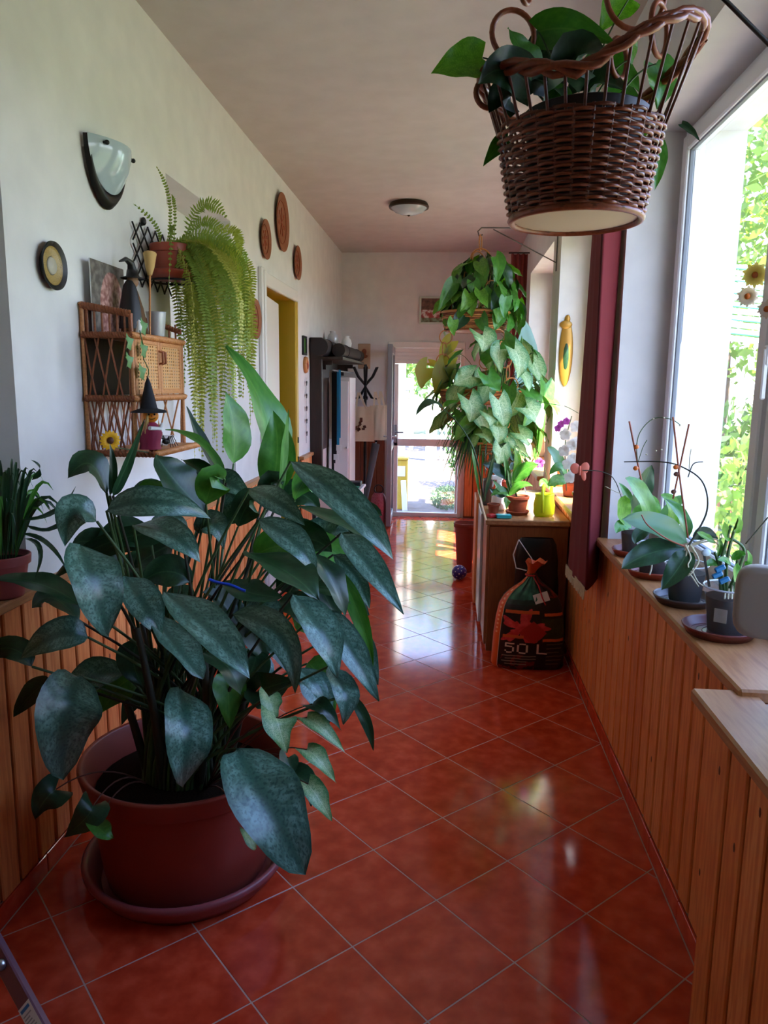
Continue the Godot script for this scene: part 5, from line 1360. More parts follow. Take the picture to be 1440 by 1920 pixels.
func near_basket() -> void:
	var c := at(1078, 416, -1.75)
	var t := thing("hanging_basket", "dark wicker hanging basket nearest the viewer at the ceiling", "basket", c)
	basket(t, c, 0.137, 0.170, 0.185, 28, 25, M.wicker_red, M.wicker_brown, 0.0042)
	put(MB.new().lathe(c, [Vector2(0, 0.004), Vector2(0.131, 0.004), Vector2(0.133, 0.012), Vector2(0, 0.014)], 40), "bottom_board", M.cream, t)
	put(MB.new().ring(c + Vector3(0, 0.003, 0), 0.138, 0.008, Vector3.UP, 44, 7), "bottom_ring", M.wicker_red, t)
	var y0 := c.y + 0.185
	var rim := []
	for k in 61:
		var a := TAU * k / 60.0
		var up := 0.045 + 0.135 * pow(maxf(0.0, cos(a - 0.25)), 1.3) + 0.06 * pow(maxf(0.0, -cos(a)), 2.0)
		var rr := 0.192 + 0.045 * pow(maxf(0.0, cos(a)), 2.0) + 0.018 * pow(maxf(0.0, -cos(a)), 2.0)
		rim.append(Vector3(c.x + cos(a) * rr, y0 + up, c.z + sin(a) * rr))
	for s in 3:
		var path := []
		for k in 61:
			var w := k * 0.9 + s * TAU / 3
			path.append(rim[k] + Vector3(cos(w) * 0.007, sin(w) * 0.009, sin(w * 0.7) * 0.006))
		put(MB.new().tube(path, 0.0075, 0.0075, 6, false), "rim_strand", M.wicker_red, t)
	for k in 30:
		var a := TAU * k / 30.0
		put(MB.new().tube([Vector3(c.x + cos(a) * 0.170, y0 - 0.01, c.z + sin(a) * 0.170), rim[k * 2]], 0.0034, 0.0034, 5), "open_stake", M.wicker_brown, t)
	# hanging loops
	for l in [[962, 65, 38, 0.3], [985, -22, 22, 1.1], [918, 175, 24, 0.2], [1192, -8, 52, 0.25], [1236, 55, 40, 1.0], [1160, 110, 30, 0.9]]:
		var p := at(l[0], l[1], -1.75)
		put(MB.new().ring(p, l[2] * 1.75 / 1409.0, 0.006, Vector3(sin(l[3]), 0, cos(l[3])), 26, 7), "hanging_loop", M.wicker_red, t)
	# inner black pot and its trailing plant
	var ip := c + Vector3(0.01, 0.016, 0)
	var pl := thing("trailing_pothos", "glossy heart-leaved trailing plant in the basket nearest the viewer", "plant", ip)
	put(pot_mesh(ip, 0.105, 0.128, 0.20, 0.03), "inner_pot", M.black, pl)
	put(MB.new().lathe(ip, [Vector2(0.118, 0.175), Vector2(0, 0.18)], 20), "soil", M.soil, pl)
	var g: Material = M.leaf_pothos; var d: Material = M.leaf_dark; var b: Material = M.leaf_green
	px_leaves(pl, [[905, 108, 862, 118, 808, 138, 0.085, -1.72, -1.68, 10, g], [985, 150, 940, 130, 895, 158, 0.09, -1.66, -1.6, -10, d], [1000, 130, 980, 95, 952, 52, 0.08, -1.72, -1.7, 10, b], [1010, 60, 1075, 55, 1155, 82, 0.075, -1.75, -1.7, 40, b], [1060, 150, 1090, 100, 1142, 110, 0.11, -1.7, -1.62, 0, d], [1010, 110, 1040, 85, 1090, 75, 0.09, -1.8, -1.75, 10, d], [952, 262, 930, 278, 906, 312, 0.04, -1.78, -1.75, 5, b], [1236, 270, 1236, 310, 1227, 358, 0.035, -1.8, -1.8, 10, b], [1178, -6, 1150, 18, 1125, 62, 0.075, -1.8, -1.78, 10, g], [1178, 112, 1186, 75, 1196, 48, 0.04, -1.8, -1.78, 20, g], [1278, 232, 1296, 246, 1312, 264, 0.02, -1.8, -1.78, 10, d], [1230, 120, 1240, 160, 1232, 205, 0.085, -1.85, -1.85, 0, b], [1150, 190, 1180, 190, 1215, 230, 0.07, -1.85, -1.85, 0, b], [1090, 195, 1100, 215, 1095, 245, 0.05, -1.66, -1.64, 0, g], [1010, 170, 1030, 150, 1060, 190, 0.1, -1.75, -1.7, 0, d], [1100, 170, 1130, 150, 1170, 170, 0.1, -1.78, -1.72, 0, d], [1120, 130, 1160, 130, 1200, 175, 0.09, -1.82, -1.8, 0, b], [940, 200, 960, 175, 990, 200, 0.08, -1.7, -1.66, 0, d], [1040, 210, 1050, 180, 1075, 215, 0.07, -1.72, -1.7, 0, b], [955, 140, 940, 160, 950, 190, 0.06, -1.8, -1.8, 0, b], [1180, 215, 1200, 235, 1205, 265, 0.05, -1.8, -1.8, 0, g]], "heart", 0.25, 0.2)
	for s in [[1040, 215, 905, 108], [1050, 215, 985, 150], [1060, 215, 1010, 60], [1080, 215, 1178, 0], [1100, 215, 1180, 112], [1060, 215, 1060, 150], [1020, 220, 952, 262], [1150, 215, 1236, 270], [1140, 215, 1230, 120]]:
		stalk(pl, at(s[0], s[1], -1.75), at(s[2], s[3], -1.74), Vector3(0, 0.02, 0), 0.0028, M.stalk)
	# wall bracket that carries it
	var br := thing("plant_bracket", "black wall bracket arm above the nearest basket", "bracket", Vector3(WR, 2.7, -1.75))
	var tip := at(1100, -130, -1.75)
	put(MB.new().tube([Vector3(WR - 0.005, tip.y, -1.9), tip], 0.006), "arm", M.blackmetal, br)
	put(MB.new().tube([Vector3(WR - 0.006, tip.y - 0.22, -1.9), tip.lerp(Vector3(WR, tip.y, -1.9), 0.35)], 0.005), "brace", M.blackmetal, br)
	put(MB.new().span(Vector3(WR - 0.008, tip.y - 0.26, -1.92), Vector3(WR - 0.001, tip.y + 0.03, -1.88), 0.002), "wall_plate", M.blackmetal, br)
	for p in [[985, -44], [1192, -60]]:
		put(MB.new().tube([at(p[0], p[1], -1.75), tip], 0.004), "cord", M.wicker_brown, br)

func far_hanger() -> void:
	var Z := -5.8
	var hk := at(899, 440, Z)
	var br := thing("plant_bracket", "thin steel wall bracket carrying the tiered hanging baskets", "bracket", Vector3(WR, 2.7, -5.85))
	var py := at(899, 427, Z).y
	put(MB.new().tube([Vector3(WR - 0.004, py, -5.85), at(915, 427, Z), at(903, 427, Z), at(896, 434, Z), at(898, 442, Z), at(905, 440, Z)], 0.0055), "arm", M.steel_dark, br)
	put(MB.new().tube([at(925, 430, Z), Vector3(WR - 0.004, py - 0.24, -5.85)], 0.0045), "brace", M.steel_dark, br)
	put(MB.new().span(Vector3(WR - 0.008, py - 0.3, -5.86), Vector3(WR - 0.001, py + 0.03, -5.84), 0.002), "wall_plate", M.steel_dark, br)
	var t := thing("tiered_basket_hanger", "three-tier wicker basket hanger with cane ring chains", "hanger", hk - Vector3(0, 1.9, 0))
	var m: Material = M.wicker; var md: Material = M.wicker_dark
	put(MB.new().ring(at(901, 455, Z), 0.055, 0.005, Vector3(1, 0, 0.2), 20, 6), "top_loop", m, t)
	put(MB.new().ring(at(901, 484, Z), 0.07, 0.006, Vector3(0, 0.2, 1), 22, 6), "top_ring", m, t)
	put(MB.new().ring(at(897, 486, Z + 0.01), 0.055, 0.005, Vector3(0.8, 0.2, 1), 22, 6), "top_ring", m, t)
	var tiers := [[at(890, 622, Z), 0.215, 0.25, 0.135], [at(900, 757, Z), 0.27, 0.315, 0.10], [at(905, 850, Z), 0.17, 0.20, 0.09]]
	var prev := at(900, 495, Z); var pr := 0.03
	for tt in tiers:
		var c: Vector3 = tt[0]
		basket(t, c, tt[1], tt[2], tt[3], 26, 11, m, md, 0.004)
		put(MB.new().lathe(c, [Vector2(0, 0.003), Vector2(tt[1], 0.003), Vector2(tt[1], 0.012), Vector2(0, 0.014)], 30), "bottom_board", md, t)
		put(MB.new().ring(c + Vector3(0, tt[3], 0), tt[2] + 0.004, 0.010, Vector3.UP, 36, 6), "rim", m, t)
		for k in 3:
			var a := TAU * k / 3.0 + PI * 0.92
			var d := Vector3(cos(a), 0, sin(a))
			chain(t, prev + d * pr, c + d * (tt[2] + 0.005) + Vector3(0, tt[3], 0), 5, 0.0045, m)
		prev = c; pr = tt[1]
	# plants in the tiers
	var c1: Vector3 = tiers[0][0] + Vector3(0, 0.016, 0)
	var p1 := thing("hanging_philodendron", "heart-leaved green plant filling the top tier of the basket hanger", "plant", c1)
	put(pot_mesh(c1, 0.14, 0.17, 0.14, 0.03), "pot", M.plastic_terracotta, p1)
	bush(p1, c1 + Vector3(0.06, 0.22, 0), Vector3(0.27, 0.30, 0.28), 120, 0.15, 0.105, [M.leaf_green, M.leaf_pothos, M.leaf_green, M.leaf_dark], "heart", 31, 0.3, -0.5)
	px_leaves(p1, [[930, 480, 935, 500, 925, 545, 0.11, -5.6, -5.55, 10, M.leaf_green], [850, 530, 838, 550, 820, 585, 0.11, -5.6, -5.55, 0, M.leaf_green], [880, 550, 875, 565, 862, 585, 0.11, -5.5, -5.45, 0, M.leaf_pothos], [900, 545, 905, 560, 915, 578, 0.11, -5.5, -5.45, 0, M.leaf_pothos], [950, 555, 945, 575, 945, 598, 0.1, -5.5, -5.45, 0, M.leaf_green], [850, 600, 848, 615, 852, 630, 0.09, -5.5, -5.45, 0, M.leaf_pothos]], "heart", 0.2, 0.25)
	var c2: Vector3 = tiers[1][0] + Vector3(0, 0.016, 0)
	var p2 := thing("hanging_syngonium", "cream-veined arrow-leaved plant spilling from the middle tier", "plant", c2)
	put(pot_mesh(c2, 0.18, 0.22, 0.12, 0.03), "pot", M.plastic_terracotta, p2)
	bush(p2, c2 + Vector3(0.12, 0.08, 0.05), Vector3(0.42, 0.40, 0.32), 90, 0.19, 0.13, [M.leaf_syn, M.leaf_syn2, M.leaf_green, M.leaf_syn], "heart", 32, 0.35, -0.9)
	px_leaves(p2, [[905, 628, 908, 640, 903, 660, 0.2, -5.4, -5.35, 0, M.leaf_syn], [938, 655, 935, 670, 940, 700, 0.14, -5.4, -5.35, 10, M.leaf_syn2], [965, 655, 975, 680, 970, 710, 0.16, -5.4, -5.35, 0, M.leaf_syn], [885, 705, 868, 712, 850, 722, 0.17, -5.35, -5.3, 10, M.leaf_syn], [905, 705, 898, 712, 880, 722, 0.14, -5.4, -5.35, 0, M.leaf_syn], [915, 705, 925, 720, 938, 735, 0.16, -5.35, -5.3, 0, M.leaf_green], [880, 750, 885, 770, 880, 792, 0.19, -5.3, -5.25, 0, M.leaf_syn], [935, 750, 942, 780, 945, 800, 0.17, -5.3, -5.25, 0, M.leaf_syn2], [990, 765, 1005, 780, 1015, 805, 0.18, -5.3, -5.25, 0, M.leaf_syn], [975, 812, 985, 822, 990, 838, 0.15, -5.3, -5.25, 0, M.leaf_syn], [915, 775, 920, 785, 918, 800, 0.13, -5.25, -5.2, 0, M.leaf_syn], [932, 800, 935, 815, 930, 832, 0.14, -5.25, -5.2, 0, M.leaf_syn2], [940, 840, 938, 855, 932, 872, 0.14, -5.2, -5.15, 0, M.leaf_syn2], [905, 812, 915, 820, 918, 832, 0.12, -5.25, -5.2, 0, M.leaf_syn], [800, 690, 792, 705, 790, 730, 0.16, -5.7, -5.65, 0, M.leaf_backlit], [835, 690, 825, 715, 815, 740, 0.18, -5.7, -5.65, 0, M.leaf_backlit], [845, 640, 835, 655, 822, 680, 0.12, -5.8, -5.75, 0, M.leaf_backlit], [805, 680, 815, 685, 820, 690, 0.08, -5.8, -5.75, 0, M.leaf_backlit], [848, 660, 840, 680, 838, 705, 0.12, -5.8, -5.75, 0, M.leaf_backlit]], "heart", 0.2, 0.4)
	var c3: Vector3 = tiers[2][0] + Vector3(0, 0.016, 0)
	var p3 := thing("hanging_spider_plant", "dark strap-leaved plant drooping from the lowest tier", "plant", c3)
	put(pot_mesh(c3, 0.13, 0.15, 0.12, 0.03), "pot", M.plastic_terracotta, p3)
	var q := RandomNumberGenerator.new(); q.seed = 9
	for k in 110:
		var a := q.randf() * TAU
		var b := c3 + Vector3(cos(a) * 0.06, 0.13, sin(a) * 0.06)
		var r := q.randf_range(0.18, 0.30)
		var tip := b + Vector3(cos(a) * r - 0.05, -q.randf_range(0.08, 0.42), sin(a) * r)
		put(blade(b, b.lerp(tip, 0.5) + Vector3(0, q.randf_range(0.12, 0.22), 0), tip, 0.02, 0.0, "strap", 0.3, Vector3(cos(a), 0.6, sin(a)), 8), "leaf", M.leaf_dark if k % 2 else M.leaf_green, p3)

func cabinet_group() -> void:
	var t := thing("low_cabinet", "brown wooden low cabinet with sliding doors under the middle window", "cabinet", Vector3(0.48, 0, -5.1))
	put(MB.new().span(Vector3(0.262, 0.0, -5.85), Vector3(0.735, 0.80, -4.52), 0.004), "carcass", M.cabwood, t)
	put(MB.new().span(Vector3(0.235, 0.80, -5.87), Vector3(0.74, 0.835, -4.50), 0.006), "top", M.cabtop, t)
	put(MB.new().span(Vector3(0.262, 0.03, -4.52), Vector3(0.73, 0.79, -4.512), 0.003), "end_panel", M.cabwood, t)
	put(MB.new().span(Vector3(0.245, 0.04, -5.12), Vector3(0.262, 0.79, -4.53), 0.003), "sliding_door", M.cabwood2, t)
	put(MB.new().span(Vector3(0.228, 0.04, -5.45), Vector3(0.245, 0.79, -4.98), 0.003), "sliding_door", M.pale_blue, t)
	put(MB.new().span(Vector3(0.212, 0.03, -5.86), Vector3(0.262, 0.81, -5.45), 0.003), "side_panel", M.pine[1], t)
	var Y := 0.8365
	# terracotta pot with young plant
	var c := on_y(955, 966, Y)
	c = Vector3(0.44, Y, -4.72)
	one(saucer_mesh(c, 0.075, 0.022), "pot_saucer", M.terracotta, "terracotta saucer on the low cabinet", "saucer", c)
	var pp := thing("potted_houseplant", "young green plant in a terracotta pot on the low cabinet", "plant", c + Vector3(0, 0.008, 0))
	put(pot_mesh(c + Vector3(0, 0.008, 0), 0.052, 0.068, 0.11, 0.022), "pot", M.terracotta, pp)
	put(MB.new().lathe(c, [Vector2(0.06, 0.105), Vector2(0, 0.11)], 16), "soil", M.soil, pp)
	var zz := c.z
	px_leaves(pp, [[955, 925, 950, 885, 945, 845, 0.05, zz, zz, 10, M.leaf_green], [960, 915, 970, 870, 963, 838, 0.06, zz, zz, 0, M.leaf_pothos], [962, 905, 985, 880, 1010, 872, 0.09, zz, zz + 0.03, 0, M.leaf_green], [955, 900, 930, 880, 905, 870, 0.085, zz, zz + 0.03, 0, M.leaf_dark], [955, 930, 940, 920, 920, 930, 0.06, zz, zz + 0.05, 0, M.leaf_green], [955, 930, 975, 910, 1000, 912, 0.055, zz, zz + 0.05, 0, M.leaf_green], [953, 930, 935, 915, 925, 900, 0.05, zz, zz + 0.03, 10, M.leaf_green], [952, 935, 950, 940, 950, 955, 0.05, zz + 0.06, zz + 0.09, 0, M.leaf_pothos], [960, 925, 955, 895, 952, 880, 0.05, zz, zz, 20, M.leaf_green], [950, 930, 930, 925, 918, 915, 0.05, zz, zz, 0, M.aglao[0]]], "lance", 0.3)
	for s in [[955, 905], [963, 915], [962, 905]]: stalk(pp, c + Vector3(0, 0.1, 0), at(s[0], s[1], zz), Vector3.ZERO, 0.004, M.stalk)
	# lime watering can
	var w := Vector3(0.60, Y, -4.68)
	var wc := thing("watering_can", "lime-yellow plastic watering can on the low cabinet", "watering can", w)
	put(MB.new().lathe(w, [Vector2(0, 0.001), Vector2(0.055, 0), Vector2(0.064, 0.02), Vector2(0.066, 0.07), Vector2(0.056, 0.125), Vector2(0.06, 0.135), Vector2(0.058, 0.14), Vector2(0.05, 0.13), Vector2(0.058, 0.07), Vector2(0.05, 0.01)], 28), "body", M.lime, wc)
	put(MB.new().tube([w + Vector3(-0.015, 0.03, 0.062), w + Vector3(-0.02, 0.1, 0.082), w + Vector3(-0.02, 0.17, 0.06), w + Vector3(-0.01, 0.195, 0.02), w + Vector3(0.0, 0.18, -0.03), w + Vector3(0, 0.13, -0.055)], 0.009, 0.009, 8), "handle", M.lime, wc)
	put(MB.new().tube([w + Vector3(0.03, 0.04, -0.05), w + Vector3(0.05, 0.13, -0.07), w + Vector3(0.055, 0.22, -0.085)], 0.014, 0.008, 8), "spout", M.lime, wc)
	# spray bottle, mug
	var sb := Vector3(0.33, Y, -4.86)
	var st := thing("spray_bottle", "white plastic spray bottle on the low cabinet", "bottle", sb)
	put(MB.new().lathe(sb, [Vector2(0, 0.001), Vector2(0.045, 0), Vector2(0.048, 0.02), Vector2(0.044, 0.09), Vector2(0.018, 0.16), Vector2(0.016, 0.18)], 20), "body", M.white, st)
	put(MB.new().span(sb + Vector3(-0.05, 0.195, -0.013), sb + Vector3(0.025, 0.228, 0.013), 0.006).span(sb + Vector3(-0.017, 0.178, -0.014), sb + Vector3(0.017, 0.198, 0.014), 0.004), "spray_head", M.white, st)
	put(MB.new().bar(sb + Vector3(-0.028, 0.2, 0), sb + Vector3(-0.04, 0.15, 0), 0.01, 0.008, Vector3(0, 0, 1)), "trigger", M.white, st)
	var mg := Vector3(0.54, Y, -4.93)
	var mt := thing("mug", "pale mug with a pen standing behind the watering can", "mug", mg)
	put(MB.new().lathe(mg, [Vector2(0, 0.001), Vector2(0.036, 0), Vector2(0.04, 0.1), Vector2(0.036, 0.1), Vector2(0.033, 0.006), Vector2(0, 0.006)], 20), "body", M.white, mt)
	put(MB.new().ring(mg + Vector3(0.046, 0.05, 0), 0.022, 0.005, Vector3(0, 0, 1), 16, 6), "handle", M.white, mt)
	put(MB.new().tube([mg + Vector3(0.01, 0.01, 0), mg + Vector3(-0.045, 0.15, 0.01)], 0.005), "pen", M.pale_blue, mt)
	# clay pot with the tall arching leaf
	var tp := Vector3(0.29, Y, -4.68)
	var tt := thing("potted_palm_leaf", "tall plant with one long arching leaf at the low cabinet's corner", "plant", tp)
	put(pot_mesh(tp, 0.028, 0.036, 0.07, 0.015), "pot", M.terracotta, tt)
	put(MB.new().lathe(tp, [Vector2(0.031, 0.062), Vector2(0, 0.064)], 12), "soil", M.soil, tt)
	px_tube(tt, [[906, 940, -4.68], [898, 880, -4.68], [885, 835, -4.68], [860, 795, -4.7], [830, 765, -4.75]], 0.006, M.stalk, "stem", 0.0035)
	px_tube(tt, [[908, 940, -4.68], [915, 890, -4.68], [925, 850, -4.68]], 0.006, M.stalk, "stem", 0.003)
	px_leaves(tt, [[832, 766, 805, 755, 780, 778, 0.075, -4.75, -4.7, 40, M.leaf_dark], [900, 935, 890, 875, 884, 838, 0.035, -4.67, -4.66, 20, M.leaf_green], [908, 935, 918, 890, 928, 850, 0.035, -4.67, -4.66, 20, M.leaf_dark], [830, 764, 840, 755, 862, 752, 0.03, -4.75, -4.72, 30, M.leaf_green]], "lance", 0.3)
	# small boxes at the corner
	one(MB.new().box(Vector3(0.345, Y + 0.012, -4.56), Vector3(0.09, 0.022, 0.05), Basis(Vector3.UP, 0.1), 0.003), "turquoise_packet", M.turquoise, "turquoise packet lying on the low cabinet's front edge", "packet", Vector3(0.345, Y, -4.56))
	one(MB.new().box(Vector3(0.272, Y + 0.011, -4.57), Vector3(0.045, 0.02, 0.05), Basis(Vector3.UP, 0.4), 0.003), "red_packet", M.red_print, "red and white packet at the low cabinet's corner", "packet", Vector3(0.272, Y, -4.57))
	var dn := Vector3(0.30, Y, -5.1)
	one(MB.new().span(dn + Vector3(-0.06, 0, -0.07), dn + Vector3(0.0, 0.17, 0.07), 0.006), "dark_box", M.darkwood, "dark upright box behind the tall leaf on the low cabinet", "box", dn)
	# dark leafy pot plants at the back of the cabinet
	var dk := Vector3(0.42, Y, -5.45)
	var dt := thing("leafy_houseplant", "dark small-leaved bushy plant at the back of the low cabinet", "plant", dk)
	put(pot_mesh(dk, 0.06, 0.08, 0.12, 0.025), "pot", M.plastic_terracotta, dt)
	bush(dt, dk + Vector3(0, 0.24, 0), Vector3(0.15, 0.15, 0.15), 70, 0.06, 0.035, [M.leaf_dark, M.aglao[1]], "oval", 41, 0.0, -0.7)
	# tall plant with a big grey-blue leaf further down
	var bp := Vector3(0.5, 0.0, -7.0)
	var bt := thing("floor_anthurium", "tall floor plant with a big grey-blue leaf behind the hanger", "plant", bp)
	put(pot_mesh(bp, 0.12, 0.15, 0.26, 0.05), "pot", M.plastic_terracotta, bt)
	put(MB.new().lathe(bp, [Vector2(0.13, 0.23), Vector2(0, 0.24)], 16), "soil", M.soil, bt)
	px_leaves(bt, [[985, 810, 985, 700, 985, 600, 0.28, -6.9, -6.7, 0, M.leaf_grey], [1008, 860, 1018, 770, 1012, 690, 0.07, -6.8, -6.8, 20, M.leaf_green], [1005, 870, 1000, 780, 1010, 730, 0.08, -6.85, -6.85, 0, M.leaf_green], [1000, 860, 1014, 800, 1020, 760, 0.06, -6.8, -6.8, 0, M.leaf_green]], "oval", 0.2)
	for u in [985, 1008, 1000]: stalk(bt, bp + Vector3(0, 0.23, 0), at(u, 860 if u > 990 else 810, -6.85), Vector3.ZERO, 0.008, M.stalk)
	# brown planter and ball on the floor
	var pb := Vector3(0.165, 0.0, -6.55)
	var pt := thing("tall_planter", "tall brown plastic planter on the floor beyond the low cabinet", "planter", pb)
	put(MB.new().lathe(pb, [Vector2(0, 0.002), Vector2(0.065, 0), Vector2(0.09, 0.40), Vector2(0.09, 0.40), Vector2(0.102, 0.402), Vector2(0.104, 0.44), Vector2(0.094, 0.44), Vector2(0.08, 0.30)], 28), "pot", M.plastic_terracotta, pt)
	put(MB.new().lathe(pb, [Vector2(0.09, 0.36), Vector2(0, 0.37)], 16), "soil", M.soil, pt)
	var ba := Vector3(0.118, 0.063, -6.25)
	var bl := thing("dotted_ball", "purple-blue ball with white dots on the floor", "ball", ba - Vector3(0, 0.063, 0))
	put(MB.new().ball(ba, Vector3.ONE * 0.063, 14), "ball", M.purple, bl)
	for k in 40:
		var y := 1.0 - (k + 0.5) / 20.0
		var a := k * 2.39996
		var d := Vector3(cos(a) * sqrt(1 - y * y), y, sin(a) * sqrt(1 - y * y))
		put(MB.new().ball(ba + d * 0.0625, Vector3(0.006, 0.006, 0.0016), 4, Basis.looking_at(d, Vector3.UP if absf(d.y) < 0.95 else Vector3.RIGHT)), "dot", M.white, bl)

func soil_bag() -> void:
	# printed front: orange edge band, green top, red maple leaf, 50 L
	var W := 200; var H := 256
	var im := Image.create(W, H, false, Image.FORMAT_RGB8)
	im.fill(Color8(22, 20, 18))
	var n := FastNoiseLite.new(); n.seed = 4; n.frequency = 0.04
	for y in H:
		for x in W:
			var v := n.get_noise_2d(x, y)
			var c := Color8(26, 24, 20)
			if x < 120 and y < 78: c = Color8(34, 84, 62).lerp(Color8(66, 136, 104), clampf(0.5 + v * 1.4, 0, 1))
			if x < 120 and y >= 66 and y < 90: c = c.lerp(Color8(40, 40, 34), 0.7)
			if x >= 120 and y > 112 and y < 166: c = Color8(34, 48, 22).lerp(Color8(56, 70, 34), 0.5 + v)
			if x >= 140 and y < 60: c = Color8(150, 36, 30).lerp(Color8(30, 20, 18), clampf(0.5 + v * 2.0, 0, 1))
			# leaf
			var dx := x - 84.0; var dy := y - 140.0
			var ang := atan2(dy, dx); var rr := sqrt(dx * dx + dy * dy)
			if rr < 34.0 + 18.0 * cos(ang * 5.0 + 0.6) + 6.0 * cos(ang * 15.0): c = Color8(196, 44, 48).lerp(Color8(226, 84, 84), clampf(0.5 + v, 0, 1))
			if absf(x - 104.0) + absf(y - 150.0) * 0.8 < 26.0: c = Color8(180, 40, 30)
			if y > 206 and x < 110 and v > 0.12: c = Color8(120, 34, 34)
			im.set_pixel(x, y, c)
	for r in [[42, 92, 74, 9], [126, 98, 60, 8], [44, 158, 44, 8], [122, 166, 56, 8]]: im.fill_rect(Rect2i(r[0], r[1], r[2], r[3]), Color8(214, 96, 48))
	im.fill_rect(Rect2i(38, 178, 104, 34), Color8(24, 22, 20))
	var glyph := {"5": ["11111", "10000", "11110", "00001", "00001", "10001", "01110"], "0": ["01110", "10001", "10001", "10001", "10001", "10001", "01110"], "L": ["10000", "10000", "10000", "10000", "10000", "10000", "11111"]}
	var gx := 52
	for chr in ["5", "0", " ", "L"]:
		if glyph.has(chr):
			for r in 7:
				for k in 5:
					if glyph[chr][r][k] == "1": im.fill_rect(Rect2i(gx + k * 4, 180 + r * 4, 4, 4), Color8(226, 220, 206))
		gx += 25 if chr != " " else 10
	for k in 4: im.fill_rect(Rect2i(46 + (k % 2) * 8, 214 + k * 8, 66 - k * 8, 3), Color8(150, 144, 128))
	for k in 6: im.fill_rect(Rect2i(130, 180 + k * 11, 46 - (k % 3) * 8, 3), Color8(110, 104, 84))
	# orange band with its pale marks
	im.fill_rect(Rect2i(0, 0, 34, H), Color8(222, 92, 34))
	im.fill_rect(Rect2i(34, 0, 2, H), Color8(220, 200, 180))
	for k in 14: im.fill_rect(Rect2i(16, 10 + k * 11, 9, 5), Color8(240, 176, 136))
	M.bagprint = uv_mat(ImageTexture.create_from_image(im), 0.3)
	var o := Vector3(0.505, 0.0, -4.30)
	var t := thing("potting_soil_bag", "tied plastic potting soil bag marked 50 L leaning on the cabinet", "bag", o)
	# outline half widths by height
	var prof := [[0.0, 0.20, 0.07], [0.02, 0.212, 0.085], [0.1, 0.21, 0.10], [0.2, 0.205, 0.105], [0.3, 0.195, 0.10], [0.38, 0.18, 0.09], [0.43, 0.155, 0.075], [0.47, 0.115, 0.055], [0.51, 0.06, 0.035], [0.545, 0.03, 0.022], [0.565, 0.024, 0.02]]
	var front := []; var back := []
	for r in range(prof.size() - 1, -1, -1):
		var p: Array = prof[r]
		var f := PackedVector3Array(); var b := PackedVector3Array()
		for k in 21:
			var a := PI * k / 20.0
			var wr := 0.006 * sin(k * 1.7 + r * 2.3) * (1.0 if r > 1 else 0.2) + (0.012 * sin(k * 2.4) if r > 5 and r < 9 else 0.0)
			var x := -cos(a); var zf := pow(sin(a), 0.55)
			var sx := 0.012 * (prof.size() - r) / 11.0
			f.append(o + Vector3(x * p[1] - sx, p[0], zf * (p[2] + wr)))
			b.append(o + Vector3(x * p[1] - sx, p[0], -zf * (p[2] * 0.9 + wr)))
		front.append(f); back.append(b)
	var fb := MB.new().grid(front)
	# spread the print evenly by height
	var row := 21
	for r in front.size():
		for k in row: fb.uv[r * row + k].y = 1.0 - prof[prof.size() - 1 - r][0] / 0.565
	put(fb, "printed_front", M.bagprint, t)
	put(MB.new().grid(back), "back", M.black, t)
	put(MB.new().ring(o + Vector3(-0.012, 0.553, 0), 0.027, 0.006, Vector3.UP, 16, 6), "red_tie", M.red_print, t)
	# flared top
	var fl := []
	for r in 5:
		var f := r / 4.0
		var pr := PackedVector3Array()
		for k in 16:
			var a := TAU * k / 16.0
			var rr := 0.024 + 0.04 * f * f + 0.01 * f * sin(k * 3.1)
			pr.append(o + Vector3(-0.012 + 0.03 * f + cos(a) * rr, 0.56 + 0.075 * f + 0.012 * f * sin(k * 2.0), sin(a) * rr * 0.8))
		fl.append(pr)
	put(MB.new().grid(fl, true), "flared_top", M.bag_orange, t)
	put(MB.new().box(o + Vector3(0.045, 0.44, 0.085), Vector3(0.085, 0.055, 0.002), Basis(Vector3(0, 0, 1), 0.35) * Basis(Vector3.RIGHT, -0.35)), "paper_tag", M.paper, t)
	put(MB.new().tube([o + Vector3(0, 0.55, 0.02), o + Vector3(0.03, 0.5, 0.06), o + Vector3(0.05, 0.44, 0.09), o + Vector3(0.07, 0.40, 0.095)], 0.004), "red_ribbon", M.red_print, t)
	# black sack slumped behind
	var k := Vector3(0.56, 0.0, -4.455)
	var s := thing("black_sack", "black plastic sack standing behind the potting soil bag", "sack", k)
	var rows := []
	for p in [[0.0, 0.10, 0.04], [0.2, 0.13, 0.045], [0.45, 0.13, 0.045], [0.6, 0.125, 0.042], [0.7, 0.11, 0.035], [0.74, 0.09, 0.02]]:
		var pr := PackedVector3Array()
		for q in 24:
			var a := TAU * q / 24.0
			pr.append(k + Vector3(cos(a) * (p[1] + 0.006 * sin(q * 2.1 + p[0] * 20)) - 0.03 * p[0], p[0], sin(a) * p[2]))
		rows.append(pr)
	put(MB.new().grid(rows, true), "body", M.blackplastic, s)
	put(MB.new().tube([k + Vector3(-0.13, 0.73, 0.02), k + Vector3(-0.16, 0.64, 0.03), k + Vector3(-0.14, 0.56, 0.035), k + Vector3(-0.08, 0.55, 0.05)], 0.004), "drawstring", M.paper, s)
	put(MB.new().tube([k + Vector3(-0.13, 0.73, 0.02), k + Vector3(-0.05, 0.62, 0.05)], 0.003), "drawstring", M.paper, s)

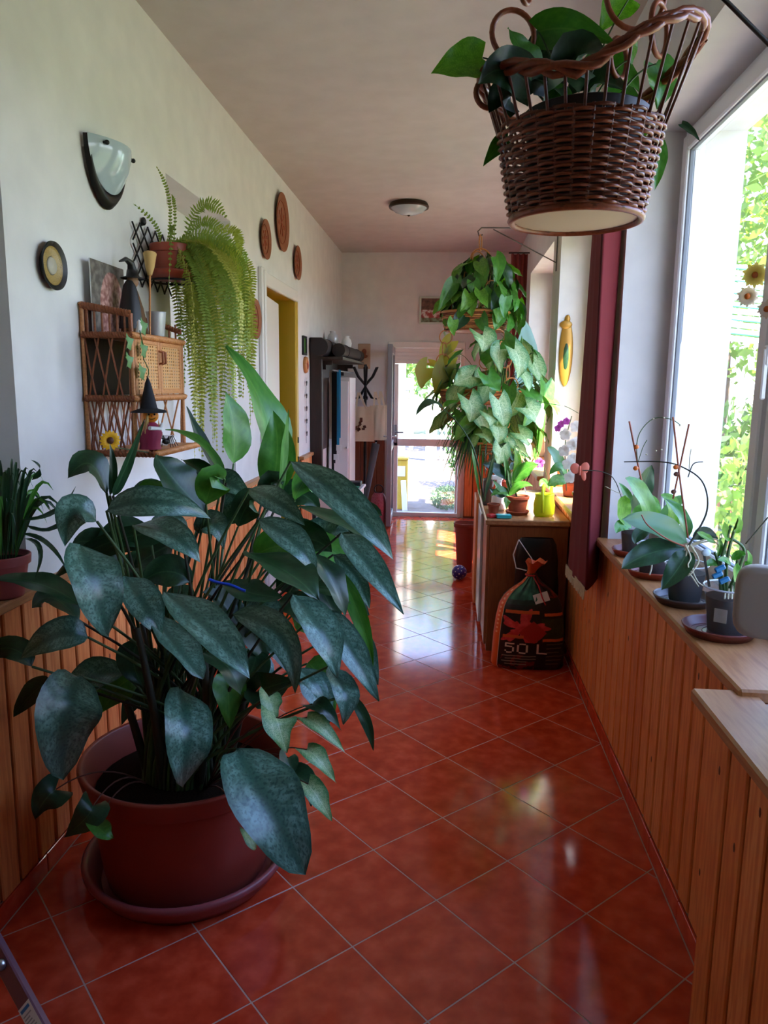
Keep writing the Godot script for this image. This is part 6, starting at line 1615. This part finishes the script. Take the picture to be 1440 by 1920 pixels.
func curtains() -> void:
	var t := thing("curtain", "narrow maroon velvet curtain with cream fringe between the large windows", "curtain", Vector3(0.68, 0.7, -3.7))
	var rows := []
	for r in 17:
		var f := r / 16.0
		var y := lerpf(2.66, 0.705, f)
		var A := Vector3(lerpf(0.672, 0.632, f), y, -3.87)
		var B := Vector3(lerpf(0.628, 0.650, f), y, -3.42)
		var C := Vector3(0.745, y, lerpf(-3.58, -3.66, f))
		var row := PackedVector3Array()
		for k in 13: row.append(A.lerp(B, k / 12.0) + Vector3(-0.012 * sin(k / 12.0 * PI) + 0.004 * sin(k * 2.0), 0, 0))
		for k in range(1, 9): row.append(B.lerp(C, k / 8.0) + Vector3(0, 0, 0.012 * sin(k / 8.0 * PI)))
		rows.append(row)
	put(MB.new().grid(rows), "cloth", M.velvet, t)
	var rows2 := []
	for r in rows:
		var rr := PackedVector3Array()
		for k in range(0, 21): rr.append(r[k] + Vector3(0.006 if k < 12 else -0.002, 0, -0.006))
		rows2.append(rr)
	put(MB.new().grid(rows2), "lining", M.velvet, t)
	var bot: PackedVector3Array = rows[16]
	put(MB.new().tube(Array(bot.slice(0, 13)), 0.004, 0.004, 5), "fringe_band", M.canvas, t)
	var fr := MB.new()
	for k in 44:
		var p := bot[0].lerp(bot[12], k / 43.0) + Vector3(-0.008, 0.0, 0)
		fr.tube([p + Vector3(0, 0.018, 0), p + Vector3(0.003 * sin(k * 3.0), -0.012, 0.002), p + Vector3(0.004 * sin(k * 1.3), -0.042, 0)], 0.003, 0.0035, 4)
	put(fr, "fringe", M.canvas, t).set_meta("kind", "stuff")
	put(MB.new().tube([Vector3(0.755, 2.67, -3.75), Vector3(0.60, 2.67, -3.75)], 0.009).tube([Vector3(0.66, 2.67, -3.9), Vector3(0.66, 2.67, -3.40)], 0.009), "rod", M.blackmetal, t)
	# far curtain
	var t2 := thing("curtain", "short dark red curtain at the far end of the window wall", "curtain", Vector3(0.66, 1.6, -7.95))
	var rw := []
	for r in 9:
		var f := r / 8.0
		var row := PackedVector3Array()
		for k in 17:
			var x := lerpf(0.575, 0.74, k / 16.0)
			row.append(Vector3(x, lerpf(2.93, 1.2, f), -7.92 + 0.02 * sin(k * 1.2)))
		rw.append(row)
	put(MB.new().grid(rw), "cloth", M.velvet_red, t2)
	put(MB.new().tube([Vector3(0.55, 2.94, -7.92), Vector3(0.757, 2.94, -7.92)], 0.008), "rod", M.blackmetal, t2)
	# butterfly clip on the maroon curtain
	var b := at(1087, 882, -3.30)
	var bt := thing("butterfly_clip", "salmon-pink butterfly clip in front of the maroon curtain", "clip", b)
	for s in [[-0.020, 0.008, 0.021, 0.024, 0.3], [0.020, 0.01, 0.02, 0.027, -0.3], [0.017, -0.02, 0.011, 0.026, 0.2]]:
		put(MB.new().ball(b + Vector3(s[0], s[1], 0), Vector3(s[2], s[3], 0.003), 6, Basis(Vector3(0, 0, 1), s[4])), "wing", M.salmon, bt)
	put(MB.new().tube([b + Vector3(0, 0.02, 0.003), b + Vector3(0, -0.02, 0.003)], 0.004), "body", M.salmon, bt)

func clear_pot(t: Node3D, c: Vector3, rb: float, rt: float, h: float) -> void:
	put(MB.new().lathe(c, [Vector2(0, 0.003), Vector2(rb - 0.003, 0.003), Vector2(lerpf(rb, rt, 0.78) - 0.003, h * 0.78), Vector2(lerpf(rb, rt, 0.78) - 0.003, h * 0.78), Vector2(0, h * 0.80)], 28), "bark_soil", M.soil, t)
	put(MB.new().lathe(c, [Vector2(0, 0.0), Vector2(rb, 0.0), Vector2(lerpf(rb, rt, 0.85), h * 0.85), Vector2(rt, h * 0.86), Vector2(rt + 0.002, h)], 32), "clear_pot", M.clear_plastic, t)
	put(MB.new().ring(c + Vector3(0, h, 0), rt + 0.002, 0.003, Vector3.UP, 32, 5), "pot_rim", M.clear_rim, t)
func sill_plants() -> void:
	var S := 0.926
	var spec := [[Vector3(0.80, S, -2.18), 0.105, 0.055, 0.07, 0.135, "brown", "brown saucer under the nearest pot on the sill"], [Vector3(0.795, S, -2.50), 0.100, 0.052, 0.066, 0.125, "grey", "dark grey-brown saucer second from the viewer on the sill"], [Vector3(0.785, S, -2.86), 0.095, 0.05, 0.062, 0.115, "clay", "orange-brown saucer third from the viewer on the sill"], [Vector3(0.80, S, -3.22), 0.092, 0.05, 0.062, 0.115, "clay", "orange-brown saucer farthest along the orchid sill"]]
	var mats := {"brown": M.saucer_brown, "grey": M.saucer_grey, "clay": M.plastic_red}
	for s in spec:
		var sm := thing("pot_saucer", s[6], "saucer", s[0], "saucers on the orchid sill")
		put(saucer_mesh(s[0], s[1], 0.026), "dish", mats[s[5]], sm)
		for r in [0.45, 0.62, 0.76]: put(MB.new().ring(s[0] + Vector3(0, 0.0065, 0), s[1] * r, 0.0016, Vector3.UP, 32, 4), "ridge", mats[s[5]], sm)
	var up := Vector3(0, 0.008, 0)
	var g: Material = M.leaf_green; var d: Material = M.leaf_dark; var p: Material = M.leaf_pothos
	# nearest: dendrobium in a clear pot
	var c: Vector3 = spec[0][0] + up + Vector3(0.02, 0, 0)
	var t := thing("potted_dendrobium", "small upright orchid with blue ties in the nearest clear pot", "plant", c, "orchids on the large window's sill")
	clear_pot(t, c, 0.055, 0.07, 0.135)
	put(MB.new().box(c + Vector3(-0.038, 0.06, 0.047), Vector3(0.035, 0.04, 0.002), Basis(Vector3.UP, -0.6), 0.0005), "paper_label", M.paper_dull, t)
	for k in [[1352, 1108, 1350, 1060, 1358, 1030, 1370, 985], [1362, 1108, 1362, 1060, 1372, 1010, 1386, 972], [1372, 1108, 1385, 1070, 1395, 1030, 1372, 1010], [1358, 1108, 1352, 1075, 1345, 1050, 1340, 1035], [1366, 1108, 1378, 1080, 1380, 1065, 1383, 1050]]:
		px_tube(t, [[k[0], k[1], -2.18], [k[2], k[3], -2.17], [k[4], k[5], -2.17], [k[6], k[7], -2.17]], 0.0055, M.stalk, "cane", 0.004)
	px_leaves(t, [[1370, 1010, 1360, 1000, 1358, 978, 0.035, -2.17, -2.15, 0, p], [1378, 1000, 1385, 985, 1384, 968, 0.03, -2.17, -2.15, 10, p], [1342, 1018, 1325, 1008, 1306, 998, 0.028, -2.17, -2.15, 10, p], [1386, 1100, 1380, 1075, 1382, 1055, 0.032, -2.15, -2.13, 0, g], [1348, 1060, 1335, 1055, 1325, 1062, 0.025, -2.17, -2.15, 10, g], [1372, 1050, 1385, 1040, 1398, 1040, 0.025, -2.17, -2.15, 10, g], [1345, 1045, 1350, 1025, 1346, 1012, 0.025, -2.18, -2.17, 10, g], [1370, 1060, 1360, 1050, 1345, 1050, 0.02, -2.16, -2.14, 0, g], [1395, 1060, 1405, 1050, 1400, 1030, 0.02, -2.18, -2.17, 0, g]], "oval", 0.3)
	for q in 8: put(MB.new().tube([c + Vector3(-0.02 + q * 0.008, 0.10, 0.02), c + Vector3(-0.024 + q * 0.009, 0.125 + 0.01 * (q % 3), 0.03), c + Vector3(-0.03 + q * 0.01, 0.11, 0.045)], 0.0025), "root", M.root, t)
	for q in [[1345, 1078], [1358, 1088], [1350, 1066]]: put(MB.new().box(at(q[0], q[1], -2.12), Vector3(0.03, 0.014, 0.012), Basis(Vector3(0, 0, 1), 0.5), 0.003), "blue_tie", M.tie_blue, t)
	put(MB.new().bar(at(1330, 1100, -2.14), at(1320, 1040, -2.14), 0.006, 0.004, Vector3(0, 0, 1)), "label_stick", M.black, t)
	put(MB.new().ball(at(1324, 1036, -2.14), Vector3(0.014, 0.011, 0.006), 6), "label_head", M.pale_blue, t)
	px_tube(t, [[1398, 1020, -2.2], [1415, 1000, -2.2], [1440, 970, -2.2]], 0.002, M.stalk_dark, "dry_stem")
	# second: moth orchid with aerial roots
	c = spec[1][0] + up + Vector3(0.0, 0, 0)
	t = thing("potted_orchid", "moth orchid with pale aerial roots over a clear pot, second from viewer", "plant", c, "orchids on the large window's sill")
	clear_pot(t, c, 0.052, 0.066, 0.125)
	var A: Material = M.leaf_orchid
	px_leaves(t, [[1288, 1018, 1235, 985, 1166, 974, 0.08, -2.45, -2.4, -10, A], [1284, 1028, 1225, 1035, 1165, 1066, 0.09, -2.47, -2.4, 10, d], [1288, 1032, 1275, 1060, 1240, 1106, 0.075, -2.42, -2.36, 20, d], [1285, 1010, 1280, 970, 1246, 935, 0.06, -2.52, -2.55, 10, g], [1300, 1012, 1320, 1000, 1345, 1010, 0.045, -2.5, -2.5, 20, d]], "oval", 0.22)
	px_tube(t, [[1290, 1025, -2.46], [1325, 960, -2.5], [1318, 905, -2.55], [1280, 876, -2.6], [1240, 866, -2.65], [1170, 866, -2.7]], 0.0035, M.stalk_dark, "flower_stalk", 0.0018)
	px_tube(t, [[1290, 895, -2.6], [1300, 870, -2.6], [1318, 866, -2.6]], 0.002, M.stalk_dark, "flower_stalk")
	px_tube(t, [[1292, 890, -2.6], [1293, 860, -2.6], [1296, 842, -2.6]], 0.0015, M.root, "flower_stalk")
	px_tube(t, [[1290, 1008, -2.48], [1275, 900, -2.5], [1262, 782, -2.5]], 0.003, M.stake, "stake")
	px_tube(t, [[1262, 935, -2.55], [1278, 860, -2.55], [1292, 795, -2.55]], 0.003, M.stake, "stake")
	for q in [[1267, 876, 1], [1268, 889, 0], [1263, 922, 0]]: put(MB.new().ball(at(q[0], q[1], -2.5), Vector3(0.009, 0.008, 0.006), 5), "stalk_clip", M.amber if q[2] else M.brown, t)
	for r in [[1290, 1022, 1285, 1060, 1300, 1085, 1310, 1100], [1300, 1025, 1298, 1065, 1308, 1090, 1322, 1100], [1295, 1022, 1310, 1050, 1300, 1070, 1290, 1080], [1285, 1022, 1295, 1045, 1290, 1060, 1298, 1075], [1300, 1022, 1335, 1015, 1365, 1035, 1375, 1055], [1298, 1020, 1330, 1010, 1350, 1015, 1362, 1030], [1285, 1025, 1250, 1010, 1215, 985, 1203, 965]]:
		px_tube(t, [[r[0], r[1], -2.42], [r[2], r[3], -2.40], [r[4], r[5], -2.38], [r[6], r[7], -2.38]], 0.0032, M.root if r[6] > 1280 else M.stake, "aerial_root", 0.002)
	# third and fourth: leafy orchids out of flower
	c = spec[2][0] + up
	t = thing("potted_orchid", "moth orchid with one tall stake, third pot from viewer", "plant", c, "orchids on the large window's sill")
	clear_pot(t, c, 0.05, 0.062, 0.115)
	px_leaves(t, [[1225, 985, 1205, 930, 1172, 896, 0.085, -2.86, -2.8, 0, g], [1230, 985, 1260, 950, 1280, 928, 0.05, -2.88, -2.85, 10, A], [1225, 980, 1225, 950, 1215, 925, 0.06, -2.9, -2.95, 0, p], [1230, 990, 1255, 975, 1262, 955, 0.06, -2.84, -2.82, 0, g], [1225, 990, 1200, 1000, 1190, 1020, 0.05, -2.82, -2.8, 10, d], [1260, 1000, 1262, 950, 1238, 928, 0.06, -2.7, -2.7, 0, p]], "oval", 0.22)
	px_tube(t, [[1222, 985, -2.86], [1196, 870, -2.88], [1180, 790, -2.9]], 0.0035, M.stake, "stake")
	px_tube(t, [[1222, 980, -2.86], [1195, 860, -2.88], [1198, 815, -2.88], [1225, 785, -2.88], [1258, 786, -2.86], [1277, 798, -2.86]], 0.0018, M.stalk, "flower_stalk")
	px_tube(t, [[1196, 868, -2.88], [1205, 840, -2.88], [1213, 825, -2.88]], 0.0015, M.stalk, "flower_stalk")
	for q in [[1193, 838], [1192, 878]]: put(MB.new().ball(at(q[0], q[1], -2.85), Vector3(0.010, 0.009, 0.007), 5), "stalk_clip", M.amber, t)
	for q in [[1225, 785], [1245, 783], [1260, 787], [1275, 798], [1230, 845], [1240, 843], [1212, 852]]: put(MB.new().ball(at(q[0], q[1], -2.86), Vector3(0.004, 0.003, 0.004), 4), "bud", M.root, t)
	for r in [[1240, 1010, 1235, 1030, 1222, 1052], [1245, 1000, 1232, 1020, 1240, 1040], [1218, 1030, 1222, 1060, 1218, 1078]]: px_tube(t, [[r[0], r[1], -2.8], [r[2], r[3], -2.78], [r[4], r[5], -2.76]], 0.003, M.root, "aerial_root")
	c = spec[3][0] + up
	t = thing("potted_orchid", "round-leaved orchid farthest along the orchid sill beside the curtain", "plant", c, "orchids on the large window's sill")
	clear_pot(t, c, 0.05, 0.062, 0.115)
	px_leaves(t, [[1180, 985, 1168, 955, 1172, 928, 0.09, -3.2, -3.15, 0, p], [1188, 985, 1200, 960, 1215, 950, 0.06, -3.22, -3.2, 0, g], [1190, 980, 1205, 920, 1222, 872, 0.085, -3.25, -3.25, 0, d], [1185, 985, 1180, 940, 1160, 905, 0.05, -3.28, -3.28, 0, g], [1185, 990, 1165, 985, 1155, 1000, 0.05, -3.18, -3.14, 0, g]], "oval", 0.22)
	px_tube(t, [[1180, 985, -3.22], [1155, 905, -3.26], [1130, 885, -3.28], [1092, 882, -3.29]], 0.002, M.stalk_dark, "flower_stalk")
	px_tube(t, [[1168, 927, -3.2], [1150, 920, -3.22], [1135, 912, -3.24]], 0.0015, M.root, "aerial_root")
	# ---- white orchid on the middle window's sill
	var wo := Vector3(0.79, S, -4.42)
	t = thing("white_orchid", "flowering white orchid on the middle window's sill beside the curtain", "plant", wo)
	put(pot_mesh(wo, 0.048, 0.06, 0.10, 0.02), "pot", M.saucer_grey, t)
	px_leaves(t, [[1060, 900, 1045, 860, 1026, 838, 0.08, -4.42, -4.4, 0, A], [1062, 895, 1050, 875, 1030, 890, 0.06, -4.4, -4.35, 10, g], [1062, 905, 1045, 900, 1028, 912, 0.07, -4.38, -4.32, 0, p], [1065, 900, 1075, 870, 1072, 850, 0.06, -4.42, -4.4, 0, g]], "oval", 0.22)
	px_tube(t, [[1062, 920, -4.42], [1060, 830, -4.42], [1072, 780, -4.42]], 0.003, M.stalk, "flower_stalk")
	px_tube(t, [[1085, 775, -4.42], [1060, 762, -4.42], [1030, 757, -4.42], [1008, 752, -4.42]], 0.002, M.stalk, "flower_stalk")
	for q in [[1060, 815], [1072, 835], [1058, 845], [1075, 860], [1065, 870], [1080, 800], [1078, 885], [1068, 895], [1080, 830]]: flower(t, at(q[0], q[1], -4.36 + (int(q[0]) % 3) * 0.015), 0.036, M.petal_white)
	for q in [[1052, 795], [1062, 790], [1046, 803]]: flower(t, at(q[0], q[1], -4.36), 0.022, M.petal_purple)
	var po := Vector3(0.80, S, -4.95)
	t = thing("purple_orchid", "orchid with a single purple bloom on the middle window's sill", "plant", po)
	put(pot_mesh(po, 0.045, 0.056, 0.09, 0.02), "pot", M.terracotta, t)
	px_tube(t, [[1028, 912, -4.95], [1022, 880, -4.9], [1014, 868, -4.85]], 0.002, M.stalk, "flower_stalk")
	px_leaves(t, [[1030, 915, 1020, 905, 1012, 912, 0.06, -4.95, -4.9, 0, g], [1032, 912, 1045, 905, 1055, 910, 0.06, -4.95, -4.9, 0, g]], "oval", 0.2)
	flower(t, at(1012, 868, -4.85), 0.034, M.petal_purple)
	for bl in [[at(1008, 752, -4.42)], [at(1030, 757, -4.42)]]: put(MB.new().ball(bl[0], Vector3(0.006, 0.005, 0.005), 4), "bud", M.root, get_node("white_orchid"))
	# carved wooden figure by the far pier
	var wf := Vector3(0.80, S, -5.45)
	t = thing("wooden_figure", "slim carved wooden figure on the middle window's sill", "figurine", wf)
	put(MB.new().lathe(wf, [Vector2(0, 0), Vector2(0.03, 0), Vector2(0.03, 0.02), Vector2(0.018, 0.03), Vector2(0.02, 0.1), Vector2(0.03, 0.16), Vector2(0.016, 0.2), Vector2(0.012, 0.22)], 14), "body", M.wicker, t)
	put(MB.new().ball(wf + Vector3(0, 0.245, 0), Vector3(0.02, 0.026, 0.02), 7), "head", M.wicker, t)

func flower(t: Node3D, c: Vector3, r: float, m: Material) -> void:
	var b := MB.new()
	var f := Vector3(-0.3, 0.1, 1).normalized()
	var x := f.cross(Vector3.UP).normalized(); var y := x.cross(f)
	for k in 5:
		var a := TAU * k / 5.0 + PI / 2
		var d := x * cos(a) + y * sin(a)
		var bl := blade(c, c + d * r * 0.6 + f * r * 0.15, c + d * r, r * 0.9, 0.0, "oval", 0.15, f, 5)
		var s := b.v.size()
		b.v.append_array(bl.v); b.uv.append_array(bl.uv)
		for i in bl.ix: b.ix.append(i + s)
	put(b, "bloom", m, t)

func right_small() -> void:
	# gilded plaque on the far reveal of the middle window
	var c := at(1061, 662, -5.645)
	c.z = -5.645
	var t := thing("gilded_plaque", "long narrow gilded plaque with a green centre on the window reveal", "plaque", c)
	put(MB.new().ball(c, Vector3(0.05, 0.24, 0.014), 10), "frame", M.gold_bright, t)
	put(MB.new().ball(c + Vector3(0, -0.02, 0.006), Vector3(0.026, 0.12, 0.011), 8), "picture", M.leaf_dark, t)
	put(MB.new().ball(c + Vector3(-0.01, 0.2, 0.006), Vector3(0.045, 0.03, 0.012), 6).ball(c + Vector3(0, 0.24, 0), Vector3(0.02, 0.03, 0.012), 6), "crest", M.gold_bright, t)
	# flowers stuck on the pane
	for q in [[1416, 516, 0.042, "y", "yellow paper flower hooked on the large window frame"], [1402, 556, 0.036, "b", "beige paper flower hooked below the yellow one on the window"], [1438, 580, 0.03, "b", "pale paper flower lowest of the three on the large window"]]:
		var p := on_x(q[0], q[1], 0.95)
		var ft := thing("window_flower", q[4], "decoration", p, "paper flowers on the window pane")
		for k in 20:
			var a := TAU * k / 20.0
			var d := Vector3(cos(a) * 0.94, sin(a), cos(a) * 0.34)
			put(blade(p, p + d * q[2] * 0.6 + Vector3(-0.004, 0, 0.012), p + d * q[2] * (1.0 if k % 2 else 0.8), q[2] * 0.3, 0.0, "oval", 0.1, Vector3(-0.34, 0, 0.94), 4), "petal", M.petal_lemon if q[3] == "y" else M.petal_beige, ft)
		put(MB.new().tube([p, Vector3(0.972, p.y + 0.01, p.z)], 0.002), "hook", M.clear_rim, ft)
		put(MB.new().ball(p + Vector3(-0.003, 0, 0.006), Vector3(0.010, 0.010, 0.008), 5), "flower_centre", M.amber, ft)
	# white rounded panel standing on the ledge board
	var w := at(1446, 1130, -1.66)
	var b := Basis(Vector3.UP, -0.35)
	var wt := thing("white_appliance", "white rounded plastic appliance head on the ledge at the picture's edge", "appliance", Vector3(w.x, 0.911, w.z))
	var rows := []
	for s in [[-0.022, 0.82], [-0.02, 0.97], [0.0, 1.0], [0.02, 0.97], [0.022, 0.82]]:
		var row := PackedVector3Array()
		for k in 32:
			var a := TAU * k / 32.0
			var x: float = signf(cos(a)) * pow(absf(cos(a)), 0.45) * 0.075 * s[1]; var y: float = signf(sin(a)) * pow(absf(sin(a)), 0.45) * 0.082 * s[1]
			row.append(w + b * Vector3(x, y, s[0]))
		rows.append(row)
	var cap := MB.new().grid(rows, true)
	for e in [0, 4]:
		var i := cap.add(w + b * Vector3(0, 0, rows[e][0].z * 0.0 + (-0.0225 if e == 0 else 0.0225)))
		for p in rows[e]: cap.add(p)
		for k in 32: cap.tri(i, i + 1 + k, i + 1 + (k + 1) % 32)
	put(cap, "head", M.shaded_white_plastic, wt)
	put(MB.new().box(Vector3(w.x + 0.10, (0.9115 + w.y - 0.07) / 2, w.z), Vector3(0.10, w.y - 0.07 - 0.911, 0.07), b, 0.015), "body", M.shaded_white_plastic, wt)
	# folded step ladder, only one rail in view
	var r1 := at(23, 1830, -1.36); var r2 := at(72, 1920, -1.30)
	var rd := (r2 - r1).normalized()
	var ft := r1 + rd * (r1.y / -rd.y); var hd := r1 - rd * 0.45
	var lad := thing("step_ladder", "mauve-brown step ladder rail with a white label at the lower corner", "ladder", ft)
	put(MB.new().bar(ft, hd, 0.037, 0.02, Vector3(0, 0.3, 1), 0.003), "rail", M.mauve, lad)
	put(MB.new().bar(ft + Vector3(-0.42, 0.0, 0.0), hd + Vector3(-0.42, 0, 0), 0.037, 0.02, Vector3(0, 0.3, 1), 0.003), "rail", M.mauve, lad)
	var dn := (hd - ft).normalized(); var nz := Vector3(0, 0.3, 1); nz = (nz - dn * nz.dot(dn)).normalized()
	var lx := dn.cross(nz)
	var im := Image.create(32, 64, false, Image.FORMAT_RGB8)
	im.fill(Color8(226, 232, 240))
	im.fill_rect(Rect2i(3, 4, 24, 5), Color8(30, 110, 190))
	for k in 9: im.fill_rect(Rect2i(3, 14 + k * 5, 22 - (k * 7) % 9, 2), Color8(150, 160, 176))
	var lc := r1 + rd * 0.115 + nz * 0.0112
	put(MB.new().grid([PackedVector3Array([lc - lx * 0.0165 + dn * 0.045, lc + lx * 0.0165 + dn * 0.045]), PackedVector3Array([lc - lx * 0.0165 - dn * 0.045, lc + lx * 0.0165 - dn * 0.045])]), "label_sticker", uv_mat(ImageTexture.create_from_image(im), 0.4), lad)
	put(MB.new().bar(ft.lerp(hd, 0.45) + Vector3(-0.36, 0, 0), ft.lerp(hd, 0.45), 0.09, 0.02, Vector3.UP, 0.003), "step", M.zinc, lad)
	put(MB.new().ball(hd.lerp(ft, 0.33) + nz * 0.014, Vector3.ONE * 0.012, 6), "rivet", M.steel, lad)
	put(MB.new().box(ft + Vector3(0.0, 0.02, 0), Vector3(0.08, 0.04, 0.04), Basis.IDENTITY, 0.006), "foot", M.black, lad)

# ================================================================ everything that stands or hangs in the corridor
func objects() -> void:
	M.saucer_pink = mat(srgb(150, 74, 76), 0.4)
	M.pot_pink = mat(srgb(150, 70, 66), 0.45)
	M.blue = mat(srgb(24, 70, 190), 0.4)
	M.plastic_red = mat(srgb(158, 66, 44), 0.4)
	M.cane = mat(srgb(214, 158, 98), 0.6)
	M.hay = tex_mat(noise_tex(95, 0.1, [[0.0, srgb(70, 46, 28)], [1.0, srgb(128, 94, 58)]]), 0.9, Vector3(30, 3, 30))
	M.zinc = mat(srgb(190, 190, 192), 0.4, 0.3)
	M.brown = mat(srgb(92, 50, 30), 0.6)
	M.bronze = mat(srgb(60, 46, 36), 0.4, 0.5)
	M.pale_green = mat(srgb(196, 210, 196), 0.5)
	M.palewood = mat(srgb(178, 150, 120), 0.6)
	M.charcoal = mat(srgb(48, 42, 42), 0.7)
	M.cyan = mat(srgb(40, 150, 200), 0.5)
	M.canvas = tex_mat(noise_tex(96, 0.2, [[0.0, srgb(196, 180, 150)], [1.0, srgb(216, 202, 174)]]), 0.9, Vector3(8, 8, 8))
	M.red_print = mat(srgb(190, 40, 44), 0.4)
	M.green_cloth = mat(srgb(40, 120, 84), 0.7)
	M.grey_cloth = mat(srgb(84, 84, 88), 0.7)
	M.dotted = tex_mat(noise_tex(97, 0.25, [[0.0, srgb(130, 20, 34)], [0.72, srgb(130, 20, 34)], [0.78, srgb(210, 170, 170)], [1.0, srgb(210, 170, 170)]], 128, 128, 1), 0.6, Vector3(7, 7, 7))
	M.wicker_red = tex_mat(noise_tex(98, 0.06, [[0.0, srgb(120, 56, 32)], [1.0, srgb(164, 88, 52)]]), 0.35, Vector3(6, 6, 6))
	M.wicker_brown = tex_mat(noise_tex(99, 0.06, [[0.0, srgb(88, 42, 26)], [1.0, srgb(130, 70, 42)]]), 0.35, Vector3(6, 6, 6))
	M.cream = mat(srgb(226, 204, 172), 0.7)
	M.steel_dark = mat(srgb(110, 106, 102), 0.4, 0.7)
	M.cabwood = tex_mat(noise_tex(53, 0.02, [[0.0, srgb(120, 66, 38)], [0.5, srgb(150, 88, 52)], [1.0, srgb(132, 74, 42)]]), 0.4, Vector3(10, 0.8, 10))
	M.cabwood2 = tex_mat(noise_tex(54, 0.02, [[0.0, srgb(150, 92, 62)], [1.0, srgb(180, 118, 82)]]), 0.4, Vector3(10, 0.8, 10))
	M.cabtop = tex_mat(noise_tex(55, 0.02, [[0.0, srgb(150, 100, 62)], [1.0, srgb(188, 138, 92)]]), 0.35, Vector3(8, 8, 0.8))
	M.pale_blue = mat(srgb(186, 204, 216), 0.3)
	M.lime = leafy(mat(srgb(214, 224, 40), 0.35), Color(0.6, 0.65, 0.1))
	M.turquoise = mat(srgb(60, 190, 190), 0.4)
	M.purple = mat(srgb(52, 36, 120), 0.35)
	M.bag_orange = mat(srgb(206, 84, 36), 0.35)
	M.paper = mat(srgb(220, 214, 204), 0.7)
	M.paper_dull = mat(srgb(150, 140, 128), 0.7)
	M.blackplastic = mat(srgb(14, 14, 16), 0.3)
	M.velvet = mat(srgb(104, 14, 22), 0.85)
	M.velvet_red = mat(srgb(112, 34, 30), 0.8)
	M.salmon = mat(srgb(206, 104, 84), 0.4)
	M.saucer_brown = mat(srgb(116, 52, 44), 0.35)
	M.saucer_grey = mat(srgb(74, 60, 58), 0.35)
	var cp := mat(Color(0.8, 0.82, 0.84, 0.12), 0.08); cp.transparency = BaseMaterial3D.TRANSPARENCY_ALPHA
	cp.metallic_specular = 0.25
	M.clear_plastic = cp
	var cr := mat(Color(0.86, 0.88, 0.92, 0.6), 0.2); cr.transparency = BaseMaterial3D.TRANSPARENCY_ALPHA
	M.clear_rim = cr
	M.root = mat(srgb(196, 190, 160), 0.6)
	M.tie_blue = mat(srgb(30, 110, 160), 0.4)
	M.stake = mat(srgb(150, 78, 50), 0.5)
	M.amber = mat(srgb(196, 96, 20), 0.4)
	M.petal_white = leafy(mat(srgb(244, 244, 246), 0.5), Color(0.6, 0.6, 0.6))
	M.petal_purple = leafy(mat(srgb(198, 90, 196), 0.5), Color(0.5, 0.2, 0.5))
	M.petal_lemon = leafy(mat(srgb(248, 224, 110), 0.6), Color(0.5, 0.45, 0.2))
	M.petal_beige = leafy(mat(srgb(226, 206, 180), 0.6), Color(0.4, 0.36, 0.3))
	M.gold_bright = mat(srgb(176, 130, 50), 0.35, 0.4)
	M.shaded_white_plastic = mat(srgb(176, 164, 152), 0.45)  # white plastic; the shade it stands in is put into the base colour
	M.mauve = mat(srgb(116, 78, 92), 0.35, 0.3)
	plant_materials()
	M.leaf_grey = leafy(mat(srgb(96, 134, 132), 0.4), Color(0.2, 0.3, 0.25))
	M.leaf_orchid = leafy(mat(srgb(84, 128, 84), 0.32), Color(0.25, 0.4, 0.15))
	M.leaf_backlit = leafy(mat(srgb(108, 116, 52), 0.5), Color(0.8, 0.8, 0.25))  # syngonium leaves against the light; their backlit olive tone put into the colour
	big_plant()
	left_grassy_plant()
	left_wall_things()
	far_things()
	near_basket()
	far_hanger()
	cabinet_group()
	soil_bag()
	curtains()
	sill_plants()
	right_small()
